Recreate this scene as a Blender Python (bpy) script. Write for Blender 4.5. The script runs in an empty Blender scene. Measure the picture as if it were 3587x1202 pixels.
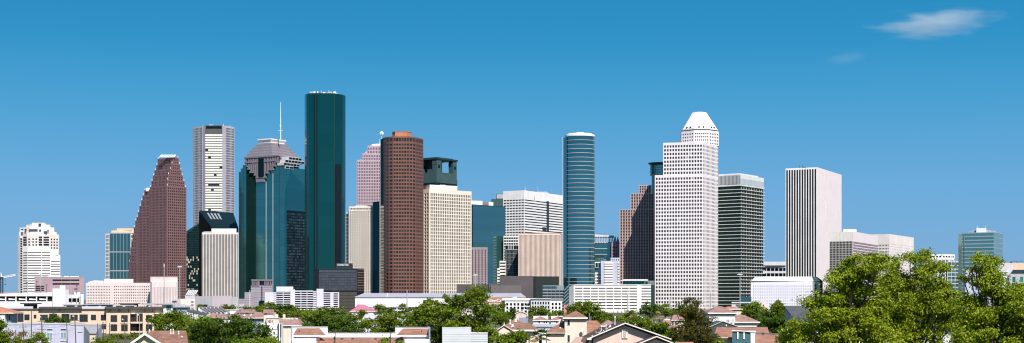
import bpy, math, random
import numpy as np
from mathutils import Vector, Matrix
random.seed(7); RNG = np.random.default_rng(11)
F, CX, HY, H = 5000.0, 1793.5, 1050.0, 14.0     # lens in photo pixels, horizon row, eye height in metres
SC = bpy.context.scene; COL = SC.collection
def gx(px, Y): return (px-CX)*Y/F
def gz(py, Y): return H+(HY-py)*Y/F
def P(px, Y): return Vector((gx(px, Y), Y))
def R(a): return math.radians(a)

# ---------------------------------------------------------------- materials
MATS = {}
def nodes(m):
    m.use_nodes = True; nt = m.node_tree; nt.nodes.clear()
    o = nt.nodes.new('ShaderNodeOutputMaterial'); b = nt.nodes.new('ShaderNodeBsdfPrincipled')
    nt.links.new(b.outputs[0], o.inputs[0]); return nt, b, o
def rnd_node(nt):
    oi = nt.nodes.new('ShaderNodeObjectInfo'); ge = nt.nodes.new('ShaderNodeNewGeometry')
    a = nt.nodes.new('ShaderNodeMath'); a.operation = 'ADD'
    nt.links.new(oi.outputs['Random'], a.inputs[0]); nt.links.new(ge.outputs['Random Per Island'], a.inputs[1])
    f = nt.nodes.new('ShaderNodeMath'); f.operation = 'FRACT'; nt.links.new(a.outputs[0], f.inputs[0]); return f.outputs[0]
def mapr(nt, src, lo, hi):
    m = nt.nodes.new('ShaderNodeMapRange'); nt.links.new(src, m.inputs[0]); m.inputs[3].default_value = lo; m.inputs[4].default_value = hi
    return m.outputs[0]
def scale_col(nt, col, fac):
    v = nt.nodes.new('ShaderNodeVectorMath'); v.operation = 'SCALE'
    if isinstance(col, (tuple, list)): v.inputs[0].default_value = col[:3]
    else: nt.links.new(col, v.inputs[0])
    nt.links.new(fac, v.inputs['Scale']); return v.outputs[0]
def wall(name, c, rough=.8, sc=.08, var=.13, streak=.09, spec=.3, fine=None):
    """weathered plain cladding: broad blotches and faint vertical rain streaks in object space"""
    if name in MATS: return MATS[name]
    m = bpy.data.materials.new(name); nt, b, o = nodes(m)
    tc = nt.nodes.new('ShaderNodeTexCoord'); n = nt.nodes.new('ShaderNodeTexNoise')
    nt.links.new(tc.outputs['Object'], n.inputs['Vector']); n.inputs['Scale'].default_value = sc; n.inputs['Detail'].default_value = 4
    mp = nt.nodes.new('ShaderNodeMapping'); mp.inputs['Scale'].default_value = (1, 1, .06)
    nt.links.new(tc.outputs['Object'], mp.inputs['Vector']); n2 = nt.nodes.new('ShaderNodeTexNoise')
    nt.links.new(mp.outputs[0], n2.inputs['Vector']); n2.inputs['Scale'].default_value = fine or .9
    f = mapr(nt, n.outputs[0], 1-var*1.6, 1+var*1.6); f2 = mapr(nt, n2.outputs[0], 1-streak*1.6, 1+streak*1.6)
    c1 = scale_col(nt, c, f); c2 = scale_col(nt, c1, f2); nt.links.new(c2, b.inputs['Base Color'])
    b.inputs['Roughness'].default_value = rough; b.inputs['Specular IOR Level'].default_value = spec
    MATS[name] = m; return m
def glass(name, c, metal=.9, rough=.12, lo=.8, hi=1.2, blind=0, bc=(.7, .7, .66), wob=.012, wsc=.05):
    """coated glazing: tinted mirror, every pane a little different, some with pale blinds or painted reflections, slight waviness"""
    if name in MATS: return MATS[name]
    m = bpy.data.materials.new(name); nt, b, o = nodes(m); r = rnd_node(nt)
    col = scale_col(nt, c, mapr(nt, r, lo, hi))
    b.inputs['Metallic'].default_value = metal; b.inputs['Roughness'].default_value = rough
    if blind:
        w = nt.nodes.new('ShaderNodeTexWhiteNoise'); w.noise_dimensions = '1D'; nt.links.new(r, w.inputs['W'])
        t = nt.nodes.new('ShaderNodeMath'); t.operation = 'LESS_THAN'; nt.links.new(w.outputs[0], t.inputs[0]); t.inputs[1].default_value = blind
        mx = nt.nodes.new('ShaderNodeMix'); mx.data_type = 'RGBA'; nt.links.new(t.outputs[0], mx.inputs[0])
        nt.links.new(col, mx.inputs[6]); mx.inputs[7].default_value = (*bc, 1); nt.links.new(mx.outputs[2], b.inputs['Base Color'])
        mm = nt.nodes.new('ShaderNodeMapRange'); nt.links.new(t.outputs[0], mm.inputs[0]); mm.inputs[3].default_value = metal; mm.inputs[4].default_value = 0
        nt.links.new(mm.outputs[0], b.inputs['Metallic'])
        mr = nt.nodes.new('ShaderNodeMapRange'); nt.links.new(t.outputs[0], mr.inputs[0]); mr.inputs[3].default_value = rough; mr.inputs[4].default_value = .6
        nt.links.new(mr.outputs[0], b.inputs['Roughness'])
    else: nt.links.new(col, b.inputs['Base Color'])
    if wob:
        tc = nt.nodes.new('ShaderNodeTexCoord'); n = nt.nodes.new('ShaderNodeTexNoise'); n.inputs['Scale'].default_value = wsc
        nt.links.new(tc.outputs['Object'], n.inputs['Vector']); bp = nt.nodes.new('ShaderNodeBump'); bp.inputs['Strength'].default_value = 1
        bp.inputs['Distance'].default_value = wob/wsc*.3; nt.links.new(n.outputs[0], bp.inputs['Height']); nt.links.new(bp.outputs[0], b.inputs['Normal'])
    MATS[name] = m; return m
def rooft(name, c, sc=1.2):
    """asphalt shingle / tile: courses and patchy tabs"""
    if name in MATS: return MATS[name]
    m = bpy.data.materials.new(name); nt, b, o = nodes(m)
    tc = nt.nodes.new('ShaderNodeTexCoord'); n = nt.nodes.new('ShaderNodeTexNoise'); n.inputs['Scale'].default_value = .6; n.inputs['Detail'].default_value = 6
    nt.links.new(tc.outputs['Object'], n.inputs['Vector'])
    mp = nt.nodes.new('ShaderNodeMapping'); mp.inputs['Scale'].default_value = (sc, sc, 12); nt.links.new(tc.outputs['Object'], mp.inputs['Vector'])
    v = nt.nodes.new('ShaderNodeTexVoronoi'); nt.links.new(mp.outputs[0], v.inputs['Vector']); v.inputs['Scale'].default_value = 1
    s = nt.nodes.new('ShaderNodeSeparateColor'); nt.links.new(v.outputs['Color'], s.inputs[0])
    c1 = scale_col(nt, c, mapr(nt, n.outputs[0], .7, 1.3)); c2 = scale_col(nt, c1, mapr(nt, s.outputs[0], .75, 1.25))
    nt.links.new(c2, b.inputs['Base Color']); b.inputs['Roughness'].default_value = .9; MATS[name] = m; return m
def siding(name, c, pitch=.25):
    """clapboard: fine horizontal lap lines"""
    if name in MATS: return MATS[name]
    m = bpy.data.materials.new(name); nt, b, o = nodes(m)
    tc = nt.nodes.new('ShaderNodeTexCoord'); w = nt.nodes.new('ShaderNodeTexWave'); w.bands_direction = 'Z'; w.wave_profile = 'SAW'
    w.inputs['Scale'].default_value = 1/pitch/3.18; nt.links.new(tc.outputs['Object'], w.inputs['Vector'])
    bp = nt.nodes.new('ShaderNodeBump'); bp.inputs['Distance'].default_value = .03; nt.links.new(w.outputs['Fac'], bp.inputs['Height'])
    nt.links.new(bp.outputs[0], b.inputs['Normal'])
    n = nt.nodes.new('ShaderNodeTexNoise'); n.inputs['Scale'].default_value = .5; nt.links.new(tc.outputs['Object'], n.inputs['Vector'])
    nt.links.new(scale_col(nt, c, mapr(nt, n.outputs[0], .9, 1.08)), b.inputs['Base Color'])
    b.inputs['Roughness'].default_value = .6; MATS[name] = m; return m

# ---------------------------------------------------------------- mesh building
class MB:
    def __init__(s): s.v = []; s.f = []
    def add(s, vs, fs):
        k = len(s.v); s.v += [tuple(v) for v in vs]; s.f += [tuple(i+k for i in f) for f in fs]; return s
    def box8(s, p):   # p: 4 bottom ccw, 4 top ccw
        return s.add(p, [(3, 2, 1, 0), (4, 5, 6, 7), (0, 1, 5, 4), (1, 2, 6, 5), (2, 3, 7, 6), (3, 0, 4, 7)])
    def box(s, x0, x1, y0, y1, z0, z1):
        return s.box8([(x0, y0, z0), (x1, y0, z0), (x1, y1, z0), (x0, y1, z0), (x0, y0, z1), (x1, y0, z1), (x1, y1, z1), (x0, y1, z1)])
    def fbox(s, A, u, n, u0, u1, z0, z1, d0, d1):
        q = [A+u*u0+n*d1, A+u*u1+n*d1, A+u*u1+n*d0, A+u*u0+n*d0]
        return s.box8([(*p, z0) for p in q]+[(*p, z1) for p in q])
    def prism(s, poly, z0, z1):
        k = len(poly); ar = sum(poly[i][0]*poly[(i+1) % k][1]-poly[(i+1) % k][0]*poly[i][1] for i in range(k))
        if ar < 0: poly = poly[::-1]
        zz = z1 if isinstance(z1, (list, tuple)) else [z1]*k
        if ar < 0: zz = zz[::-1]
        return s.add([(p[0], p[1], z0) for p in poly]+[(p[0], p[1], z) for p, z in zip(poly, zz)],
                     [tuple(range(k))[::-1], tuple(range(k, 2*k))]+[(i, (i+1) % k, k+(i+1) % k, k+i) for i in range(k)])
    def frustum(s, lo, z0, hi, z1):
        k = len(lo)
        return s.add([(p[0], p[1], z0) for p in lo]+[(p[0], p[1], z1) for p in hi],
                     [tuple(range(k))[::-1], tuple(range(k, 2*k))]+[(i, (i+1) % k, k+(i+1) % k, k+i) for i in range(k)])
    def tube(s, pts, rs, n=6):
        k = len(s.v); pts = [Vector(p) for p in pts]
        if not hasattr(rs, '__len__'): rs = [rs]*len(pts)
        for i, (p, r) in enumerate(zip(pts, rs)):
            d = (pts[min(i+1, len(pts)-1)]-pts[max(i-1, 0)]).normalized()
            a = d.cross(Vector((0, 0, 1)) if abs(d.z) < .9 else Vector((1, 0, 0))).normalized(); b = d.cross(a)
            for j in range(n):
                t = 2*math.pi*j/n; s.v.append(tuple(p+a*(r*math.cos(t))+b*(r*math.sin(t))))
        for i in range(len(pts)-1):
            for j in range(n):
                s.f.append((k+i*n+j, k+i*n+(j+1) % n, k+(i+1)*n+(j+1) % n, k+(i+1)*n+j))
        s.f.append(tuple(k+j for j in range(n))[::-1]); s.f.append(tuple(k+(len(pts)-1)*n+j for j in range(n))); return s
    def slab(s, pts, t=.25):   # planar polygon in 3-D with real thickness downwards
        k = len(pts); lo = [(p[0], p[1], p[2]-t) for p in pts]
        return s.add([tuple(p) for p in pts]+lo, [tuple(range(k)), tuple(range(k, 2*k))[::-1]]+[(i, k+i, k+(i+1) % k, (i+1) % k) for i in range(k)])
    def mesh(s, name, m, org=(0, 0, 0)):
        me = bpy.data.meshes.new(name); o = Vector(org)
        me.from_pydata([(v[0]-o[0], v[1]-o[1], v[2]-o[2]) for v in s.v], [], s.f); me.materials.append(m); me.update(); return me
def link(name, me, parent=None, loc=(0, 0, 0), rz=0):
    o = bpy.data.objects.new(name, me); COL.objects.link(o)
    if parent is not None: o.parent = parent
    o.location = loc; o.rotation_euler = (0, 0, rz); return o
def tag(o, label=None, cat=None, group=None, kind=None):
    for k, v in (('label', label), ('category', cat), ('group', group), ('kind', kind)):
        if v: o[k] = v
    return o
PANES = {}
class Thing:
    """an Empty at the thing's base with its parts as children; everything is given in world metres"""
    def __init__(s, name, label, cat, x, y, group=None, z=0):
        s.o = link(name, None, None, (x, y, z)); tag(s.o, label, cat, group); s.org = Vector((x, y, z)); s.wins = []; s.m = {}
    def mb(s, part, mat, sub=None):
        k = (part, mat.name)
        if k not in s.m: s.m[k] = (MB(), mat)
        return s.m[k][0]
    def part(s, name, mat, build, parent=None, label=None):
        b = MB(); build(b); o = link(name, b.mesh(name, mat, s.org), parent or s.o)
        if label: o['label'] = label
        return o
    def win(s, w, h, c, rz, mat, name='window', t=.12): s.wins.append((w, h, t, Vector(c), rz, mat, name))
    def done(s, cap=98):
        for (nm, _), (b, mat) in s.m.items():
            if b.v: link(nm.split('#')[0], b.mesh(nm.split('#')[0], mat, s.org), s.o)
        ws = sorted(enumerate(s.wins), key=lambda t: (-round(t[1][0]*t[1][1], 0), t[0])); rest = {}
        for i, (_, (w, h, t, c, rz, mat, nm)) in enumerate(ws):
            if i < cap:
                k = (round(w, 2), round(h, 2), t, mat.name, nm)
                if k not in PANES:
                    b = MB(); b.box(-w/2, w/2, -t, 0, -h/2, h/2); PANES[k] = b.mesh(nm, mat)
                link(nm, PANES[k], s.o, c-s.org, rz)
            else:
                b, _m = rest.setdefault((mat.name, nm), (MB(), mat)); u = Vector((math.cos(rz), math.sin(rz))); n = Vector((u.y, -u.x))
                b.fbox(Vector(c[:2]), u, n, -w/2, w/2, c.z-h/2, c.z+h/2, 0, t)
        for (k, nm), (b, mat) in rest.items():
            o = link(nm+'s', b.mesh(nm+'s', mat, s.org), s.o); o['kind'] = 'stuff'
        return s.o
def face(T, A, B, z0, z1, st):
    """cladding and glazing of one wall from A to B (left to right seen from outside)"""
    if st is None: return
    A = Vector(A[:2]); B = Vector(B[:2]); L = (B-A).length
    if L < .3: return
    u = (B-A)/L; n = Vector((u.y, -u.x)); rz = math.atan2(u.y, u.x)
    D = st.get('D', .5); W = T.mb(st.get('part', 'facade'), st['wall']); g = st['glass']; k = st['k']
    mt, mbm = st.get('top', 1.5), st.get('bot', 0); ml, mr = st.get('ml', .4), st.get('mr', .4)
    za, zb = z0+mbm, z1-mt
    def pier(a, b, d=D, lo=z0, hi=z1): W.fbox(A, u, n, a, b, lo, hi, -.05, d)
    def beam(lo, hi, d=D-.04): W.fbox(A, u, n, .02, L-.02, lo, hi, -.04, d)
    rowh = st.get('row', 4); ny = max(1, round((zb-za)/rowh)); rh = (zb-za)/ny; wn = st.get('name', 'window')
    def pane(a, b, lo, hi): 
        if b-a > .05: T.win(b-a, hi-lo, (*(A+u*((a+b)/2)+n*.03), (lo+hi)/2), rz, g, wn)
    if k == 'grid':
        nx = st['nx'] if 'nx' in st else max(1, round((L-ml-mr)/st['cw'])); cw = (L-ml-mr)/nx; wf, hf = min(.9, st.get('wf', .6)*1.12), min(.9, st.get('hf', .55)*1.14)
        pier(0, ml+cw*(1-wf)/2); pier(L-mr-cw*(1-wf)/2, L+D*st.get('ext', .6))
        for i in range(nx-1):
            c = ml+cw*(i+1); pier(c-cw*(1-wf)/2, c+cw*(1-wf)/2)
        beam(zb-rh*(1-hf)/2, z1); beam(z0, za+rh*(1-hf)/2)
        for j in range(ny-1):
            c = za+rh*(j+1); beam(c-rh*(1-hf)/2, c+rh*(1-hf)/2)
        for j in range(ny)[::-1]:
            for i in range(nx):
                pane(ml+cw*(i+.5-wf/2), ml+cw*(i+.5+wf/2), za+rh*(j+.5-hf/2), za+rh*(j+.5+hf/2))
    elif k == 'bands':
        hf = st.get('hf', .5); beam(zb-rh*(1-hf)/2, z1, D); beam(z0, za+rh*(1-hf)/2, D)
        for j in range(ny-1):
            c = za+rh*(j+1); beam(c-rh*(1-hf)/2, c+rh*(1-hf)/2, D)
        if ml > .5: pier(0, ml, D+.03)
        if mr > .5: pier(L-mr, L, D+.03)
        seg = st.get('seg', 1); sw = (L-ml-mr)/seg
        for j in range(ny)[::-1]:
            for i in range(seg): pane(ml+sw*i+.06, ml+sw*(i+1)-.06, za+rh*(j+.5-hf/2), za+rh*(j+.5+hf/2))
        if st.get('post'):
            for i in range(1, seg): pier(ml+sw*i-st['post']/2, ml+sw*i+st['post']/2, D-.08)
    elif k == 'fins':
        nx = st['nx'] if 'nx' in st else max(1, round((L-ml-mr)/st['cw'])); cw = (L-ml-mr)/nx; wf = st.get('wf', .5)
        pier(0, ml+cw*(1-wf)/2); pier(L-mr-cw*(1-wf)/2, L+D*.6); beam(zb, z1); 
        if mbm: beam(z0, za)
        for i in range(nx-1):
            c = ml+cw*(i+1); pier(c-cw*(1-wf)/2, c+cw*(1-wf)/2)
        if st.get('span'):
            S = T.mb('spandrel', st['span'])
            for j in range(ny): S.fbox(A, u, n, .05, L-.05, za+rh*j, za+rh*(j+1-st.get('hf', .6)), -.03, st.get('SD', .2))
        for i in range(nx): pane(ml+cw*(i+.5-wf/2), ml+cw*(i+.5+wf/2), za, zb)
    elif k == 'curtain':
        nx = st['nx'] if 'nx' in st else max(1, round((L-ml-mr)/st['cw'])); cw = L/nx; t = st.get('t', .12)
        for i in range(nx+1): W.fbox(A, u, n, max(0, cw*i-t/2), min(L, cw*i+t/2), z0, z1, -.05, .2)
        th = st.get('th', t)
        for j in range(ny+1): W.fbox(A, u, n, .02, L-.02, max(z0, za+rh*j-th/2), min(z1, za+rh*j+th/2), -.04, st.get('HD', .18))
        if mt > .3: beam(zb, z1, .25)
        vs = st.get('vstrip')
        if vs:
            for i in range(nx): pane(cw*i+t/2, cw*(i+1)-t/2, za, zb)
        else:
            for j in range(ny)[::-1]: pane(.05, L-.05, za+rh*j+th/2, za+rh*(j+1)-th/2)
def rect(pL, pC, pR, Yc, a):
    a = R(a); C = P(pC, Yc)
    def solve(px, d):
        m = (px-CX)/F; t = (m*C.y-C.x)/(d.x-m*d.y); return C+d*t
    Lp = solve(pL, Vector((-math.cos(a), math.sin(a)))); Rp = solve(pR, Vector((math.sin(a), math.cos(a))))
    return Lp, C, Rp, Lp+Rp-C
def block(T, pL, pC, pR, Yc, a, pytop, sL=None, sR=None, core=None, z0=0, zt=None, part='core', roof=None, deep=None):
    """a rectangular block seen corner-on; the plain core carries both visible faces' cladding"""
    q = rect(pL, pC, pR, Yc, a); z1 = zt if zt is not None else gz(pytop, Yc)
    Lp, C, Rp, Dp = q
    if deep:   # back corners lie on the sight lines: neither side wall shows
        Dp = Lp*((Lp.y+deep)/Lp.y); Rp2 = C*((C.y+deep)/C.y)
        poly = [Lp, C, Rp2, Dp]
        Rp = Rp2
    else: poly = [Lp, C, Rp, Dp]
    T.mb(part, core).prism(poly, z0, z1)
    face(T, Lp, C, z0, z1, sL); face(T, C, Rp, z0, z1, sR)
    return poly, z1
def inset(poly, k):
    c = sum((Vector(p[:2]) for p in poly), Vector((0, 0)))/len(poly); return [c+(Vector(p[:2])-c)*k for p in poly]
def units(T, poly, z, mat, n=3, hmax=4, name='rooftop_unit', seed=0, lo=.25, hi=.8):
    """plant boxes on a flat roof"""
    r = random.Random(seed); A, B, D = Vector(poly[0][:2]), Vector(poly[1][:2]), Vector(poly[-1][:2]); u = B-A; v = D-A
    for i in range(n):
        s = lo+(hi-lo)*(i+r.random()*.6)/n; t = .15+.4*r.random(); w = .06+.1*r.random(); h = hmax*(.4+.6*r.random())
        q = [A+u*(s-w)+v*t, A+u*(s+w)+v*t, A+u*(s+w)+v*(t+.2), A+u*(s-w)+v*(t+.2)]
        T.part(name, mat, lambda b: b.prism(q, z-.02, z+h).prism(inset(q, .7), z+h-.05, z+h+.5))
def mast(T, px, Y, z0, z1, mat, r=.3, name='antenna', cross=()):
    def f(b):
        x = gx(px, Y); b.tube([(x, Y, z0), (x, Y, (z0+z1)/2), (x, Y, z1)], [r, r*.7, r*.3])
        for z, w in cross: b.box(x-w, x+w, Y-.2, Y+.2, z, z+.4)
    T.part(name, mat, f)
# ---------------------------------------------------------------- palette (real-world base colours)
WHITE = wall('white_concrete', (.83, .80, .79)); WARMWHITE = wall('warm_white_stone', (.78, .71, .68)); CREAM = wall('cream_stone', (.76, .68, .60))
PINKW = wall('pinkish_concrete', (.74, .62, .61)); MAUVE = wall('mauve_granite', (.40, .31, .36)); PGREY = wall('purple_grey_stone', (.21, .185, .22))
GREYC = wall('grey_concrete', (.42, .42, .45)); LGREY = wall('light_grey_panel', (.60, .60, .64)); DARK = wall('dark_metal', (.03, .035, .04), .5)
REDGR = wall('red_granite', (.205, .115, .122)); BROWN = wall('brown_granite', (.20, .095, .075)); ORANGE = wall('orange_brick', (.50, .20, .11))
PINKGR = wall('pale_pink_granite', (.50, .37, .42)); DGREEN = wall('dark_green_metal', (.018, .045, .045), .5); LILAC = wall('lilac_render', (.52, .52, .66))
PEACH = wall('peach_render', (.72, .55, .42)); JGREY = wall('grey_granite', (.47, .45, .51)); SILVER = wall('silver_metal', (.7, .72, .74), .35)
BEIGE = wall('beige_stucco', (.72, .56, .43), sc=.3, var=.05); ROSE = wall('rose_panel', (.55, .30, .36)); BRICK = wall('brown_brick', (.25, .15, .13))
DGLASS = glass('dark_window_glass', (.03, .032, .035), .2, .15, .5, 1.6, 0); BROWNW = glass('brown_window_glass', (.035, .028, .024), .2, .2, .5, 1.5)
BLINDG = glass('window_glass_blinds', (.03, .032, .035), .2, .15, .5, 1.6, .025, (.3, .29, .28))
TEAL = glass('teal_mirror_glass', (.085, .25, .235), .9, .10, .93, 1.07, wob=.005); DTEAL = glass('deep_teal_glass', (.022, .14, .115), .9, .10, .95, 1.05)
BLUEG = glass('blue_mirror_glass', (.11, .25, .24), .9, .1, .9, 1.1); GREENG = glass('dark_green_glass', (.012, .036, .034), .8, .1, .7, 1.3)
PALEG = glass('pale_teal_glass', (.24, .42, .38), .85, .15, .93, 1.07); SPARK = glass('dark_glass_painted_glints', (.012, .04, .038), .8, .12, .7, 1.3, .17, (.5, .46, .38))  # SPARK paints sun glints as pale panes at random
BRIGHT = glass('painted_bright_reflection', (.03, .04, .04), .5, .2, .8, 1.2, .93, (.85, .84, .76)); BLACK = wall('shade_and_tyre_black', (.015, .016, .018))  # BRIGHT paints a reflection as pale panes; BLACK also paints deck shade
PRG = glass('mauve_glass', (.22, .17, .20), .6, .2, .8, 1.2)
BLACKG = glass('black_glass', (.01, .012, .012), .3, .2, .8, 1.2)
def S(k, w, g, **kw): return dict(k=k, wall=w, glass=g, **kw)
def thing(name, label, cat, px, Y, group=None): return Thing(name, label, cat, gx(px, Y), Y, group)
def cols(T, pts, z0, z1, st, core, part='core', depth=40):
    """a block whose front is an open run of facets [(px, Y)...] from left to right"""
    q = [P(*p) for p in pts]; poly = q+[q[-1]*((q[-1].y+depth)/q[-1].y), q[0]*((q[0].y+depth)/q[0].y)]
    T.mb(part, core).prism(poly, z0, z1)
    for i in range(len(q)-1): face(T, q[i], q[i+1], z0, z1, st[i] if isinstance(st, list) else st)
    return poly
TOWER = 'skyscraper'
# ---- white condominium tower and the banded office block before it
Y = 1950; T = thing('condominium_tower', 'white stepped-top apartment tower with dark balcony columns, leftmost high-rise', TOWER, 135, Y)
g = S('grid', WARMWHITE, DGLASS, cw=4.2, row=3.9, wf=.5, hf=.45, top=5)
z0 = 0; bal = S('grid', WARMWHITE, DGLASS, nx=1, row=3.3, wf=.8, hf=.7, top=3, part='balcony_column')
q = [(62, Y+6), (70, Y+1), (80, Y), (96, Y-6), (110, Y-8), (134, Y-9), (150, Y-9), (174, Y-6), (205, Y+6)]
cols(T, q[:3], 0, gz(826, Y), [None, bal], WARMWHITE)
cols(T, q[2:], 0, gz(821, Y), [bal, g, g, bal, bal, g], WARMWHITE)
for k_, (a, b, t) in enumerate(((66, 198, 813), (69, 190, 797), (91, 176, 787), (106, 162, 781))):
    T.mb('upper_tier', WARMWHITE).prism([P(a, Y+3+k_*.7), P((a+b)/2-25+k_, Y-5+k_*.7), P((a+b)/2+25-k_, Y-5+k_*.7), P(b, Y+3+k_*.7), P(b, Y+30-k_), P(a, Y+30-k_)], gz(827, Y), gz(t, Y))
for i, (a, b, yy) in enumerate(((101, 132, 806), (137, 144, 807), (166, 171, 808), (74, 82, 805), (86, 93, 805), (135, 144, 786))):
    T.part('window_band' if b-a > 20 else 'window', DGLASS, lambda m: m.prism([P(a, Y-6.5), P(b, Y-6.5), P(b, Y-2), P(a, Y-2)], gz(yy+2, Y), gz(yy-2, Y)))
T.part('window', BLUEG, lambda m: m.prism([P(153, Y-10), P(165, Y-10), P(165, Y-4), P(153, Y-4)], gz(818, Y), gz(811, Y)))
T.done()
Y = 1850; T = thing('office_tower', 'white office block with thin dark ribbon windows before the stepped apartment tower', TOWER, 145, Y)
b = S('bands', WHITE, DGLASS, row=9*Y/F, hf=.36, top=7, D=.2)
cols(T, [(81, Y+5), (97, Y), (146, Y), (177, Y+5)], 0, gz(862, Y), [b, b, b], WHITE); cols(T, [(177, Y+5.5), (211, Y+10)], 0, gz(893, Y), [b], WHITE)
T.part('parapet', WHITE, lambda m: m.prism([P(178, Y+6), P(204, Y+8), P(204, Y+20), P(178, Y+20)], gz(894, Y), gz(874, Y)))
T.done()
# ---- teal glass tower with peach cap
Y = 2300; T = thing('office_tower', 'teal glass tower with a peach rounded cap, left of the stepped dark red tower', TOWER, 420, Y)
c1 = S('grid', PINKW, PALEG, nx=3, row=6, wf=.7, hf=.6, top=2); c2 = S('curtain', wall('grey_mullion', (.38, .40, .42)), BLUEG, nx=6, row=30, t=.45, th=1.4, top=1, HD=.3)
cols(T, [(370, Y+4), (385, Y)], 0, gz(818, Y), c1, PINKW); cols(T, [(385, Y-3), (457, Y-3)], 0, gz(815, Y), c2, GREYC); cols(T, [(457, Y), (490, Y+10)], 0, gz(818, Y), c1, PINKW)
T.part('roof_cap', PEACH, lambda m: m.prism([P(390, Y-3.4), P(478, Y+1), P(478, Y+28), P(390, Y+28)], gz(816, Y), gz(808, Y)).prism([P(410, Y-1), P(460, Y-1), P(472, Y+6), P(472, Y+24), P(402, Y+24), P(402, Y+6)], gz(808.1, Y), gz(800, Y)))
T.done()
# ---- stepped red granite gable tower
Y = 2000; A3 = 38; T = thing('office_tower', 'dark red granite tower with stepped gables and small spires', TOWER, 585, Y)
st = S('grid', REDGR, BROWNW, cw=6.0*Y/F/math.cos(R(A3))*1.0, row=9.8*Y/F, wf=.50, hf=.52, top=1.6, D=.4, ml=.8, mr=.8)
stR = dict(st); stR['cw'] = 5.6*Y/F/math.cos(R(90-A3))*.98; stR['part'] = st['part'] = 'granite_facade'
Ls, Cs, Rs, Ts = [553, 548, 542, 536, 531, 525], [607, 602, 596, 590, 587, 585], [625, 631, 635, 640, 646, 652], [551, 572, 591, 610, 629, 650]
def fin(T, px, Y, z, h=3.2): T.part('spire', SILVER, lambda m: m.tube([(gx(px, Y), Y, z-.5), (gx(px, Y), Y, z+h*.4), (gx(px, Y), Y, z+h)], [.7, .5, .05], 5))
for k in range(6):
    Yk = Y-(k-5)*2.2; zt = gz(Ts[k], Yk); zb = gz(Ts[k+1], Yk)-.6 if k < 5 else 0
    q, _ = block(T, Ls[k], Cs[k], Rs[k], Yk, A3, 0, st, stR, REDGR, z0=zb, zt=zt)
    fin(T, Cs[k]+.5, Yk+1, zt); fin(T, Ls[k]+1.5, q[0].y+1, zt); fin(T, Rs[k]-1.5, q[2].y+1, zt)
Yk = Y+12; zt = gz(551, Yk)
T.part('glazed_ridge', SILVER, lambda m: [m.slab([(gx(560+i*5, Yk)-.2, Yk-3, zt), (gx(560+i*5+3, Yk), Yk-3, zt), (gx(562+i*5+3, Yk), Yk+4, zt+4.2), (gx(562+i*5, Yk), Yk+4, zt+4.2)], .5) for i in range(11)])
cl = P(585, Y); dl = Vector((-math.cos(R(A3)), math.sin(R(A3))))
def onleft(px):
    m = (px-CX)/F; t = (m*cl.y-cl.x)/(dl.x-m*dl.y); return (cl+dl*t).y
tops2 = [664, 682, 699, 718, 739, 757]; ls2 = [506, 500, 495, 489, 484, 479]
def seg(ls, tops, pr, last):
    for k in range(len(ls)):
        Yr = onleft(pr)+1.2-.08*k; zt = gz(tops[k], Yr); zb = gz(tops[k+1], Yr)-.6 if k < len(ls)-1 else 0
        q, _ = block(T, ls[k], pr, pr+4, Yr, A3, 0, st, None, REDGR, z0=zb, zt=zt, deep=22); fin(T, ls[k]+1.5, q[0].y+1, zt)
seg(ls2, tops2, 530, 0)
T.part('glazed_ridge', SILVER, lambda m: m.slab([(*P(511, onleft(520)), gz(664, Y)), (*P(526, onleft(520)), gz(664, Y)), (*P(526, onleft(520)+6), gz(652, Y)), (*P(513, onleft(520)+6), gz(652, Y))], .5))
seg([474, 469, 465, 461, 458, 455, 452], [772, 795, 818, 842, 866, 890, 915], 483, 0)
T.done()
# ---- tall grey granite five-sided tower with a bright glazed centre
Y = 2350; T = thing('office_tower', 'tall grey granite tower with a bright banded glass centre behind the dark slanted roof', TOWER, 748, Y)
gr = S('grid', JGREY, DGLASS, nx=7, row=8.7*Y/F, wf=.62, hf=.62, top=2.5, part='granite_facade', D=.45)
ba = S('bands', wall('dark_spandrel', (.10, .10, .10)), BRIGHT, row=8.7*Y/F, hf=.66, top=14, D=.3, seg=6, ml=.1, mr=.1, part='mullion_bands', name='bright_pane')
pl = S('grid', JGREY, DGLASS, nx=1, row=400, wf=.01, hf=.01, D=.1)
pts = [(677, Y+26), (709, Y+7), (719, Y), (779, Y), (789, Y+7), (820, Y+26)]
dk = [gr, None, ba, None, gr]; poly = cols(T, pts, 0, gz(439, Y), dk, JGREY, depth=45)
T.part('louvre_band', BLACKG, lambda m: m.prism([P(722, Y-.5), P(776, Y-.5), P(776, Y-.1), P(722, Y-.1)], gz(451, Y), gz(442, Y)))
units(T, poly[0:1]+poly[5:6]+poly[6:8], gz(439, Y), LGREY, 4, 5, seed=3)
for x in (722, 735, 742, 776, 783, 806): mast(T, x, Y+12, gz(440, Y), gz(431+(x % 3)*2, Y), SILVER, .5)
T.done()
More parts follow.
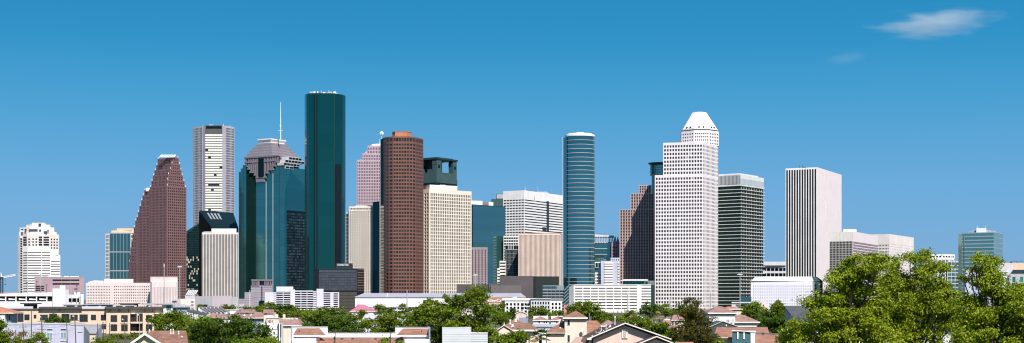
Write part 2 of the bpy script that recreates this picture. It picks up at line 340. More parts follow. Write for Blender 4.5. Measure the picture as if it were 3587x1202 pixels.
# ---- pair of dark glass towers with slanted roofs
Y = 2250; T = thing('office_tower', 'dark glass tower with scattered bright windows, left of the white striped tower', TOWER, 672, Y)
q = rect(640, 697, 760, Y, 4); zl, zr = gz(818, Y), gz(781, Y)
T.mb('body', DGREEN).prism([q[0], q[1], q[1]+Vector((0, 50)), q[0]+Vector((0, 50))], 0, [zl, zr, zr, zl])
st = S('curtain', DGREEN, SPARK, nx=1, row=7.8*Y/F*.5, t=.1, th=.5, top=.1, bot=2)
u = (q[1]-q[0]).normalized(); n = Vector((u.y, -u.x)); L = (q[1]-q[0]).length; rh = 3.6; j = 0
while j*rh < zr-6:
    z = 3+j*rh
    for i in range(13):
        a, b_ = L*i/13+.12, L*(i+1)/13-.12
        if z+rh > zl+(zr-zl)*a/L-1: continue
        c = q[0]+u*((a+b_)/2)+n*.03; T.win(b_-a, rh-.7, (c.x, c.y, z+rh/2), math.atan2(u.y, u.x), SPARK if (j > 44 or j < 22) else GREENG)
    j += 1
T.done()
Y = 2100; T = thing('office_tower', 'black glass tower with a steep slanted roof and skylight strips', TOWER, 760, Y)
a0, b0, c0, d0 = P(697, Y+6), P(742, Y), P(835, Y+2), P(817, Y+40); e0 = P(697, Y+40)
zt, ze = gz(739, Y+40), gz(799, Y)
T.part('body', BLACKG, lambda m: m.add([(*P(697, Y+6), 0), (*P(742, Y), 0), (*c0, 0), (*P(817, Y+46), 0), (*P(699, Y+46), 0), (*P(697, Y+6), zt-2), (*P(742, Y), ze), (*c0, ze), (*P(817, Y+46), gz(747, Y+46)), (*P(699, Y+46), gz(739, Y+46))],
    [(4, 3, 2, 1, 0), (5, 6, 7, 8, 9), (0, 1, 6, 5), (1, 2, 7, 6), (2, 3, 8, 7), (3, 4, 9, 8), (4, 0, 5, 9)]))
def rp(px, t): # point on the slanted roof
    lo = Vector((*P(742+(px-0)*93, Y), ze)); hi = Vector((*P(699+px*118, Y+46), gz(738+px*8, Y+46))); return lo.lerp(hi, t)
T.part('roof_glazing', glass('roof_glass', (.012, .03, .03), .4, .3), lambda m: m.slab([rp(.0, .01)+Vector((0, 0, .4)), rp(1, .01)+Vector((0, 0, .4)), rp(1, .99)+Vector((0, 0, .5)), rp(0, .99)+Vector((0, 0, .5))], .35))
for i in range(4):
    x = .17+i*.105
    T.part('skylight', wall('skylight_grey', (.28, .32, .35), .4), lambda m: m.slab([rp(x, .5)+Vector((0, 0, .9)), rp(x+.055, .5)+Vector((0, 0, .9)), rp(x+.055, .86)+Vector((0, 0, .9)), rp(x, .86)+Vector((0, 0, .9))], .4))
T.done()
Y = 1900; T = thing('office_tower', 'tower of narrow white and dark vertical stripes below the slanted black roof', TOWER, 772, Y)
q, z1 = block(T, 708, 834, 836, Y, 3, 815, S('fins', WARMWHITE, BLACKG, nx=24, wf=.58, top=2.2, ml=.1, mr=.1, D=.7, name='window_strip', part='fins'), None, GREYC, deep=40)
T.part('penthouse', WHITE, lambda m: m.prism([P(741, Y+12), P(828, Y+12), P(828, Y+35), P(741, Y+35)], z1-.1, gz(801, Y+12)))
units(T, q, z1, GREYC, 3, 2, seed=4, lo=.1, hi=.3); T.done()
# ---- grey base blocks beneath
Y = 1600; T = thing('theatre_building', 'grey and pink blank-walled block at the foot of the striped tower', 'building', 760, Y)
gpm = wall('pink_grey_render', (.50, .43, .48), var=.12)
q, z1 = block(T, 683, 743, 745, Y, 8, 1038, None, None, GREYC, deep=30); cols(T, [(743, Y-1), (813, Y-1)], 0, gz(1036, Y), [None], gpm); cols(T, [(813, Y-2), (834, Y)], 0, gz(1040, Y), [None], GREYC)
T.part('window_band', BLACK, lambda m: m.prism([P(692, Y-3), P(727, Y-3), P(727, Y+2), P(692, Y+2)], gz(1070.5, Y), gz(1067, Y))); T.done()
Y = 1750; T = thing('arcade_building', 'small pale building with a ribbed silver skylight roof left of the striped tower', 'building', 668, Y)
q, z1 = block(T, 648, 688, 690, Y, 4, 1033, None, None, LGREY, deep=25)
for i in range(6): T.part('skylight', SILVER, lambda m: m.slab([(gx(651+i*6, Y), Y, z1+.2), (gx(655+i*6, Y), Y, z1+.2), (gx(654+i*6, Y), Y+16, gz(1016, Y+16)), (gx(650+i*6, Y), Y+16, gz(1016, Y+16))], .6))
T.part('gable', BRICK, lambda m: m.prism([P(683, Y-1), P(697, Y-1), P(697, Y+14), P(683, Y+14)], 0, [gz(1030, Y), gz(1034, Y), gz(1034, Y), gz(1022, Y)])); T.done()
Y = 1450; T = thing('office_building', 'small white building with a few square windows left of the grey blank block', 'building', 655, Y)
block(T, 625, 665, 667, Y, 3, 1047, None, None, WARMWHITE, deep=20); block(T, 667, 683, 684, Y-.5, 2, 1049, S('grid', WARMWHITE, DGLASS, nx=3, row=3.6, wf=.5, hf=.6, top=1), None, WARMWHITE, deep=20); T.done()
# ---- teal mirror tower with stepped granite crown
Y = 2000; a7 = 33; T = thing('office_tower', 'teal mirror tower with a purple-grey stepped pyramid crown and white antenna', TOWER, 950, Y)
cg = S('curtain', DTEAL, TEAL, nx=1, row=11, t=.3, th=.16, top=.1, part='mullions', name='glass_panel')
q, z1 = block(T, 860, 978, 1069, Y, a7, 583, cg, None, DTEAL)
face(T, q[1], q[1].lerp(q[2], .28), 0, z1, cg); m_ = q[1].lerp(q[2], .28)
zs = gz(735, Y); face(T, m_, q[2], zs+.05, z1, cg)
BUSY = glass('painted_reflection_glass', (.22, .22, .20), .7, .25, .25, 1.3, 0, wob=.05, wsc=.2)  # mirror image of a neighbouring building painted as mottled panes
face(T, m_, q[2]-(q[2]-m_)*.03, 0, zs, S('bands', wall('painted_reflection_band', (.10, .12, .11)), BUSY, row=4.1, hf=.6, seg=9, top=2.5, D=.25, part='spandrels', post=.5))  # bands and posts draw the mirrored facade over the teal glass
for f_ in (.62, .82): # pale vertical joints on the front
    c = q[0].lerp(q[1], f_); u = (q[1]-q[0]).normalized(); n = Vector((u.y, -u.x))
    T.part('joint_strip', LGREY, lambda m: m.fbox(c, u, n, -.35, .35, 0, gz(635 if f_ < .7 else 600, Y), 0, .5))
for a_, b_, t_ in ((837, 846, 602), (844, 853, 590), (851, 863, 578)):
    Yw = Y+26-(a_-837)*.4; block(T, a_, b_, b_+1, Yw, a7, t_, cg, None, DTEAL, deep=20, part='side_wing')
A, B = q[0], q[1]; u = (B-A).normalized(); n = Vector((u.y, -u.x)); L = (B-A).length
def fpos(px):
    m = (px-CX)/F; t = (m*A.y-A.x)/(u.x-m*u.y); return t
def zx(x): return 820+x/2.2714
def zy(y): return 340+y/2.2714
zc = gz(543, Y)
steps = [(90, 115, 550), (115, 133, 572), (133, 168, 600), (168, 182, 622), (182, 262, 645), (262, 287, 612), (287, 325, 588), (325, 343, 560), (343, 364, 532)]
for i, (x0, x1, yb) in enumerate(steps):
    t0, t1 = fpos(zx(x0)), fpos(zx(x1)); zb = gz(zy(yb), Y+15)
    def piece(m):
        m.fbox(A, u, n, t0+.02, t1-.02, zb, zb+2.4, -.2, 3.2); m.fbox(A, u, n, t0+.02, t1-.02, zc-2, zc, -.2, 3.1)
        zz = gz(zy(513), Y+15)
        if zz-zb > 6: m.fbox(A, u, n, t0+.02, t1-.02, zz-1, zz+1, -.2, 2.9)
        k = max(1, round((t1-t0)/4.6)); w = (t1-t0)/k
        for j in range(k): m.fbox(A, u, n, t0+w*(j+.22), t0+w*(j+.78), zb+2.3, zc-1.9, -.1, 2.4)
    T.part('granite_step', PGREY, piece)
    T.part('window_strip', BROWNW, lambda m: m.fbox(A, u, n, t0+.05, t1-.05, zb+2.3, zc-2, -.1, .9))
t0, t1 = fpos(zx(187)), fpos(zx(250)); T.part('granite_step', PGREY, lambda m: m.fbox(A, u, n, t0, t1, gz(zy(673), Y+8), gz(zy(648), Y+8), -.1, 3.6))
t0, t1 = fpos(zx(207)), fpos(zx(246)); T.part('window_strip', GREENG, lambda m: m.fbox(A, u, n, t0, t1, gz(zy(636), Y+8), zc-2.5, 0, 3.4))
base = rect(860, 954, 1048, Y+6.4, a7); top = rect(904, 948, 1000, Y+20, a7)
T.mb('crown_base', PGREY).prism(base, gz(583, Y)-1, gz(541, Y))
face(T, base[1], base[2], gz(565, Y), gz(544, Y), S('grid', PGREY, BROWNW, nx=12, row=9, wf=.5, hf=.6, top=1, part='crown_base'))
N = 9
for i in range(N):
    f_ = i/N; f2 = (i+1)/N; pl_ = [base[k].lerp(top[k], f_) for k in range(4)]; zz0 = gz(541, Y)+(gz(494, Y)-gz(541, Y))*f_; zz1 = gz(541, Y)+(gz(494, Y)-gz(541, Y))*f2
    T.part('pyramid_tier', PGREY if i % 2 else wall('purple_grey_stone_b', (.255, .23, .265)), lambda m: m.frustum(pl_, zz0+(.01 if i else -.5), inset(pl_, .985), zz1))
tt = [Vector(p) for p in top]; z_ = gz(494, Y)
T.part('crown_parapet', WHITE, lambda m: (m.prism(inset(tt, .93), z_-.5, z_+2), m.frustum(inset(tt, .95), z_+2, inset(tt, 1.06), z_+4.5), m.prism(inset(tt, 1.05), z_+4.5, z_+6)))
for i, (x0, x1, y0, y1) in enumerate(((430, 530, 477, 500), (400, 550, 502, 525), (388, 515, 527, 550), (402, 465, 552, 574))):
    C_, D_ = q[1], q[2]; u2 = (D_-C_).normalized(); n2 = Vector((u2.y, -u2.x))
    def rpos(px):
        m = (px-CX)/F; return (m*C_.y-C_.x)/(u2.x-m*u2.y)
    s0, s1 = rpos(zx(x0)), rpos(zx(x1)); za_, zb_ = gz(zy(y1), Y+20), gz(zy(y0), Y+20)
    T.part('corner_box', LGREY, lambda m: m.fbox(C_, u2, n2, s0, s1, za_, zb_, -14, 1.5))
    k = max(2, round((s1-s0)/7))
    for j in range(k): T.part('window', GREENG, lambda m: m.fbox(C_, u2, n2, s0+(s1-s0)*(j+.06)/k, s0+(s1-s0)*(j+.94)/k, za_+.7, zb_-.7, 1.4, 1.8))
mast(T, 983, Y+20, gz(482, Y), gz(350, Y), WHITE, .9, cross=((gz(452, Y), 3.2), (gz(435, Y), 1.6)))
T.done()
# ---- purple-grey stepped base building
Y = 1750; T = thing('museum_building', 'purple-grey stepped stone building with columns under the teal tower', 'building', 895, Y)
s_ = S('bands', wall('mauve_stone', (.36, .32, .38)), BLACKG, row=8.4*Y/F, hf=.1, top=.5, D=.3)
block(T, 879, 954, 956, Y, 2, 1001, s_, None, PGREY, deep=20); block(T, 857, 890, 891, Y-1, 2, 1024, s_, None, PGREY, deep=18); block(T, 836, 880, 881, Y-2, 2, 1047, s_, None, PGREY, deep=16)
zt, zb = gz(984, Y), gz(1002, Y)
T.mb('pavilion', PGREY).prism([P(880, Y-1), P(954, Y-1), P(954, Y+14), P(880, Y+14)], zt, gz(979, Y)).prism([P(880, Y+4), P(954, Y+4), P(954, Y+14), P(880, Y+14)], zb-1, zt)
for x in (882, 888, 895, 901, 905, 926, 933, 939, 946): T.part('column', PGREY, lambda m: m.prism([P(x, Y-.4), P(x+4, Y-.4), P(x+4, Y+1.2), P(x, Y+1.2)], zb-.1, zt+.05))
T.part('entrance_glass', DTEAL, lambda m: m.prism([P(908, Y-3), P(926, Y-3), P(926, Y+2), P(908, Y+2)], 0, gz(1053, Y)))
T.part('window_strip', BLACKG, lambda m: m.prism([P(916, Y-.8), P(919, Y-.8), P(919, Y+2), P(916, Y+2)], gz(1053, Y), gz(1002, Y)))
for i in range(5): T.part('banner', WHITE, lambda m: m.prism([P(839+i*3.6, Y-3), P(841.4+i*3.6, Y-3), P(841.4+i*3.6, Y-2.6), P(839+i*3.6, Y-2.6)], gz(1074, Y), gz(1067, Y)))
T.done()
# ---- tallest dark teal tower
Y = 1880; T = thing('office_tower', 'tallest tower, smooth dark teal glass with rounded sides and a crowded roof', TOWER, 1140, Y)
dg = S('curtain', glass('teal_spandrel', (.012, .09, .09), .8, .2), DTEAL, nx=1, row=18, t=.15, th=.12, top=.1, part='mullions', name='glass_panel')
pts = [(1068, Y+22), (1074, Y+9), (1083, Y+3), (1098, Y), (1116, Y), (1171, Y+2), (1174, Y+3), (1199, Y+15), (1208, Y+24), (1211, Y+36)]
poly = cols(T, pts, 0, gz(328, Y), dg, DTEAL, depth=38)
q = [P(*p) for p in pts]
for a_, b_ in ((1099, 1103), (1108, 1112)): T.part('slot', BLACKG, lambda m: m.prism([P(a_, Y-.6), P(b_, Y-.6), P(b_, Y-.1), P(a_, Y-.1)], 0, gz(333, Y)))
T.part('edge_strip', DGREEN, lambda m: m.prism([P(1170.5, Y+1.2), P(1173, Y+2), P(1173, Y+4), P(1170.5, Y+4)], 0, gz(328, Y)))
T.part('recess_panel', BLACKG, lambda m: m.prism([P(1174, Y+2), P(1196, Y+12.2), P(1196, Y+15), P(1174, Y+4)], gz(1000, Y), gz(573, Y)))
T.part('parapet', DGREEN, lambda m: m.prism(inset([*q, *poly[-2:]], 1.004), gz(330, Y), gz(326, Y)))
r_ = random.Random(5)
for i in range(9):
    x = 1088+i*11+r_.random()*5; w = 3+r_.random()*4; h = 3+r_.random()*6
    T.part('rooftop_unit', WHITE if i % 3 else GREYC, lambda m: m.prism([P(x-w, Y+16), P(x+w, Y+16), P(x+w, Y+26), P(x-w, Y+26)], gz(327, Y), gz(325-h*1.3, Y)))
for x, h in ((1110, 13), (1125, 18), (1139, 12), (1152, 17), (1160, 14), (1176, 15)): mast(T, x, Y+14, gz(328, Y), gz(328-h, Y), SILVER, .55)
T.part('dish', WHITE, lambda m: m.tube([(gx(1168, Y), Y+12, gz(322, Y)), (gx(1168, Y), Y+11, gz(321.5, Y))], [2.4, .4], 10))
T.done()
# ---- slim dark gridded tower peeking behind
Y = 2350; T = thing('office_tower', 'slim dark gridded tower edge showing between the teal tower and the cream grid tower', TOWER, 1212, Y)
block(T, 1195, 1221, 1223, Y, 5, 742, S('grid', GREYC, GREENG, nx=3, row=6, wf=.7, hf=.7, top=3), None, GREYC, deep=30); T.done()
# ---- cream grid tower in part shade
Y = 1765; T = thing('office_tower', 'shorter cream grid tower partly shaded by the brown rounded tower', TOWER, 1265, Y)
st = S('grid', CREAM, DGLASS, cw=7.9*Y/F, row=9.1*Y/F, wf=.55, hf=.58, top=1, D=.9)
q, z1 = block(T, 1223, 1328, 1345, Y, 6, 735, st, None, CREAM, deep=40)
T.part('painted_shade_strip', glass('painted_shade_glass', (.012, .045, .05), .8, .15), lambda m: m.prism([P(1306, Y-1.2), P(1329, Y-1.2), P(1329, Y+2), P(1306, Y+2)], 0, [gz(708, Y), gz(655+50, Y), gz(705, Y), gz(708, Y)]))  # dark panel stands in for the shade beside the brown tower
A, B = q[0], q[1]; face(T, A, B, z1+.05, gz(723, Y), S('grid', CREAM, BLACKG, cw=5.2*Y/F, row=20, wf=.55, hf=.75, top=1.6, D=.9, part='crown'))
T.mb('core', CREAM).prism(q, z1+.02, gz(723, Y)-.02); units(T, q, gz(723, Y), WHITE, 3, 2.5, seed=8); T.done()
# ---- pale pink stepped tower
Y = 2300; T = thing('office_tower', 'pale pink granite tower stepping up to the right, half hidden by the brown rounded tower', TOWER, 1300, Y)
st = S('grid', PINKGR, MATS.get('mauve_glass'), cw=5.7*Y/F, row=10.8*Y/F, wf=.5, hf=.58, top=2.2, D=.5)
for a_, t_, z_, dy in ((1250, 560, 1100, 0), (1268, 537, 560, 1), (1288, 510, 537, 2)):
    block(T, a_, 1350, 1352, Y+dy, 2, t_, dict(st), None, PINKGR, z0=0 if z_ == 1100 else gz(z_, Y)-1, deep=30)
for (a_, b_, t0, t1) in ((1262, 1274, 560, 545), (1278, 1292, 537, 515)):
    T.part('sloped_shoulder', PINKGR, lambda m: m.prism([P(a_-2, Y+4), P(b_+2, Y+4), P(b_+2, Y+20), P(a_-2, Y+20)], gz(t0, Y)-2, [gz(t0, Y), gz(t1, Y), gz(t1, Y), gz(t0, Y)]))
T.part('roof_cap', WARMWHITE, lambda m: m.prism([P(1302, Y+6), P(1350, Y+6), P(1350, Y+26), P(1302, Y+26)], gz(511, Y), [gz(504, Y), gz(500, Y), gz(500, Y), gz(504, Y)]))
mast(T, 1331, Y+10, gz(500, Y), gz(472, Y), WHITE, .5); T.part('dish', WHITE, lambda m: m.tube([(gx(1336, Y), Y+5, gz(466, Y)), (gx(1336, Y), Y+3.5, gz(466, Y))], [3.2, .5], 12)); mast(T, 1336, Y+6, gz(500, Y), gz(468, Y), WHITE, .5)
T.done()
# ---- brown rounded tower
Y = 1700; T = thing('office_tower', 'brown granite tower with rounded corners and an orange penthouse', TOWER, 1405, Y)
st = S('grid', BROWN, BROWNW, cw=5.6, row=12.7*Y/F, wf=.68, hf=.52, top=1.2, D=.35, ml=.15, mr=.15, ext=0)
pts = [(1333, Y+34), (1345, Y+14), (1353, Y+8), (1363, Y+3.5), (1377, Y), (1434, Y), (1445, Y+2.5), (1455, Y+8), (1482, Y+27)]
sts = []
for i, (p_, r_) in enumerate(zip(pts, pts[1:])):
    L_ = (P(*r_)-P(*p_)).length; d = dict(st); d['nx'] = max(1, round(L_/4.2)) if 0 < i else 1; sts.append(d)
sts[0] = S('curtain', DGREEN, GREENG, nx=1, row=12.7*Y/F, t=.2, th=.8, top=1)
for d in sts[1:]: d['nx'] = max(1, d['nx'])
sts[4]['nx'] = 6; sts[7]['nx'] = 7
poly = cols(T, pts, 0, gz(497, Y), sts, BROWN, depth=40)
top_s = [dict(d) for d in sts]
for d in top_s: d['row'] = 40; d['hf'] = .72; d['part'] = 'crown'; d['wf'] = .7
qq = [P(*p) for p in pts]
T.mb('core', BROWN).prism(poly, gz(497, Y)+.02, gz(478, Y))
for i in range(8): face(T, qq[i], qq[i+1], gz(497, Y)+.03, gz(478, Y), top_s[i])
T.part('penthouse', ORANGE, lambda m: m.prism([P(1375, Y+14), P(1384, Y+8), P(1425, Y+8), P(1440, Y+16), P(1440, Y+34), P(1375, Y+34)], gz(479, Y), gz(459, Y)).prism([P(1374, Y+13), P(1383.5, Y+7.5), P(1425.5, Y+7.5), P(1441, Y+16), P(1441, Y+35), P(1374, Y+35)], gz(459, Y)+.01, gz(457.5, Y)))
T.done()
# ---- dark green tower with open frame crown
Y = 2250; T = thing('office_tower', 'dark green tower with an open framed crown above the large cream grid tower', TOWER, 1535, Y)
FG = wall('grey_green_metal', (.055, .10, .10), .5); a_ = 37
base = rect(1462, 1530, 1601, Y, a_)
block(T, 1462, 1530, 1601, Y, a_, 622, S('bands', FG, GREENG, row=10, hf=.45, seg=8, top=5, D=.6), S('bands', FG, GREENG, row=10, hf=.45, seg=8, top=5, D=.6), FG)
zb, zt = gz(622, Y), gz(551, Y); L_, C_, R_, D_ = base
ul = (L_-C_).normalized(); ur = (R_-C_).normalized(); ll = (L_-C_).length; lr = (R_-C_).length
def cpos(a, b): return C_+ul*a+ur*b
def quad(a0, a1, b0, b1): return [cpos(a0, b0), cpos(a1, b0), cpos(a1, b1), cpos(a0, b1)]
for (i, j) in ((0, 0), (1, 0), (0, 1), (1, 1)):
    w = ll*.24; v = lr*.24 if j == 0 else lr*.2; a0 = (ll-w)*i; b0 = (lr-v)*j
    T.part('crown_pier', FG, lambda m: m.prism(quad(a0+.3, a0+w-.3, b0+.3, b0+v-.3), zb-.5, zt-3).prism(quad(a0, a0+w, b0, b0+v*.9), zt-11, zt-6))
    T.part('window', GREENG, lambda m: m.prism(quad(a0-.05, a0+w*.5, b0+v*.3, b0+v*.7), zt-16, zt-12))
T.part('crown_roof', DGREEN, lambda m: m.prism(quad(-1, ll+1, -1, lr+1), zt-3, zt-.5).prism(quad(ll*.1, ll*.9, lr*.1, lr*.9), zt-.5, zt+1))
T.part('crown_parapet', FG, lambda m: (m.prism(quad(.5, ll-.5, .5, 3), zb-.2, zb+9), m.prism(quad(.5, 3, 3, lr-.5), zb-.2, zb+9), m.prism(quad(ll*.3, ll*.5, 1, 4), zb, zb+14)))
T.part('core_shaft', DGREEN, lambda m: m.prism(quad(ll*.55, ll*.8, lr*.2, lr*.5), zb-.2, zt-2.9)); T.done()
# ---- large cream grid tower
Y = 1735; T = thing('office_tower', 'large cream grid tower between the brown rounded tower and the teal glass slab', TOWER, 1570, Y)
s1 = S('grid', CREAM, DGLASS, nx=3, row=12.2*Y/F, wf=.6, hf=.66, top=4.5, D=1.0, ml=.3, mr=.5); s2 = dict(s1); s2['nx'] = 23; s2['wf'] = .54; s2['D'] = .9
q, z1 = block(T, 1478, 1505, 1649, Y, 50, 662, s1, s2, CREAM)
T.part('penthouse', WARMWHITE, lambda m: m.prism([P(1478, Y+32), P(1505, Y+4), P(1602, Y+26), P(1590, Y+52)], z1-.2, gz(646, Y))); units(T, [P(1490, Y+16), P(1600, Y+30), P(1590, Y+44), P(1488, Y+30)], gz(646, Y), WARMWHITE, 2, 2.2, seed=2, lo=.12, hi=.7)
T.done()
# ---- teal slab
Y = 1950; T = thing('office_tower', 'flat teal mirror slab with white rooftop boxes beside the cream grid tower', TOWER, 1710, Y)
BT = glass('slate_teal_mirror', (.13, .28, .28), .9, .1, .95, 1.05)
st = S('curtain', BT, BT, nx=1, row=8.5, t=.2, th=.12, top=.2, name='glass_panel')
q, z1 = block(T, 1640, 1656, 1770, Y, 44, 718, st, st, BT, part='body')
T.part('parapet', DGREEN, lambda m: m.prism(inset(q, 1.006), z1-.02, z1+.8))
T.part('rooftop_unit', WHITE, lambda m: m.prism([P(1648, Y+16), P(1690, Y+22), P(1690, Y+40), P(1648, Y+34)], z1, gz(700, Y))); T.part('rooftop_unit', WHITE, lambda m: m.prism([P(1712, Y+30), P(1728, Y+33), P(1728, Y+45), P(1712, Y+42)], z1, gz(703, Y)))
T.part('rooftop_plant', BRICK, lambda m: m.prism([P(1686, Y+24), P(1712, Y+28), P(1712, Y+40), P(1686, Y+36)], z1, gz(705, Y))); T.done()
Y = 1800; T = thing('office_building', 'grey-pink block with vertical window rows in front of the teal slab', 'building', 1680, Y)
s_ = S('grid', wall('dusty_mauve_stone', (.33, .27, .30)), BROWNW, nx=5, row=8.4*Y/F, wf=.32, hf=.6, top=3, D=.5)
block(T, 1648, 1707, 1712, Y, 8, 866, s_, None, wall('dusty_mauve_stone', ()), deep=25); T.done()
Y = 2350; T = thing('office_tower', 'dark green tower top peeking behind the white banded tower', TOWER, 1745, Y)
block(T, 1721, 1775, 1777, Y, 5, 697, None, None, FG, deep=30); T.mb('core', FG).prism([P(1738, Y+6), P(1776, Y+6), P(1776, Y+25), P(1738, Y+25)], gz(698, Y), gz(678, Y)); T.part('louvre', GREYC, lambda m: m.prism([P(1740, Y+5), P(1764, Y+5), P(1764, Y+6), P(1740, Y+6)], gz(695, Y), gz(680, Y))); T.done()
# ---- white banded tower
Y = 2150; T = thing('office_tower', 'wide white tower with ribbon windows left of the oval glass tower', TOWER, 1860, Y)
s1 = S('grid', WHITE, BLINDG, nx=7, row=9.5*Y/F, wf=.72, hf=.42, top=12.5, D=.45); s2 = S('bands', WHITE, BLINDG, row=9.5*Y/F, hf=.42, seg=10, top=12.5, D=.45)
q, z1 = block(T, 1763, 1837, 1971, Y, 30, 667, s1, s2, WHITE)
u2 = (q[2]-q[1]).normalized(); n2 = Vector((u2.y, -u2.x)); L2 = (q[2]-q[1]).length
T.part('window_strip', DGLASS, lambda m: m.fbox(q[1], u2, n2, L2*.56, L2*.62, gz(803, Y), gz(695, Y), 0, .8)); T.part('window_strip', DGLASS, lambda m: m.fbox(q[1], u2, n2, L2*.45, L2*.55, gz(803, Y), gz(790, Y), 0, .8))
T.part('rooftop_unit', GREYC, lambda m: m.frustum([P(1865, Y+92), P(1930, Y+92), P(1930, Y+108), P(1865, Y+108)], z1-.1, [P(1880, Y+92), P(1915, Y+92), P(1915, Y+108), P(1880, Y+108)], z1+5))
for x, h in ((1839, 17), (1842, 17), (1884, 20), (1933, 6)): mast(T, x, Y+15, z1, z1+h*Y/F, GREYC, .5)
T.done()
Y = 1980; T = thing('office_building', 'low white gridded block squeezed below the white banded tower', 'building', 1795, Y)
block(T, 1764, 1816, 1830, Y, 10, 826, S('grid', WHITE, DGLASS, nx=6, row=10*Y/F, wf=.75, hf=.55, top=1.5), None, WHITE, z0=0, deep=20); T.done()
Y = 1900; T = thing('office_building', 'dark glass block with a rounded front left of the pinkish ribbed building', 'building', 1793, Y)
s_ = S('curtain', LGREY, GREENG, nx=5, row=5, t=.12, th=.15, top=.5, vstrip=True)
cols(T, [(1768, Y+3), (1776, Y), (1798, Y), (1812, Y+4)], 0, gz(873, Y), s_, DGREEN, depth=20); cols(T, [(1770, Y+8), (1818, Y+8)], 0, gz(858, Y), s_, DGREEN, depth=15)
T.part('crown_sign_frame', LGREY, lambda m: [m.prism([P(x, Y+6), P(x+1.6, Y+6), P(x+1.6, Y+7), P(x, Y+7)], gz(873, Y)-.1, gz(860, Y)) for x in (1780, 1786, 1792, 1798)]); T.done()
Y = 1780; T = thing('office_building', 'squat white banded block reflected strip beside the dark rounded glass block', 'building', 1752, Y)
T.o['label'] = 'small stepped white office block with dark window bands right of the grey-pink block'
s_ = S('bands', WARMWHITE, GREENG, row=3.8, hf=.45, top=1, seg=4); block(T, 1750, 1772, 1774, Y, 8, 914, s_, None, WARMWHITE, deep=16); block(T, 1742, 1752, 1753, Y-1, 8, 940, s_, None, WARMWHITE, deep=14); T.done()
# ---- pink ribbed building
Y = 1820; T = thing('office_building', 'pinkish building with fine vertical ribs beneath the white banded tower', 'building', 1893, Y)
q, z1 = block(T, 1816, 1962, 1984, Y, 7, 819, S('fins', wall('pink_rib', (.76, .65, .585)), wall('rust_recess', (.30, .17, .13)), nx=33, wf=.5, top=1.6, D=.8, name='rib_recess', part='ribs', ml=.3, mr=.3), None, PINKW)
T.part('roof_edge', ORANGE, lambda m: m.prism(inset(q, 1.003), z1, z1+.7)); T.done()
# ---- oval glass tower
Y = 1620; T = thing('office_tower', 'round blue-green glass tower ringed by thin white bands', TOWER, 2034, Y)
cx, rr = gx(2034, Y), 51.5*Y/F; cy = Y+rr; z1 = gz(474, Y); ztop = z1; n_ = 48; fl = 41; rh = z1/fl
def ring(r, a0=180, a1=360, n=n_): return [Vector((cx+r*math.cos(R(a0+(a1-a0)*i/n)), cy+.8*r*math.sin(R(a0+(a1-a0)*i/n)))) for i in range(n+1)]
OGD = glass('oval_tower_dark_glass', (.03, .10, .09), .85, .06, .9, 1.1, wob=.02, wsc=.12)
OG = glass('oval_tower_glass', (.12, .27, .28), .9, .06, .9, 1.1, wob=.02, wsc=.12)
def shell(m, r0, r1, z0, z1, a0=170, a1=370, n=40):
    A_, B_ = ring(r1, a0, a1, n), ring(r0, a0, a1, n); k = len(A_)
    m.add([(*p, z0) for p in A_]+[(*p, z1) for p in A_]+[(*p, z0) for p in B_]+[(*p, z1) for p in B_],
          [f for i in range(k-1) for f in ((i, i+1, k+i+1, k+i), (k+i, k+i+1, 3*k+i+1, 3*k+i), (2*k+i, 3*k+i, 3*k+i+1, 2*k+i+1), (i, 2*k+i, 2*k+i+1, i+1))]+[(0, k, 3*k, 2*k), (k-1, 3*k-1, 4*k-1, 2*k-1)])
T.mb('core', DGREEN).prism(ring(rr-.6, 0, 360, 48)[:-1], 0, z1)
for j in range(fl):
    [T.part('window_band', g_, lambda m: shell(m, rr-.5, rr-.02, rh*j+.5, rh*(j+1)-.1, a_, b_, k_)) for g_, a_, b_, k_ in ((OG, 170, 372, 40),)]; T.part('floor_band', wall('grey_white_band', (.58, .60, .62)), lambda m: shell(m, rr-.4, rr+.22, rh*(j+1)-.02, rh*(j+1)+.36))
T.part('roof_disc', WHITE, lambda m: (m.prism(ring(rr+.5, 0, 360, 48)[:-1], z1+.02, z1+2), m.frustum(ring(rr+.1, 0, 360, 48)[:-1], z1+2, ring(rr*.8, 0, 360, 48)[:-1], gz(463, Y))))
T.part('roof_cap', WHITE, lambda m: m.prism(ring(rr*.28, 0, 360, 24)[:-1], gz(464, Y), gz(459, Y)))
q = [P(1972, Y+12), P(1985, Y+10), P(1990, Y+30), P(1974, Y+30)]; T.part('side_wing', OG, lambda m: m.prism(q, 0, gz(478, Y)))
T.part('wing_edge', LGREY, lambda m: m.prism([P(1971.2, Y+11.5), P(1972.6, Y+11.5), P(1972.6, Y+13), P(1971.2, Y+13)], 0, gz(476, Y)))
T.done()
# ---- group behind between the oval tower and the brown striped tower
Y = 1800; T = thing('arena_building', 'teal glass building under a white arched truss roof, right of the oval tower', 'building', 2120, Y)
cols(T, [(2080, Y), (2142, Y)], 0, gz(850, Y), S('curtain', LGREY, BLUEG, nx=1, row=7, t=.2, th=.5, top=.5), DGREEN, depth=30)
T.part('truss_roof', LGREY, lambda m: (m.prism([P(2084, Y-3), P(2151, Y-3), P(2151, Y+26), P(2084, Y+26)], gz(830, Y), [gz(822, Y), gz(826, Y), gz(826, Y), gz(822, Y)]), [m.tube([(gx(2088+i*9, Y), Y-1, gz(850, Y)), (gx(2092+i*9, Y), Y-2, gz(828, Y))], .8, 4) for i in range(7)], m.prism([P(2082, Y-1), P(2143, Y-1), P(2143, Y+3), P(2082, Y+3)], gz(851, Y), gz(848, Y)))); T.done()
Y = 1785; T = thing('apartment_tower', 'rosy brick apartment tower with grey steep gables left of the brown striped tower', 'tower', 2155, Y)
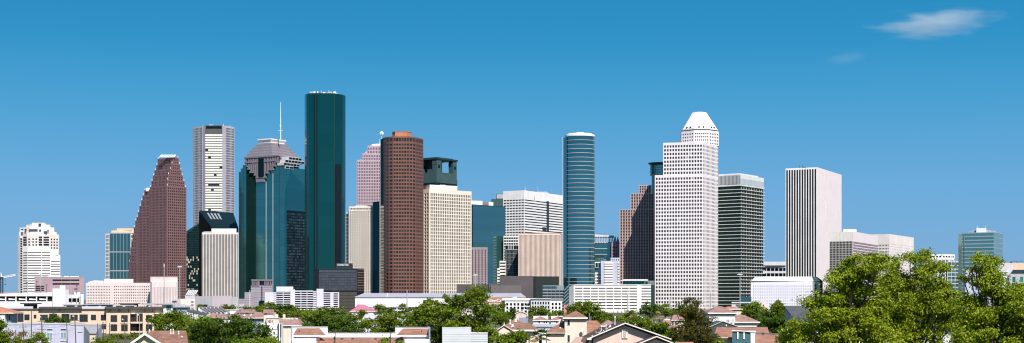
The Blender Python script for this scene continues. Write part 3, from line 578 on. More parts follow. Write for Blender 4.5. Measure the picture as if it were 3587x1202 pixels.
s_ = S('grid', wall('rosy_brick', (.48, .26, .27)), DGLASS, nx=4, row=4, wf=.55, hf=.5, top=3); block(T, 2143, 2169, 2172, Y, 6, 853, s_, None, wall('rosy_brick', ()), deep=20)
T.part('roof', GREYC, lambda m: (m.add([(*P(2146, Y), gz(853, Y)), (*P(2159, Y), gz(853, Y)), (*P(2157, Y+8), gz(828, Y)), (*P(2152, Y+8), gz(830, Y)), (*P(2146, Y+16), gz(853, Y)), (*P(2159, Y+16), gz(853, Y))], [(0, 1, 2, 3), (1, 5, 2), (0, 3, 4), (5, 4, 3, 2)])))
T.part('gable', wall('rosy_brick', ()), lambda m: m.add([(*P(2157, Y-1), gz(853, Y)), (*P(2171, Y-1), gz(853, Y)), (*P(2164, Y-1), gz(827, Y)), (*P(2157, Y+9), gz(853, Y)), (*P(2171, Y+9), gz(853, Y)), (*P(2164, Y+9), gz(827, Y))], [(0, 1, 2), (5, 4, 3), (0, 2, 5, 3), (1, 4, 5, 2)])); T.done()
Y = 1755; T = thing('office_building', 'low dark teal glass block with a white frame, right of the oval tower', 'building', 2100, Y)
block(T, 2080, 2116, 2118, Y, 4, 893, S('curtain', DGREEN, PALEG, nx=6, row=11, t=.4, th=.8, top=3), None, DGREEN, deep=18)
block(T, 2084, 2106, 2107, Y-2, 4, 918, S('grid', WHITE, DTEAL, nx=2, row=10, wf=.85, hf=.8, top=.7), None, WHITE, z0=gz(938, Y), deep=10); block(T, 2084, 2107, 2108, Y-1, 4, 955, S('grid', WHITE, DGLASS, nx=4, row=4, wf=.6, hf=.6, top=.7), None, WHITE, deep=10); T.done()
Y = 1745; T = thing('office_building', 'lilac-white concrete block with a central column of window rows left of the brown striped tower', 'building', 2138, Y)
block(T, 2105, 2170, 2172, Y, 3, 914, None, None, LILAC, deep=20)
q = rect(2117, 2147, 2148, Y-.3, 3); face(T, q[0], q[1], 4, gz(919, Y), S('bands', WHITE, DGLASS, row=9.4*Y/F, hf=.3, seg=7, top=.6, part='window_panel')); block(T, 2139, 2171, 2172, Y+3, 3, 903, S('grid', LILAC, DGLASS, nx=4, row=5, wf=.4, hf=.5, top=1), None, LILAC, z0=gz(914, Y)-.5, deep=14)
q = rect(2163, 2170, 2171, Y-.3, 3); face(T, q[0], q[1], 4, gz(919, Y), S('bands', WHITE, DGLASS, row=9.4*Y/F, hf=.35, top=.6, part='window_panel')); T.done()
# ---- brown striped stepped tower
Y = 1765; T = thing('office_tower', 'brown tower with pale vertical ribs stepping up toward the white grid tower', TOWER, 2230, Y)
RIB = wall('pale_brown_rib', (.47, .37, .36)); SP = wall('dark_brown_spandrel', (.27, .165, .135))
def fs(n): return S('fins', RIB, BROWNW, nx=n, wf=.66, top=.8, D=.8, span=SP, row=9.4*Y/F*.5+2, hf=.5, part='ribs', name='window_strip', ml=.3, mr=.3)
block(T, 2171, 2290, 2296, Y, 4, 734, fs(13), None, BROWN, deep=40); block(T, 2209, 2290, 2296, Y+.02, 4, 678, fs(9), None, BROWN, z0=gz(734, Y)-.2, deep=38); block(T, 2238, 2281, 2284, Y+.04, 4, 649, fs(5), None, BROWN, z0=gz(678, Y)-.2, deep=34); T.done()
Y = 1835; T = thing('office_tower', 'narrow teal glass tower with a flared disc roof tucked behind the white grid tower', TOWER, 2300, Y)
n_ = 12; cx, cy = gx(2318, Y), Y+16; rr = 36*Y/F
def rg(r): return [Vector((cx+r*math.cos(R(i*15)), cy+r*math.sin(R(i*15)))) for i in range(24)]
BT2 = glass('stair_glass', (.08, .22, .24), .8, .15); 
T.part('upper_drum', BT2, lambda m: m.prism(rg(rr), gz(612, Y), gz(576, Y))); T.part('roof_disc', DGREEN, lambda m: m.frustum(rg(rr*.95), gz(577, Y), rg(rr*1.2), gz(569, Y)).prism(rg(rr*1.2), gz(569, Y)+.01, gz(567, Y)))
T.part('drum_bands', DGREEN, lambda m: [m.prism(rg(rr+.4), gz(580+i*6, Y), gz(579+i*6, Y)) for i in range(6)])
T.part('body', BT2, lambda m: m.prism([P(2283, Y+2), P(2320, Y+2), P(2320, Y+40), P(2283, Y+40)], 0, gz(611, Y))); T.done()
# ---- tall white grid tower
Y = 1680; T = thing('office_tower', 'tall white grid tower with square windows and a truncated pyramid cap', TOWER, 2400, Y)
WC = wall('bright_white_panel', (.77, .72, .73), var=.06, streak=.05)
s1 = S('grid', WC, BLINDG, cw=9.75*Y/F, row=13.1*Y/F, wf=.56, hf=.52, top=2.2, D=.4, ml=.6, mr=.2, part='white_facade'); s2 = dict(s1); s2['nx'] = 12; s2['wf'] = .5
def body22(pl, py, pc=2461, pr=2514, z0=0, dy=0, nR=12):
    a, b_ = R(12), R(62); C = P(pc, Y+dy)
    def sol(px, d):
        m = (px-CX)/F; return C+d*((m*C.y-C.x)/(d.x-m*d.y))
    Lp = sol(pl, Vector((-math.cos(a), math.sin(a)))); Rp = sol(pr, Vector((math.cos(b_), math.sin(b_))))
    poly = [Lp, C, Rp, Rp*((Rp.y+62)/Rp.y), Lp+Vector((14, 85))]; z1 = gz(py, Y)
    T.mb('core', WC).prism(poly, z0, z1); s3 = dict(s2); s3['nx'] = nR; face(T, Lp, C, z0, z1, s1); face(T, C, Rp, z0, z1, s3); return poly, z1
body22(2294, 611); p_, zz = body22(2323, 497, z0=gz(611, Y)+.05, dy=1.5)
c8 = P(2449, Y+55); r8 = 63.5*(Y+55)/F/math.cos(R(22.5)); Yo = Y; Y = Y+55
def oct8(r, z=0): return [Vector((c8.x+r*math.cos(R(22.5+i*45)), c8.y+r*math.sin(R(22.5+i*45)))) for i in range(8)]
o = oct8(r8); T.mb('core', WC).prism(o, zz-.5, gz(464, Y))
for i in (3, 4, 5, 6): face(T, o[i], o[i+1], zz+.1, gz(466, Y), S('grid', WC, BLINDG, nx=5 if i in (3, 6, 4) else 7, row=12*Y/F, wf=.5, hf=.42, top=1.5, D=.5, part='white_facade'))
T.mb('crown_slot', BLACKG).prism(oct8(r8*.93), gz(464.5, Y), gz(459, Y)); T.part('crown_pyramid', WC, lambda m: (m.prism(oct8(r8*.965), gz(460, Y), gz(456.5, Y)), m.frustum(oct8(r8*.95), gz(456.6, Y), oct8(r8*.38), gz(396, Y)), m.prism(oct8(r8*.30), gz(396, Y), gz(394.5, Y))))
for i in range(10):
    a = R(202+i*15.1); rad = r8*.915; T.part('porthole', BLACKG, lambda m: m.tube([(c8.x+rad*.86*math.cos(a), c8.y+rad*.86*math.sin(a), gz(452, Y)), (c8.x+rad*.97*math.cos(a), c8.y+rad*.97*math.sin(a), gz(452, Y))], 1.0, 8))
T.done()
# ---- green tower with projecting white slabs
Y = 1740; T = thing('office_tower', 'dark green glass tower with projecting white sun slabs and a pale screened top', TOWER, 2595, Y)
SL = wall('pale_slab', (.62, .64, .62)); n_ = 36; q = rect(2500, 2592, 2672, Y, 36); zt = gz(651, Y)
T.mb('core', BLACKG).prism(q, 0, zt); rh = zt/n_
s_ = S('curtain', DGREEN, GREENG, nx=1, row=rh, t=.2, th=.2, top=.02)
face(T, q[0], q[1], 0, zt, s_); face(T, q[1], q[2], 0, zt, s_); ce = sum(q, Vector((0, 0)))/4
def grow(q, d):
    ul_, ur_ = (q[0]-q[1]).normalized(), (q[2]-q[1]).normalized()
    return [q[0]+ul_*d-ur_*d, q[1]-ul_*d-ur_*d, q[2]+ur_*d-ul_*d, q[3]+ul_*d+ur_*d]
for j in range(1, n_): T.part('floor_slab', SL, lambda m: m.prism(grow(q, 2.3), rh*j-.35, rh*j+.25))
for i in range(9):
    c = q[1].lerp(q[2], (i+.5)/9); T.part('column', SL, lambda m: m.prism([c+Vector((-.2, -.5)), c+Vector((.2, -.5)), c+Vector((.2, .3)), c+Vector((-.2, .3))], 0, zt))
T.part('roof_slab', SL, lambda m: m.prism(grow(q, 1.5), zt+.02, zt+1.6)); scr = grow(q, .9)
T.mb('screen_core', LGREY).prism(q, zt+1.6, gz(612, Y)-.3); zs, ze = gz(645, Y), gz(612, Y)
face(T, scr[0], scr[1], zs, ze, S('fins', wall('grey_screen', (.40, .43, .46)), DARK, nx=20, wf=.45, top=1, D=.5, part='screen', name='screen_slot')); face(T, scr[1], scr[2], zs, ze, S('curtain', SL, wall('pale_blue_panel', (.38, .44, .52)), nx=14, row=6, t=.3, th=.3, top=5, part='screen', name='screen_panel'))
T.part('roof_frame', LGREY, lambda m: (m.prism(inset(q, .86), ze-.3, ze+.8), m.prism(inset(q, .80), ze+.8, ze+2.4))); T.part('roof_opening', BLACKG, lambda m: m.prism(inset(q, .60), ze+2.4, ze+2.9)); T.done()
Y = 2050; T = thing('office_building', 'low pale-topped dark glass building between the green slab tower and the striped white tower', 'building', 2715, Y)
block(T, 2670, 2757, 2760, Y, 3, 930, S('bands', LGREY, GREENG, row=8, hf=.6, seg=6, top=2, post=.8), None, DGREEN, deep=25); T.part('roof', LGREY, lambda m: m.prism([P(2676, Y-3), P(2755, Y-3), P(2755, Y+20), P(2676, Y+20)], gz(930, Y), gz(917, Y))); T.done()
# ---- white tower with black vertical stripes
Y = 1790; T = thing('office_tower', 'white tower with bold black vertical stripes and a blank pinkish side', TOWER, 2863, Y)
q, z1 = block(T, 2752, 2863, 2948, Y, 27, 586, S('fins', WHITE, BLACKG, nx=12, wf=.64, top=2.2, ml=.3, mr=.8, D=.4, name='window_strip', part='fins'), None, wall('rosy_white_panel', (.80, .70, .71), var=.04, streak=.05, fine=.35))
T.part('roof_hoist', DARK, lambda m: [m.prism([P(2812, Y+20), P(2822, Y+20), P(2822, Y+23), P(2812, Y+23)], z1+1.5, z1+2.2)]+[m.tube([(gx(x, Y), Y+20, z1-.2), (gx(x, Y), Y+20, z1+4.5)], .3, 5) for x in (2811, 2823)]); T.done()
Y = 1480; T = thing('office_building', 'wide pinkish block with a dark gridded left side, behind the big tree', 'building', 2985, Y)
RW = wall('rosy_white_panel', ())
q, z1 = block(T, 2905, 2988, 3075, Y, 27, 811, S('grid', WARMWHITE, BLACKG, nx=16, row=9.5*Y/F*.9, wf=.76, hf=.78, top=(845-811)*Y/F, D=.3), S('bands', RW, glass('rose_brown_glass', (.40, .24, .22), .3, .3, .8, 1.2), row=9.8*Y/F, hf=.74, seg=15, top=(845-811)*Y/F, D=.2, post=.2), RW)
T.part('penthouse', WHITE, lambda m: m.prism([P(2955, Y+16), P(3000, Y+20), P(3000, Y+35), P(2955, Y+30)], z1-.1, gz(800, Y))); T.done()
Y = 1620; T = thing('office_building', 'pale cream block with small square windows and thin lines, second behind the big tree', 'building', 3115, Y)
q, z1 = block(T, 3040, 3115, 3200, Y, 30, 820, S('grid', WARMWHITE, DGLASS, nx=14, row=11.5*Y/F, wf=.55, hf=.45, top=(854-820)*Y/F, D=.5), S('bands', WARMWHITE, GREYC, row=9*Y/F, hf=.1, top=(850-820)*Y/F, D=.25, name='joint_band'), WARMWHITE); T.done()
Y = 1560; T = thing('apartment_tower', 'grey-white apartment tower with a curved windowed crown behind the big tree', 'tower', 3300, Y)
BW = glass('balcony_teal_glass', (.10, .28, .28), .6, .2, .5, 1.4)
s_ = S('grid', LGREY, BW, cw=4.4, row=3.9, wf=.66, hf=.62, top=1.5, D=.6)
cols(T, [(3245, Y+3), (3285, Y), (3325, Y), (3340, Y+5)], 0, gz(905, Y), s_, LGREY, depth=25); cols(T, [(3318, Y-2), (3359, Y-2)], 0, gz(915, Y), S('grid', LGREY, BW, nx=3, row=3.9, wf=.8, hf=.7, top=1, D=.6), LGREY, depth=15)
pts = [(3250, Y+5), (3265, Y+3), (3300, Y+2), (3330, Y+4), (3343, Y+9)]; cols(T, pts, gz(905, Y), gz(891, Y), S('grid', WHITE, DGLASS, cw=3, row=9, wf=.6, hf=.5, top=.7, D=.4, part='crown'), WHITE, depth=16); T.done()
Y = 1450; T = thing('office_tower', 'pale blue-green glass tower with rooftop plant, rightmost high-rise', TOWER, 3430, Y)
st = S('curtain', wall('pale_mullion', (.30, .40, .44)), PALEG, nx=1, row=13*Y/F, t=.25, th=1.0, top=.5, HD=.45); sr = S('curtain', wall('pale_mullion', ()), PALEG, nx=9, row=5, t=.9, th=.3, top=.5, vstrip=True)
q = rect(3370, 3482, 3512, Y, 32); z1 = gz(813, Y); T.mb('core', PALEG).prism(q, 0, z1); face(T, q[0], q[1], 0, z1, st); face(T, q[1], q[2], 0, z1, sr)  # pale teal is the tint of the glass itself
T.part('side_wing', PALEG, lambda m: m.prism([P(3357, Y+26), P(3379, Y+14), P(3381, Y+24), P(3362, Y+45)], 0, gz(817, Y)))
T.part('penthouse', LGREY, lambda m: m.prism([P(3420, Y+12), P(3455, Y+12), P(3455, Y+24), P(3420, Y+24)], z1-.1, gz(797, Y))); units(T, q, z1, GREYC, 5, 3, seed=6, lo=.1, hi=.9)
for x in (3424, 3453): mast(T, x, Y+14, gz(798, Y), gz(786, Y), SILVER, .25)
T.done()
# ================================================================ mid-rise buildings
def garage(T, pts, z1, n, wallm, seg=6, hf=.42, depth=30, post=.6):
    """parking decks: pale parapet bands with black panes painting the deck shade between"""
    st = S('bands', wallm, BLACK, row=z1/n, hf=hf, seg=seg, top=.6, D=.8, name='painted_deck_shade', post=post, part='deck_parapets'); return cols(T, pts, 0, z1, st, GREYC, depth=depth)
Y = 1500; T = thing('office_building', 'mauve brick block with long black window slots right of the white banded tower', 'building', 208, Y)
MV = wall('mauve_brick', (.42, .30, .34), var=.15); MVG = wall('mauve_grey_panel', (.33, .30, .34)); q, z1 = block(T, 121, 294, 296, Y, .3, 972, None, None, MV, deep=30)
for (a, b_, c, d) in ((184, 278, 979, 983), (184, 278, 992, 996), (259, 272, 1011, 1013), (124, 155, 1001, 1003.5), (124, 155, 1008, 1010.5), (124, 155, 1015, 1017.5)):
    w_ = 3 if b_-a > 40 else 1
    for i in range(w_): T.part('window_band', BLACKG, lambda m: m.prism([P(a+(b_-a)*i/w_+.4, Y-.4), P(a+(b_-a)*(i+1)/w_-.4, Y-.4), P(a+(b_-a)*(i+1)/w_, Y+9), P(a+(b_-a)*i/w_, Y+9)], gz(d, Y), gz(c, Y)))
T.part('roof_edge', MVG, lambda m: m.prism(inset(q, 1.004), z1, z1+.8)); units(T, q, z1, WHITE, 4, 1.8, seed=9, lo=.3, hi=.9); T.done()
Y = 700; T = thing('parking_garage', 'white open parking garage with a tall white stair tower at the left edge', 'garage', 130, Y)
GW = wall('garage_white', (.78, .76, .78), var=.05); s_ = S('bands', GW, BLACK, row=30, hf=.5, top=1, name='painted_deck_shade')
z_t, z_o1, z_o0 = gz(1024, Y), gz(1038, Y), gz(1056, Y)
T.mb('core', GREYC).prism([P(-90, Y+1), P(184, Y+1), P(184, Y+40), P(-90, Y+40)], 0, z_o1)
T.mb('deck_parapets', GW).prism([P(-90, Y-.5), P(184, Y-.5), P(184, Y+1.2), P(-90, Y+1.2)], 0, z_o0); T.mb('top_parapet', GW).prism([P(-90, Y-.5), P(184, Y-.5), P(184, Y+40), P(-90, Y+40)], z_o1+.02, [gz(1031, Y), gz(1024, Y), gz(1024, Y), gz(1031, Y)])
T.part('painted_deck_shade', BLACK, lambda m: m.prism([P(-89, Y+.9), P(183, Y+.9), P(183, Y+1.1), P(-89, Y+1.1)], z_o0, z_o1))  # flat black sheet in place of the shaded deck interior
for i in range(8): T.part('pillar', GW, lambda m: m.prism([P(-88+i*36-2, Y-.3), P(-88+i*36+2, Y-.3), P(-88+i*36+2, Y+.95), P(-88+i*36-2, Y+.95)], z_o0-.02, z_o1+.02))
for i in range(7):
    a = -84+i*36+6; T.part('ramp_parapet', GW, lambda m: m.prism([P(a, Y+.3), P(a+26, Y+.3), P(a+26, Y+.8), P(a, Y+.8)], gz(1051, Y), [gz(1045, Y), gz(1047.5, Y), gz(1047.5, Y), gz(1045, Y)]))
T.part('stair_tower', GW, lambda m: m.prism([P(184, Y-3), P(210, Y-3), P(210, Y+8), P(184, Y+8)], 0, gz(1011, Y)).prism([P(209, Y-3.2), P(229, Y-3.2), P(229, Y+8), P(209, Y+8)], 0, gz(1000, Y)).prism([P(228, Y-2), P(241, Y+1), P(241, Y+9), P(228, Y+9)], 0, gz(1015, Y)))
pts = [P(241, Y+2), P(252, Y+.5), P(263, Y), P(272, Y+1), P(283, Y+4)]
T.mb('curved_ramp', GW).prism(pts+[P(283, Y+14), P(241, Y+14)], gz(1045, Y), [gz(1031, Y), gz(1033, Y), gz(1036, Y), gz(1038, Y), gz(1039, Y), gz(1036, Y), gz(1031, Y)]).prism(pts+[P(283, Y+14), P(241, Y+14)], 0, gz(1059, Y))
T.part('painted_deck_shade', BLACK, lambda m: m.prism([p+Vector((0, 1)) for p in pts]+[P(283, Y+12), P(241, Y+12)], gz(1060, Y), gz(1044, Y)))  # black fill painted as shade behind the curved ramp
for x in (251, 268, 278): T.part('pillar', GW, lambda m: m.prism([P(x, Y-.2), P(x+2, Y-.2), P(x+2, Y+2.2), P(x, Y+2.2)], gz(1059, Y), gz(1045, Y)))
T.part('stair_tower', GW, lambda m: m.prism([P(282, Y+1), P(293, Y+1), P(293, Y+10), P(282, Y+10)], 0, gz(1026, Y))); T.part('rear_tower', GW, lambda m: m.prism([P(260, Y+9), P(283, Y+9), P(283, Y+15), P(260, Y+15)], 0, gz(1024.5, Y))); T.part('cornice', GREYC, lambda m: m.prism([P(281, Y+.6), P(294, Y+.6), P(294, Y+10.4), P(281, Y+10.4)], gz(1026, Y)+.01, gz(1023.8, Y)))
for x, t in ((95, 990), (129, 987), (141, 1003), (163, 998), (269, 1000)): T.part('deck_lamp', DARK, lambda m: m.tube([(gx(x, Y+8), Y+8, gz(1036, Y)), (gx(x, Y+8), Y+8, gz(t, Y+8))], .12, 5).box(gx(x, Y+8)-.5, gx(x, Y+8)+.5, Y+7.8, Y+8.2, gz(t, Y+8)-.1, gz(t, Y+8)+.15))
T.done()
Y = 1420; T = thing('civic_building', 'long pinkish-white building with rows of tiny square windows', 'building', 450, Y)
s_ = S('grid', PINKW, DGLASS, nx=19, row=10.1*Y/F, wf=.38, hf=.38, top=2.4, D=.4); WP = wall('rosy_civic_stone', (.72, .62, .61)); s_['wall'] = WP
block(T, 301, 388, 389, Y, 2, 991, dict(s_, nx=15), None, WP, deep=30); block(T, 388, 396, 397, Y-.3, 2, 990, None, None, WP, deep=30); block(T, 396, 526, 527, Y-.2, 2, 991, dict(s_, nx=17), None, WP, deep=30)
T.mb('core', WP).prism([P(364, Y+10), P(467, Y+10), P(467, Y+25), P(364, Y+25)], gz(992, Y), gz(977, Y)); units(T, [P(310, Y+8), P(460, Y+8), P(460, Y+20), P(310, Y+20)], gz(990, Y), LGREY, 3, 2, seed=12, lo=.1, hi=.3)
T.done()
Y = 1380; T = thing('civic_building', 'pale pink civic block with tall narrow windows and a set-back top', 'building', 575, Y)
s2 = S('grid', PINKW, wall('pale_grey_pane', (.38, .33, .36)), nx=16, row=60, wf=.34, hf=.9, top=4, bot=5, D=.4, name='tall_window')
cols(T, [(526, Y+3), (532, Y), (618, Y), (624, Y+3)], 0, gz(988, Y), [None, s2, None], PINKW, depth=28); T.mb('core', PINKW).prism([P(527, Y+2), P(622, Y+2), P(622, Y+24), P(527, Y+24)], gz(988, Y)-.1, gz(970, Y)); T.part('roof_edge', ROSE, lambda m: m.prism([P(527, Y+1.7), P(622, Y+1.7), P(622, Y+24), P(527, Y+24)], gz(970, Y)+.01, gz(968.6, Y))); T.done()
Y = 1640; T = thing('parking_garage', 'white five-deck parking garage with stair towers below the teal tower', 'garage', 1060, Y)
GL = wall('lilac_white_concrete', (.68, .66, .74))
T.part('stair_tower', GL, lambda m: m.prism([P(928, Y-2), P(956, Y-2), P(956, Y+12), P(928, Y+12)], 0, gz(1024, Y))); T.part('stair_tower', GL, lambda m: m.prism([P(1017, Y-1.6), P(1033, Y-1.6), P(1033, Y+12), P(1017, Y+12)], 0, gz(1014, Y))); T.part('stair_tower', GL, lambda m: m.prism([P(1109, Y-1.8), P(1133, Y-1.8), P(1133, Y+12), P(1109, Y+12)], 0, gz(1012, Y))); T.part('stair_tower', GL, lambda m: m.prism([P(1157, Y-.9), P(1168, Y-.9), P(1168, Y+10), P(1157, Y+10)], 0, gz(1024, Y))); T.part('stair_tower', GL, lambda m: m.prism([P(1184, Y-.9), P(1188, Y-.9), P(1188, Y+10), P(1184, Y+10)], 0, gz(1024, Y))); T.part('stair_tower', GL, lambda m: m.prism([P(968, Y+2), P(1027, Y+2), P(1027, Y+12), P(968, Y+12)], gz(1020, Y), gz(1004, Y)))
def gg(a, b_, t, n, seg, hf): cols(T, [(a, Y), (b_, Y)], 0, gz(t, Y), S('bands', GL, BLACKG, row=gz(t, Y)/n, hf=hf, seg=seg, top=.7, D=.7, name='painted_deck_shade', part='deck_parapets#%d' % a, post=.7, ml=.1, mr=.1), GREYC, depth=24, part='core#%d' % a)  # black bands paint the shade inside the decks
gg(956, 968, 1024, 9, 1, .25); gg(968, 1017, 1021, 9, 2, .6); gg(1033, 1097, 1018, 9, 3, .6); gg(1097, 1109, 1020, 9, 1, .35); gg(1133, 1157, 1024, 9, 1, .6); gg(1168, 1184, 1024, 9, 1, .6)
T.done()
Y = 1690; T = thing('hotel', 'brown glass hotel with a dark rooftop sign box', 'hotel', 1180, Y)
BG = glass('smoky_brown_glass', (.16, .15, .16), .7, .15, .85, 1.15); BD = glass('dark_smoky_glass', (.06, .055, .05), .7, .15, .85, 1.15)
T.mb('body', BD).prism([P(1098, Y+6), P(1116, Y), P(1252, Y), P(1275, Y+8), P(1275, Y+35), P(1098, Y+35)], 0, gz(943, Y))
face(T, P(1116, Y), P(1252, Y), gz(1018, Y), gz(944, Y), S('bands', BD, BG, row=9.3*Y/F, hf=.86, seg=12, top=.4, D=.3)); face(T, P(1252, Y), P(1275, Y+8), gz(1018, Y), gz(944, Y), S('bands', BRICK, BD, row=9.3*Y/F, hf=.8, seg=3, top=.4, D=.2))
face(T, P(1188, Y-.5), P(1252, Y-.5), 0, gz(1022, Y), S('bands', BD, wall('olive_panel', (.07, .065, .055)), row=12*Y/F, hf=.9, seg=2, top=.4, D=.2, name='lower_panel'))
T.part('roof_edge', DGREEN, lambda m: m.prism([P(1097, Y+5), P(1115, Y-.6), P(1253, Y-.6), P(1276, Y+7.5), P(1276, Y+35), P(1097, Y+35)], gz(943, Y)+.01, gz(941, Y)))
T.part('sign_box', DARK, lambda m: m.prism([P(1176, Y+6), P(1224, Y+6), P(1236, Y+8), P(1236, Y+22), P(1176, Y+22)], gz(943, Y), gz(922, Y)))
def text(T, s, px, py, Y, hpx, mat, name='lettering', wpx=None, xs=1.0, dy=.0, sp=1.0):
    cu = bpy.data.curves.new('txt', 'FONT'); cu.body = s; cu.size = 1; cu.extrude = .03; cu.align_x = 'LEFT'; cu.offset = .012
    o = bpy.data.objects.new('txt', cu); COL.objects.link(o); bpy.context.view_layer.update()
    me = bpy.data.meshes.new_from_object(o.evaluated_get(bpy.context.evaluated_depsgraph_get())); w = max(v.co.x for v in me.vertices); h = max(v.co.y for v in me.vertices)
    bpy.data.objects.remove(o); sy = hpx*Y/F/h; sx = wpx*Y/F/w if wpx else sy
    x0, z0 = gx(px, Y), gz(py, Y)
    for v in me.vertices: x, y, z = v.co; v.co = (x0+x*sx-T.org.x, Y+dy-z*sy-T.org.y, z0+y*sy-T.org.z)
    me.materials.clear(); me.materials.append(mat); l = link(name, me, T.o); l['label'] = 'raised letters reading '+s
    return l
text(T, 'DOUBLETREE', 1180, 930.5, Y, 6.5, wall('sign_white', (.85, .85, .85)), wpx=39, dy=5.4)
text(T, 'THE  HOTEL', 1118, 941, Y, 0.1, WHITE, wpx=.1) if False else None
T.done()
Y = 1250; T = thing('warehouse', 'long white hall with a low grey metal roof behind the treetops', 'warehouse', 1500, Y)
q = [P(1244, Y), P(1840, Y), P(1822, Y+60), P(1262, Y+60)]; ze, zr = gz(1041, Y), gz(1027, Y+34)
T.part('wall', wall('hall_white', (.80, .76, .74), var=.03), lambda m: m.prism([P(1244, Y), P(1708, Y), P(1708, Y+60), P(1244, Y+60)], 0, ze))
T.part('roof', wall('grey_roof_metal', (.42, .42, .50)), lambda m: m.slab([(*P(1243, Y-.8), ze+.3), (*P(1842, Y-.8), ze+.3), (*P(1825, Y+34), zr), (*P(1275, Y+34), zr)], .5).slab([(*P(1275, Y+34.1), zr), (*P(1825, Y+34.1), zr), (*P(1820, Y+66), ze), (*P(1275, Y+66), ze)], .5))
for x in (1355, 1557): T.part('roof_seam', WHITE, lambda m: m.slab([(*P(x, Y-.9), ze+.6), (*P(x+2, Y-.9), ze+.6), (*P(x+3, Y+34), zr+.3), (*P(x+1, Y+34), zr+.3)], .3))
for r in range(2):
    for i in range(14):
        x = 1316+i*26
        if x < 1480: T.part('painted_deck_shade', BLACK, lambda m: m.prism([P(x, Y-.25), P(x+21, Y-.25), P(x+21, Y+.2), P(x, Y+.2)], gz(1084+11*r, Y), gz(1078.5+11*r, Y)))  # black slots painted as shade between the ledges
T.part('ledge', WHITE, lambda m: m.prism([P(1244, Y-.6), P(1480, Y-.6), P(1480, Y+.1), P(1244, Y+.1)], gz(1075, Y), gz(1073.5, Y)))
T.part('glazed_bay', DTEAL, lambda m: m.prism([P(1484, Y-2), P(1516, Y-2), P(1516, Y+.5), P(1484, Y+.5)], gz(1066, Y), gz(1051, Y)))
for i in range(3): T.part('window', WHITE, lambda m: m.prism([P(1490+i*7, Y-2.3), P(1494+i*7, Y-2.3), P(1494+i*7, Y-1.9), P(1490+i*7, Y-1.9)], gz(1064, Y), gz(1055, Y)))
T.part('sign_wall', wall('sign_tan', (.40, .22, .12), var=.02), lambda m: m.prism([P(1700, Y-1), P(1842, Y-1), P(1838, Y+20), P(1702, Y+20)], gz(1073, Y), [gz(1041.5, Y), gz(1041.5, Y), gz(1041.5, Y), gz(1041.5, Y)]))
garage(T, [(1709, Y-.6), (1815, Y-.6)], gz(1074, Y), 2, WARMWHITE, seg=4, hf=.42, depth=20); SW = wall('sign_white', ())
text(T, 'AllenCenter', 1703, 1058.5, Y, 11, SW, wpx=86, dy=-1.3); text(T, 'Houston Metropolitan', 1690, 1067, Y, 5.2, SW, wpx=96, dy=-1.3)
T.done()
Y = 1560; T = thing('arena_building', 'low dark brown-grey windowless hall with a green-black right side', 'building', 1800, Y)
DG2 = wall('dark_grey_cladding', (.105, .09, .095), .6, var=.2); DG3 = wall('green_black_cladding', (.02, .028, .026), .5)
T.mb('wall', DG2).prism([P(1600, Y+3), P(1752, Y+3), P(1752, Y+40), P(1600, Y+40)], 0, gz(996, Y)).prism([P(1750, Y), P(1868, Y), P(1868, Y+45), P(1750, Y+45)], 0, gz(967, Y)).prism([P(1712, Y+1), P(1764, Y+1), P(1764, Y+30), P(1712, Y+30)], 0, gz(993, Y))
T.part('side_wall', DG3, lambda m: m.prism([P(1868, Y), P(1876, Y+3), P(1958, Y+8), P(1958, Y+45), P(1868, Y+45)], 0, gz(968, Y)))
T.part('cladding_panel', wall('grey_cladding_panel', (.15, .135, .14), .5), lambda m: m.prism([P(1720, Y-1), P(1825, Y-1), P(1825, Y-.1), P(1720, Y-.1)], gz(1040, Y), gz(1000, Y))); T.done()
T_ = None
Y = 1480; T = thing('parking_garage', 'blue-grey sloping parking decks beside the dark windowless hall', 'garage', 1938, Y)
BGW = wall('blue_grey_concrete', (.24, .27, .31)); poly = cols(T, [(1901, Y), (1975, Y)], 0, gz(1000, Y), S('bands', BGW, BLACKG, row=10*Y/F, hf=.5, seg=5, top=4.5, D=.7, name='painted_deck_shade', post=.3), DGREEN, depth=20)  # dark bands paint the shade between the sloping decks
face(T, P(1901, Y-.6), P(1950, Y-.6), gz(1012, Y), gz(1002, Y), S('curtain', BGW, BLUEG, nx=8, row=6, top=.2))
T.part('slanted_brace', BGW, lambda m: [m.tube([(gx(1976, Y), Y-2, gz(1090-12*i, Y)), (gx(1992, Y), Y-2, gz(1074-12*i, Y))], .6, 4) for i in range(7)]); T.part('stair_glass', DTEAL, lambda m: m.prism([P(1975, Y-1), P(1993, Y-1), P(1993, Y+10), P(1975, Y+10)], 0, gz(1001, Y))); T.done()
Y = 1150; T = thing('apartment_building', 'white three-storey apartment block with dark windows before the dark windowless hall', 'building', 1865, Y)
s_ = S('grid', WHITE, GREENG, nx=5, row=13.3*Y/F, wf=.5, hf=.62, top=1.6, D=.35, name='window')
cols(T, [(1757, Y+3), (1769, Y)], 0, gz(1052, Y), S('bands', LGREY, DTEAL, row=3.1, hf=.7, top=.5), WHITE, depth=15); cols(T, [(1769, Y), (1862, Y)], 0, gz(1053, Y), dict(s_, nx=7), WHITE, depth=16); cols(T, [(1860, Y-2), (1928, Y-2)], 0, gz(1048, Y), dict(s_, nx=7, wall=LGREY), LGREY, depth=16); cols(T, [(1928, Y), (1968, Y)], 0, gz(1052, Y), dict(s_, nx=3), WHITE, depth=15)
T.part('roof', LGREY, lambda m: (m.prism([P(1755, Y-1), P(1862, Y-1), P(1862, Y+17), P(1755, Y+17)], gz(1053, Y)+.01, gz(1050.5, Y)), m.prism([P(1857, Y-3.4), P(1930, Y-3.4), P(1930, Y+16), P(1857, Y+16)], gz(1048, Y)+.01, gz(1045.5, Y)), m.prism([P(1926, Y-1), P(1974, Y-1), P(1974, Y+16), P(1926, Y+16)], gz(1052, Y)+.01, gz(1050, Y))))
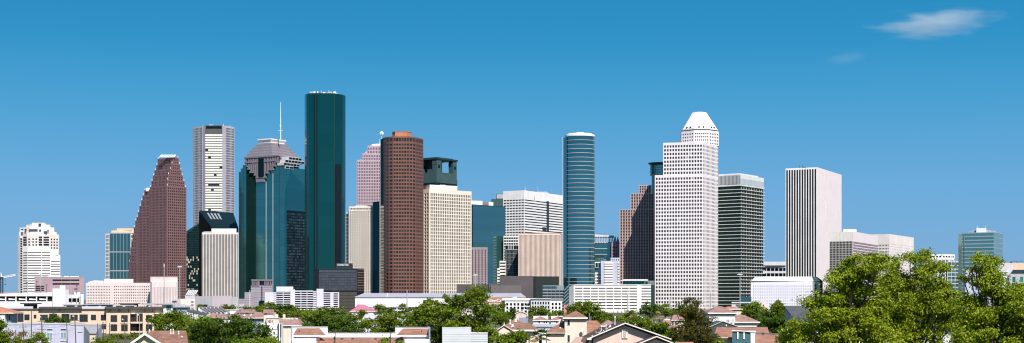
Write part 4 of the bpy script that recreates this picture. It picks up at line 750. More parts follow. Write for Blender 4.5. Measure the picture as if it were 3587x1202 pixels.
T.part('parapet', WHITE, lambda m: (m.prism([P(1796, Y+6), P(1811, Y+6), P(1811, Y+10), P(1796, Y+10)], gz(1052, Y), gz(1040, Y)), m.prism([P(1760, Y+5), P(1880, Y+5), P(1880, Y+8), P(1760, Y+8)], gz(1051, Y), gz(1045, Y))))
for x in (1826, 1846):
    for y_ in (1064, 1077): T.part('balcony', DARK, lambda m: m.prism([P(x, Y-1.6), P(x+10, Y-1.6), P(x+10, Y-.2), P(x, Y-.2)], gz(y_+2, Y), gz(y_-1, Y)))
T.part('base_panel', BLUEG, lambda m: m.prism([P(1769, Y-.8), P(1782, Y-.8), P(1782, Y-.3), P(1769, Y-.3)], 0, gz(1095, Y))); T.done()
Y = 1100; T = thing('advertising_panel', 'plain salmon-pink upright panel right of the white apartment block', 'panel', 1985, Y)
T.part('panel', wall('salmon', (.62, .25, .26)), lambda m: m.prism([P(1975, Y), P(1994, Y), P(1994, Y+2), P(1975, Y+2)], 0, gz(1068, Y))); T.part('post', DARK, lambda m: m.prism([P(1983, Y+2), P(1986, Y+2), P(1986, Y+2.6), P(1983, Y+2.6)], 0, gz(1075, Y))); T.done()
Y = 1560; T = thing('parking_garage', 'long white nine-deck parking garage in front of the oval glass tower', 'garage', 2140, Y)
T.mb('end_wall', WHITE).prism([P(1990, Y+6), P(2010, Y-1), P(2014, Y-1), P(2014, Y+15), P(1990, Y+25)], 0, gz(999, Y)).prism([P(2231, Y-1.2), P(2247, Y-1.2), P(2247, Y+10), P(2231, Y+10)], 0, gz(999, Y))
s_ = S('bands', WHITE, BLACKG, row=9.7*Y/F, hf=.36, seg=8, top=2.2, bot=3, D=.8, name='painted_deck_shade', post=.9, part='deck_parapets', ml=.2, mr=.2)  # black panes stand in for deck shade
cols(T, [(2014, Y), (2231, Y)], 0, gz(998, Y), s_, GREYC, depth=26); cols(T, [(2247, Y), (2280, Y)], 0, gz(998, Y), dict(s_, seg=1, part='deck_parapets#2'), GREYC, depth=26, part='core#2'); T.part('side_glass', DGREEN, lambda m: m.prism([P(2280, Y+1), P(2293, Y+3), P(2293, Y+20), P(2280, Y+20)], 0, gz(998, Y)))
T.part('roof_edge', WHITE, lambda m: m.prism([P(1992, Y+4), P(2012, Y-1.6), P(2281, Y-1.6), P(2281, Y+26), P(1992, Y+26)], gz(998, Y)+.01, gz(996.4, Y)))
for i in range(9): T.part('street_pillar', WHITE, lambda m: m.prism([P(2150+i*14, Y-2), P(2155+i*14, Y-2), P(2155+i*14, Y-1), P(2150+i*14, Y-1)], 0, gz(1087, Y)))
T.done()
Y = 1650; T = thing('pavilion', 'low dark glass pavilion with thin pale flat roofs above the white garage', 'pavilion', 2230, Y)
cols(T, [(2182, Y), (2270, Y), (2292, Y+3)], 0, gz(984, Y), S('curtain', LGREY, DTEAL, nx=8, row=5, t=.25, th=.2, top=.3), DGREEN, depth=20); T.part('roof', WARMWHITE, lambda m: m.prism([P(2174, Y-4), P(2256, Y-4), P(2270, Y+12), P(2185, Y+12)], gz(984, Y)+.01, [gz(982, Y), gz(981.5, Y), gz(978, Y), gz(978, Y)])); T.done()
Y = 1500; T = thing('hotel', 'white-lilac hotel with a sloped roof and seven rows of small paired windows', 'hotel', 2750, Y)
WL = wall('white_lilac_render', (.70, .69, .78), var=.04); s_ = S('grid', WL, wall('dusky_pane', (.30, .30, .36)), nx=26, row=10.3*Y/F, wf=.36, hf=.45, top=3.2, bot=2, D=.25, ml=1.5, mr=1)
q, z1 = block(T, 2630, 2846, 2852, Y, 2, 987, s_, None, WL, deep=24)
T.part('roof', wall('white_roof_membrane', (.76, .75, .80), var=.03), lambda m: m.frustum([P(2632, Y+.5), P(2850, Y-.2), P(2860, Y+24), P(2634, Y+24)], z1+.9, [P(2646, Y+9), P(2842, Y+8), P(2846, Y+16), P(2648, Y+16)], gz(969, Y)))
T.part('cornice', WL, lambda m: m.prism(inset(q, 1.006), z1, z1+.9)); T.part('end_wing', wall('dark_green_end', (.035, .07, .07)), lambda m: (m.prism([P(2852, Y+1), P(2882, Y+10), P(2882, Y+24), P(2852, Y+24)], 0, gz(985, Y)), m.frustum([P(2850, Y), P(2883, Y+9), P(2883, Y+24), P(2850, Y+24)], gz(985, Y)+.02, [P(2846, Y+9), P(2862, Y+14), P(2862, Y+22), P(2846, Y+22)], gz(969, Y))))  # end wing coloured dark green all over
for j in range(7): T.part('window', GREENG, lambda m: m.prism([P(2854, Y-.2), P(2861, Y+2), P(2861, Y+5), P(2854, Y+3)], gz(1000+10.3*j, Y), gz(996+10.3*j, Y)))
T.done()
Y = 1300; T = thing('shop_building', 'low glazed building with a pale canopy at the foot of the green slab tower', 'building', 2620, Y)
T.mb('glazing', BLUEG).prism([P(2593, Y), P(2610, Y), P(2610, Y+12), P(2593, Y+12)], 0, gz(1036, Y)).prism([P(2610, Y+2), P(2632, Y+2), P(2632, Y+12), P(2610, Y+12)], 0, gz(1040, Y))
T.part('canopy', LGREY, lambda m: (m.prism([P(2563, Y-3), P(2632, Y-3), P(2632, Y+4), P(2563, Y+4)], gz(1062, Y), gz(1058, Y)), m.prism([P(2563, Y-2), P(2577, Y-2), P(2577, Y+4), P(2563, Y+4)], 0, gz(1062, Y)-.02))); T.part('base', WHITE, lambda m: m.prism([P(2577, Y), P(2660, Y), P(2660, Y+8), P(2577, Y+8)], 0, gz(1068, Y))); T.done()
Y = 1350; T = thing('service_building', 'small pink plastered hut in front of the white-lilac hotel', 'building', 2672, Y)
T.part('wall', PINKW, lambda m: m.prism([P(2662, Y), P(2679, Y), P(2679, Y+6), P(2662, Y+6)], 0, gz(1053, Y)).prism([P(2674, Y-1), P(2690, Y-1), P(2690, Y+5), P(2674, Y+5)], 0, gz(1064, Y))); T.part('door', ORANGE, lambda m: m.prism([P(2682, Y-1.4), P(2688, Y-1.4), P(2688, Y-1.05), P(2682, Y-1.05)], 0, gz(1078, Y))); T.done()
# right-edge buildings
Y = 900; T = thing('apartment_building', 'grey-white modern apartment block with green-tinted windows at the right edge', 'building', 3560, Y)
GT = glass('green_tinted_window', (.05, .30, .26), .5, .15, .6, 1.3)
cols(T, [(3382, Y+4), (3400, Y+4)], 0, gz(949, Y), [None], LILAC, depth=12)
cols(T, [(3470, Y), (3535, Y)], 0, gz(953, Y), S('grid', LGREY, GT, nx=4, row=24*Y/F, wf=.3, hf=.62, top=4), LGREY, depth=14); cols(T, [(3478, Y+2), (3549, Y+2)], 0, gz(927, Y), [None], LGREY, depth=12)
cols(T, [(3549, Y-1), (3700, Y-1)], 0, gz(945, Y), [None], GREYC, depth=14); cols(T, [(3535, Y-2), (3700, Y-2)], 0, gz(960, Y), S('grid', GREYC, GT, nx=6, row=24*Y/F, wf=.36, hf=.7, top=1.5), GREYC, depth=12)
T.part('terrace_roof', DGREEN, lambda m: m.prism([P(3548, Y-1.8), P(3700, Y-1.8), P(3700, Y+3), P(3548, Y+3)], gz(957, Y), gz(945.5, Y))); T.part('cornice', DARK, lambda m: [m.prism([P(3496+i*4.2, Y-.6), P(3498+i*4.2, Y-.6), P(3498+i*4.2, Y+.4), P(3496+i*4.2, Y+.4)], gz(955.5, Y), gz(953, Y)+.1) for i in range(9)]); T.done()
Y = 1000; T = thing('apartment_building', 'plain white block seen through the big tree beside the pale glass tower', 'building', 3420, Y)
block(T, 3382, 3470, 3475, Y, 4, 949, S('grid', LILAC, GT, nx=6, row=4.6, wf=.35, hf=.45, top=5), None, LILAC, deep=14); T.part('roof_edge', WARMWHITE, lambda m: m.prism([P(3384, Y+5), P(3472, Y), P(3472, Y+14), P(3384, Y+14)], gz(949, Y)+.01, gz(947, Y))); T.done()
Y = 1500; T = thing('office_building', 'peach flat block behind the modern apartments at the right edge', 'building', 3570, Y)
q, z1 = block(T, 3512, 3690, 3695, Y, 3, 921, S('grid', PEACH, DGLASS, nx=26, row=30, wf=.4, hf=.16, top=3.5), None, PEACH, deep=20); T.part('roof_rail', DARK, lambda m: [m.tube([(gx(x, Y), Y+8, z1-.2), (gx(x, Y), Y+8, z1+2), (gx(x+18, Y), Y+8, z1+2), (gx(x+18, Y), Y+8, z1-.2)], .25, 4) for x in (3553, 3575)]); T.done()
# pale strip of far low buildings on the horizon at left
Y = 2600; T = thing('warehouse', 'far low salmon-roofed shed on the horizon at the left edge', 'warehouse', 30, Y)
T.part('wall', PEACH, lambda m: m.prism([P(-60, Y), P(61, Y), P(61, Y+30), P(-60, Y+30)], 0, gz(1027, Y))); T.part('roof', ROSE, lambda m: m.prism([P(-60, Y-1), P(61, Y-1), P(61, Y+30), P(-60, Y+30)], gz(1027, Y)+.01, gz(1024, Y))); T.done()
# tower crane
Y = 1700; T = thing('tower_crane', 'tower crane with a pale jib at the left edge of the skyline', 'crane', 6, Y)
def lat(m, a, b_, w, n, r=.25):
    a, b_ = Vector(a), Vector(b_); d = (b_-a); up = Vector((0, 1, 0)) if abs(d.normalized().z) > .7 else Vector((0, 0, 1)); s = d.cross(up).normalized()*w; t = d.cross(s).normalized()*w
    for c in (s+t, s-t, -s-t, -s+t): m.tube([a+c, b_+c], r, 4)
    for i in range(n): m.tube([a+d*(i/n)+(s+t), a+d*((i+1)/n)+(s-t)], r*.7, 4); m.tube([a+d*(i/n)+(-s+t), a+d*((i+1)/n)+(-s-t)], r*.7, 4)
x = gx(6, Y); T.part('mast', DARK, lambda m: lat(m, (x, Y, 0), (x, Y, gz(975, Y)), 1.2, 12, .35)); T.part('cab', DARK, lambda m: m.box(x-2.5, x+2.5, Y-1.5, Y+1.5, gz(976, Y), gz(971, Y)))
T.part('jib', WHITE, lambda m: lat(m, (x, Y, gz(973, Y)), (gx(54, Y), Y, gz(964, Y)), .9, 9, .35)); T.part('tower_peak', WHITE, lambda m: m.tube([(x, Y, gz(972, Y)), (gx(3, Y), Y, gz(955, Y))], [.9, .3], 5)); T.part('hoist_cable', DARK, lambda m: m.tube([(gx(18, Y), Y, gz(971, Y)), (gx(18, Y), Y, gz(996, Y))], .12, 4).box(gx(18, Y)-.7, gx(18, Y)+.7, Y-.5, Y+.5, gz(998, Y), gz(995.5, Y))); T.done()
# ================================================================ houses
RB = rooft('brown_shingle', (.27, .14, .095)); RBD = rooft('dark_brown_shingle', (.10, .055, .042)); RM = rooft('mauve_shingle', (.33, .19, .165)); RR = rooft('terracotta_shingle', (.34, .165, .11)); RG = rooft('grey_shingle', (.085, .095, .10)); RT = rooft('red_clay_tile', (.50, .20, .13)); RP = rooft('pink_tile', (.50, .17, .24))
CW = wall('cream_stucco', (.76, .65, .555), sc=.4, var=.04, fine=2); WW = wall('white_stucco', (.78, .77, .78), sc=.4, var=.03, fine=2); PK = wall('pink_cream_stucco', (.72, .56, .49), sc=.5, var=.04, fine=2); TRIM = wall('trim_paint', (.82, .79, .74), .5, sc=1); SOF = wall('soffit_brown', (.16, .11, .08)); WS = siding('white_siding', (.74, .76, .80)); BS = siding('blue_siding', (.30, .36, .46)); WIN = glass('house_window', (.03, .035, .04), .2, .15, .6, 1.5)
def house(label, px, Y, cat='house', name='house'): return thing(name, label, cat, px, Y)
def pt(px, py, Y): return Vector((gx(px, Y), Y, gz(py, Y)))
def walls(T, x0, x1, py, Y, d, mat=CW, z0=0, name='wall', lab=None):
    return T.part(name, mat, lambda m: m.prism([P(x0, Y), P(x1, Y), Vector((gx(x1, Y), Y+d)), Vector((gx(x0, Y), Y+d))], z0, gz(py, Y)), label=lab)
def hip(T, x0, x1, pe, Y, d, r0, r1, pr, mat=RB, ov=.5, trim=TRIM, soffit=True):
    """hipped roof: eaves from x0 to x1 at row pe, ridge from r0 to r1 at row pr, half way back"""
    ym = Y+d/2; ze = gz(pe, Y-ov); X0, X1 = gx(x0, Y-ov), gx(x1, Y-ov); zr = gz(pr, ym); A, B = gx(r0, ym), gx(r1, ym)
    e = [(X0, Y-ov, ze), (X1, Y-ov, ze), (X1, Y+d+ov, ze), (X0, Y+d+ov, ze)]
    o = T.part('roof', mat, lambda m: m.add(e+[(A, ym, zr), (B+.01, ym, zr)], [(0, 1, 5, 4), (2, 3, 4, 5), (1, 2, 5), (3, 0, 4), (3, 2, 1, 0)]))
    T.part('eaves', trim, lambda m: m.box(X0-.03, X1+.03, Y-ov-.05, Y+d+ov+.05, ze-.28, ze-.005))
    if soffit: T.part('soffit', SOF, lambda m: m.box(X0+.25, X1-.25, Y-ov+.15, Y+d, ze-.5, ze-.285))
    return o, zr, ym
def gablef(T, x0, x1, pk, pe, pp, Y, d, wm=PK, rm=RBD, ov=.8, z0=0, tw=.35):
    """gable facing the camera: wall pentagon, two roof slopes running back, pale barge boards"""
    X0, X1, K, ze, zp = gx(x0, Y), gx(x1, Y), gx(pk, Y), gz(pe, Y), gz(pp, Y); s0, s1 = (zp-ze)/(K-X0), (zp-ze)/(X1-K); t = .3
    T.part('wall', wm, lambda m: m.add([(X0+ov, Y+ov, z0), (X1-ov, Y+ov, z0), (X1-ov, Y+ov, ze+ov*s1-t), (K, Y+ov, zp-t), (X0+ov, Y+ov, ze+ov*s0-t), (X0+ov, Y+d, z0), (X1-ov, Y+d, z0), (X1-ov, Y+d, ze+ov*s1-t), (K, Y+d, zp-t), (X0+ov, Y+d, ze+ov*s0-t)],
        [(0, 1, 2, 3, 4), (9, 8, 7, 6, 5), (0, 4, 9, 5), (1, 6, 7, 2), (2, 7, 8, 3), (3, 8, 9, 4), (0, 5, 6, 1)]))
    T.part('roof', rm, lambda m: (m.slab([(X0, Y+.06, ze), (K, Y+.06, zp), (K, Y+d, zp), (X0, Y+d, ze)][::-1], .2), m.slab([(K+.004, Y+.06, zp), (X1, Y+.06, ze), (X1, Y+d, ze), (K+.004, Y+d, zp)][::-1], .2)))
    T.part('barge_board', TRIM, lambda m: (m.slab([(X0, Y-.04, ze+.04), (X0, Y+.05, ze+.04), (K, Y+.05, zp+.04), (K, Y-.04, zp+.04)], tw), m.slab([(K, Y-.04, zp+.04), (K, Y+.05, zp+.04), (X1, Y+.05, ze+.04), (X1, Y-.04, ze+.04)], tw)))
def win(T, x0, x1, y0, y1, Y, frame=TRIM, g=WIN, fr=.08, bars=0, name='window'):
    """window recessed in a raised frame; (x0..x1, y0..y1) in photo pixels on the wall at depth Y"""
    a, b_, z1, z0 = gx(x0, Y), gx(x1, Y), gz(y0, Y), gz(y1, Y)
    o = T.part(name, g, lambda m: m.box(a, b_, Y-.03, Y+.05, z0, z1))
    def f(m):
        m.box(a-fr, a, Y-.09, Y+.02, z0-fr, z1+fr); m.box(b_, b_+fr, Y-.09, Y+.02, z0-fr, z1+fr); m.box(a, b_, Y-.088, Y+.02, z1, z1+fr); m.box(a, b_, Y-.088, Y+.02, z0-fr, z0)
        for i in range(bars):
            c = a+(b_-a)*(i+1)/(bars+1); m.box(c-.03, c+.03, Y-.07, Y-.02, z0, z1)
    fo = T.part('frame', frame, f, parent=o)
    return o
def vent(T, px, py, Y, h=.9, r=.12, mat=SILVER, cap=True):
    p = pt(px, py, Y)
    T.part('roof_vent', mat, lambda m: (m.tube([p-Vector((0, 0, .3)), p+Vector((0, 0, h))], r, 8), m.tube([p+Vector((0, 0, h)), p+Vector((0, 0, h+.2))], [r*1.9, r*1.2], 8) if cap else None, m.tube([p-Vector((0, 0, .15)), p+Vector((0, 0, .12))], [r*2.5, r], 8)))
# --- left: beige apartment block
Y = 590; T = thing('apartment_building', 'long beige stucco apartment block with dark overhanging flat roofs and square dark windows', 'building', 300, Y)
BROWNT = wall('olive_brown_metal', (.10, .085, .07), .5)
T.mb('wall', BEIGE).prism([P(20, Y), P(372, Y), P(372, Y+18), P(20, Y+18)], 0, gz(1084, Y)).prism([P(137, Y+.5), P(287, Y+.5), P(287, Y+17), P(137, Y+17)], gz(1084, Y)-.1, gz(1080, Y)).prism([P(372, Y-1.5), P(572, Y-1.5), P(572, Y+18), P(372, Y+18)], 0, gz(1080, Y-1.5))
def over(a, b_, y, yy=Y, o=1.3, t=.55, mat=BROWNT): T.part('flat_roof', mat, lambda m: m.prism([P(a, yy-o), P(b_, yy-o), P(b_, yy+16), P(a, yy+16)], gz(y, yy)-t, gz(y, yy)))
over(22, 137, 1081.5, o=.4); over(135, 287, 1075, o=1.6, t=.8); over(287, 372, 1082, o=.4); over(367, 574, 1075, yy=Y-1.5, o=1.6, t=.75)
for a, b_ in ((24, 116), (286, 372)): T.part('roof_screen', LGREY, lambda m: m.prism([P(a, Y+5), P(b_, Y+5), P(b_, Y+6), P(a, Y+6)], gz(1083, Y), gz(1073.5, Y)))
for x in (160, 190, 225, 262, 300, 345, 395, 430, 470, 520): T.part('rooftop_unit', LGREY, lambda m: m.prism([P(x, Y+6), P(x+7+x%4, Y+6), P(x+7+x%4, Y+8), P(x, Y+8)], gz(1080, Y), gz(1072-x%3, Y)))
T.part('roof_lantern', DGREEN, lambda m: m.prism([P(84, Y+7), P(131, Y+7), P(131, Y+13), P(84, Y+13)], gz(1082, Y), gz(1066, Y))); T.part('lantern_roof', BROWNT, lambda m: m.prism([P(70, Y+5.5), P(143, Y+5.5), P(146, Y+15), P(74, Y+15)], gz(1066, Y)+.01, [gz(1063, Y), gz(1062, Y), gz(1061.5, Y), gz(1061.5, Y)]))
for x in (139, 207, 279): T.part('bracket', BROWNT, lambda m: m.slab([pt(x, 1080, Y-1.2), pt(x, 1092, Y-.02), pt(x+1.6, 1092, Y-.02), pt(x+1.6, 1080, Y-1.2)], .15))
for x in (380, 384, 414, 419, 449, 507, 534, 569): T.part('bracket', BROWNT, lambda m: m.slab([pt(x, 1080, Y-2.9), pt(x, 1093, Y-1.52), pt(x+2, 1093, Y-1.52), pt(x+2, 1080, Y-2.9)], .15))
for (a, b_, c, d) in ((35, 55, 1098, 1127), (62, 82, 1099, 1127), (86, 103, 1102, 1121), (119, 127, 1103, 1115), (141, 167, 1103, 1122), (173, 200, 1100, 1127), (216, 243, 1100, 1127), (247, 272, 1103, 1121), (279, 307, 1102, 1127), (319, 336, 1103, 1121), (354, 371, 1103, 1122)): win(T, a, b_, c, d, Y, frame=BROWNT, bars=1 if b_-a > 10 else 0, fr=.06)
for r_ in range(3):
    for (a, b_) in ((388, 410), (425, 447), (512, 532)): win(T, a, b_, 1104.5+r_*32, 1127.5+r_*32, Y-1.5, frame=BROWNT, bars=1, fr=.06)
    if r_: win(T, 354, 371, 1104+r_*32, 1121+r_*32, Y, frame=BROWNT, fr=.06)
    for (a, b_) in ((456, 500), (540, 570)):
        T.part('balcony_recess', BROWNW, lambda m: m.prism([P(a, Y-1.55), P(b_, Y-1.55), P(b_, Y-1.45), P(a, Y-1.45)], gz(1127+r_*32, Y), gz(1098+r_*32, Y)))
        T.part('balcony_rail', BEIGE, lambda m: m.prism([P(a+3, Y-2.9), P(b_-2, Y-2.9), P(b_-2, Y-1.5), P(a+3, Y-1.5)], gz(1133+r_*32, Y), gz(1128+r_*32, Y))); T.part('balcony_canopy', TRIM, lambda m: m.prism([P(a+3, Y-2.6), P(a+17, Y-2.6), P(a+17, Y-1.5), P(a+3, Y-1.5)], gz(1100+r_*32, Y), gz(1098+r_*32, Y)))
        T.part('pillar', BEIGE, lambda m: m.prism([P(a+23, Y-2.8), P(a+26, Y-2.8), P(a+26, Y-1.5), P(a+23, Y-1.5)], gz(1160+r_*32, Y), gz(1098+r_*32, Y)))
for (a, b_, y, yo) in ((217, 300, 1067.5, 30), (290, 405, 1065.5, 24), (415, 490, 1063, 28), (400, 470, 1069, 20)): T.part('raised_roof', GREYC if a != 415 else BROWNT, lambda m: m.prism([P(a, Y+yo), P(b_, Y+yo), P(b_, Y+yo+9), P(a, Y+yo+9)], gz(y+3, Y), gz(y, Y)).prism([P(a+6, Y+yo+1), P(b_-6, Y+yo+1), P(b_-6, Y+yo+8), P(a+6, Y+yo+8)], gz(1076, Y)-3, gz(y+3, Y)))
T.done()
Y = 660; T = thing('townhouses', 'white and slate flat-roofed townhouse row with a green-tinted window right of the beige block', 'building', 620, Y)
T.mb('wall', WW).prism([P(568, Y), P(606, Y), P(606, Y+12), P(568, Y+12)], 0, gz(1067, Y)).prism([P(616, Y+1), P(625, Y+1), P(625, Y+12), P(616, Y+12)], 0, gz(1075, Y)); T.mb('slate_wall', BS).prism([P(604, Y+2), P(617, Y+2), P(617, Y+12), P(604, Y+12)], 0, gz(1078, Y)).prism([P(622, Y-1), P(666, Y-1), P(666, Y+11), P(622, Y+11)], 0, gz(1077, Y))
T.part('flat_roof', GREYC, lambda m: (m.prism([P(545, Y-1.6), P(612, Y-1.6), P(612, Y+14), P(545, Y+14)], gz(1067, Y)+.01, gz(1063.5, Y)), m.prism([P(606, Y-2), P(668, Y-2), P(668, Y+13), P(612, Y+13)], gz(1077, Y)+.01, [gz(1074.5, Y), gz(1073, Y), gz(1070, Y), gz(1070, Y)]), m.prism([P(500, Y+10), P(600, Y+10), P(600, Y+22), P(500, Y+22)], gz(1069, Y), gz(1063, Y+10)), m.prism([P(608, Y+20), P(648, Y+20), P(648, Y+28), P(608, Y+28)], gz(1068, Y), gz(1065.5, Y))))
win(T, 583, 599, 1070, 1087, Y, g=GT, bars=2); 
for x in (628, 634, 650, 657): win(T, x, x+3.5, 1091, 1106, Y-1)
T.done()
# red tile roof at the left edge
Y = 500; T = house('white cottage with a red clay tile roof at the left edge of the photo', 10, Y); walls(T, -40, 17, 1098, Y, 9, WW); hip(T, -50, 47, 1096, Y, 10, -60, -12, 1071, RT, soffit=True)
walls(T, 17, 40, 1100, Y+2, 6, BS, name='porch_wall'); win(T, 30, 37, 1103, 1122, Y+2); T.done()
# lilac modern house row
Y = 430; T = thing('townhouse', 'lilac-grey modern house row with slot windows and a folded grey roof', 'house', 160, Y)
T.mb('wall', LILAC).prism([P(18, Y), P(110, Y), P(110, Y+12), P(18, Y+12)], 0, gz(1137, Y)).prism([P(110, Y+.6), P(149, Y+.6), P(149, Y+12), P(110, Y+12)], 0, gz(1138.5, Y)).prism([P(149, Y-.2), P(248, Y-.2), P(248, Y+12), P(149, Y+12)], 0, gz(1136.5, Y)).prism([P(248, Y+.3), P(293, Y+.3), P(293, Y+12), P(248, Y+12)], 0, gz(1140, Y))
T.part('roof_edge', TRIM, lambda m: (m.prism([P(17, Y-.2), P(110, Y-.2), P(110, Y+.2), P(17, Y+.2)], gz(1137, Y)+.01, gz(1135, Y)), m.prism([P(149, Y-.4), P(248.5, Y-.4), P(248.5, Y), P(149, Y)], gz(1136.5, Y)+.01, gz(1134.5, Y)), m.prism([P(248, Y+.1), P(293.5, Y+.1), P(293.5, Y+.5), P(248, Y+.5)], gz(1140, Y)+.01, gz(1138.5, Y))))
T.part('flat_roof', GREYC, lambda m: m.prism([P(17, Y+4), P(293, Y+4), P(293, Y+11), P(17, Y+11)], gz(1137, Y), gz(1133, Y)))
for (a, b_, c, d) in ((165, 184, 1153, 1157), (213, 232, 1153, 1157), (112, 129, 1162, 1164), (20, 37, 1162, 1164), (272, 289, 1163, 1165), (211, 235, 1195, 1197), (88, 92, 1165, 1174)): win(T, a, b_, c, d, Y-.2 if 149 < a < 248 else Y+.3 if a > 250 else (Y+.6 if a > 110 else Y), fr=.02)
for a in (165, 213): win(T, a, a+19, 1165.5, 1184, Y-.2, g=glass('pale_blue_window', (.35, .55, .62), .5, .2), bars=1, fr=.09)
T.part('dark_wall', GREYC, lambda m: m.add([(*P(293.4, Y+.3), 0), (*P(314, Y-6), 0), (*P(314, Y-6), gz(1167, Y)), (*P(293.4, Y+.3), gz(1139, Y)), (*P(296, Y+8), 0), (*P(316, Y+2), 0), (*P(316, Y+2), gz(1167, Y)), (*P(296, Y+8), gz(1139, Y))], [(0, 1, 2, 3), (7, 6, 5, 4), (0, 3, 7, 4), (3, 2, 6, 7), (1, 5, 6, 2)]))
T.part('folded_roof', wall('grey_membrane', (.34, .34, .36)), lambda m: m.slab([pt(314, 1166, Y-6), pt(337, 1166, Y-6), pt(356, 1136, Y+6), pt(294, 1137, Y+6)], .3))
T.part('wall', BEIGE, lambda m: m.prism([P(314, Y-5.6), P(335, Y-5.6), P(335, Y+2), P(314, Y+2)], 0, gz(1168.5, Y-5.6))); T.part('right_wall', LILAC, lambda m: m.add([(*P(335.5, Y-6), 0), (*P(357, Y+5), 0), (*P(357, Y+5), gz(1138, Y)), (*P(335.5, Y-6), gz(1164, Y)), (*P(336, Y+8), 0), (*P(352, Y+9), 0), (*P(352, Y+9), gz(1138, Y)), (*P(336, Y+8), gz(1164, Y))], [(0, 1, 2, 3), (7, 6, 5, 4), (1, 5, 6, 2), (3, 2, 6, 7), (0, 3, 7, 4)]))
win(T, 324, 331, 1182, 1188, Y-5.6); T.done()
Y = 380; T = thing('sign', 'white roadside sign board with small dark lettering among bushes, bottom left', 'sign', 157, Y)
T.part('board', TRIM, lambda m: m.prism([P(138, Y), P(175, Y), P(175, Y+.3), P(138, Y+.3)], gz(1206, Y), gz(1193, Y))); T.part('marks', DARK, lambda m: [m.prism([P(x, Y-.03), P(x+w, Y-.03), P(x+w, Y-.005), P(x, Y-.005)], gz(1201, Y), gz(1199, Y)) for x, w in ((141, 3), (145.5, 2), (149, 3), (160, 3), (164, 2), (167, 5))]); T.part('post', DARK, lambda m: [m.box(gx(x, Y)-.08, gx(x, Y)+.08, Y+.1, Y+.25, 0, gz(1205, Y)) for x in (142, 171)]); T.done()
# brown gable house bottom left
Y = 190; T = house('cream gabled house with a broad brown shingle roof, bottom left beside the dark tree', 540, Y)
gablef(T, 452, 568, 507, 1205, 1166, Y, 10, wm=wall('pale_yellow_stucco', (.74, .66, .46)), rm=RB, ov=.6)
T.part('roof', RB, lambda m: m.slab([pt(548, 1215, Y+.5), pt(662, 1215, Y+.5), pt(652, 1158.5, Y+8), pt(515, 1158.5, Y+8)], .25)); T.part('wall', CW, lambda m: m.prism([P(540, Y+1.5), P(655, Y+1.5), P(655, Y+7), P(540, Y+7)], 0, gz(1213, Y+1.5)))
for x, y in ((524, 1167), (598, 1166), (607, 1165), (626, 1169)): vent(T, x, y, Y+6.4, h=.32 if x != 626 else .2, r=.055, mat=TRIM)
for x in (548, 635): T.part('roof_hatch', TRIM, lambda m: m.prism([P(x, Y+4.4), P(x+6, Y+4.4), P(x+6, Y+4.8), P(x, Y+4.8)], gz(1182, Y+4.4), gz(1178.5, Y+4.4)))
T.done()
# saw-tooth white rowhouses
Y = 640
for i in range(6):
    x = 700+i*13.5; T = thing('rowhouse', ['leftmost white rowhouse of the sawtooth grey-roofed row, with a wide bare gable', 'second white rowhouse from the left of the sawtooth row', 'third white rowhouse from the left of the sawtooth row', 'fourth white rowhouse from the left of the sawtooth row', 'fifth white rowhouse from the left of the sawtooth row', 'rightmost white rowhouse of the sawtooth grey-roofed row'][i], 'house', x, Y, 'white sawtooth rowhouses')
    gw, xl = 30, x-6
    T.part('wall', WW, lambda m: m.add([(*P(xl, Y), 0), (*P(xl+gw, Y-2), 0), (*P(xl+gw, Y-2), gz(1092, Y)), (*P(xl+4, Y), gz(1076, Y)), (*P(xl, Y), gz(1080, Y)), (*P(xl, Y+9), 0), (*P(xl+gw, Y+7), 0), (*P(xl+gw, Y+7), gz(1092, Y)), (*P(xl+4, Y+9), gz(1076, Y)), (*P(xl, Y+9), gz(1080, Y))], [(0, 1, 2, 3, 4), (9, 8, 7, 6, 5), (1, 6, 7, 2), (2, 7, 8, 3), (3, 8, 9, 4), (0, 4, 9, 5)]))
    T.part('roof', wall('slate_mauve_roof', (.20, .17, .19)), lambda m: m.slab([pt(xl+4.5, 1075, Y-.3-i*.01), pt(xl+gw+1, 1091.5, Y-2.3-i*.01), pt(xl+gw+9, 1092.5, Y-2.3+.1-i*.01), pt(xl+13, 1075, Y+2)], .25)); T.done()
Y = 600
for i in range(4):
    x = 655+i*17; T = thing('rowhouse', ['leftmost white rowhouse under the dark grey-green roofs, beside the slate townhouses', 'second rowhouse under the dark grey-green roofs', 'third rowhouse under the dark grey-green roofs', 'rightmost rowhouse under the dark grey-green roofs, touching the sawtooth row'][i], 'house', x, Y, 'rowhouses with dark grey-green roofs')
    y0 = 1080+i*3.5
    T.part('wall', WW, lambda m: m.prism([P(x, Y), P(x+16, Y), P(x+16, Y+9), P(x, Y+9)], 0, [gz(y0+7, Y), gz(y0+14, Y), gz(y0+14, Y), gz(y0+7, Y)])); T.part('roof', RG, lambda m: m.slab([pt(x-1, y0+6.5, Y-.4), pt(x+17, y0+14, Y-.4), pt(x+20, y0+8, Y+9), pt(x+4, y0-.5, Y+9)], .25))
    win(T, x+5, x+8, y0+17, y0+22, Y); T.done()
Y = 700; T = thing('low_building', 'low white flat building right of the sawtooth rowhouses', 'building', 805, Y); walls(T, 784, 836, 1086, Y, 12, WW); T.part('pilaster', BS, lambda m: m.prism([P(797, Y-.3), P(806, Y-.3), P(806, Y+.1), P(797, Y+.1)], 0, gz(1088, Y))); T.part('coping', TRIM, lambda m: m.prism([P(783, Y-.3), P(837, Y-.3), P(837, Y+12), P(783, Y+12)], gz(1086, Y)+.01, gz(1085, Y))); T.done()
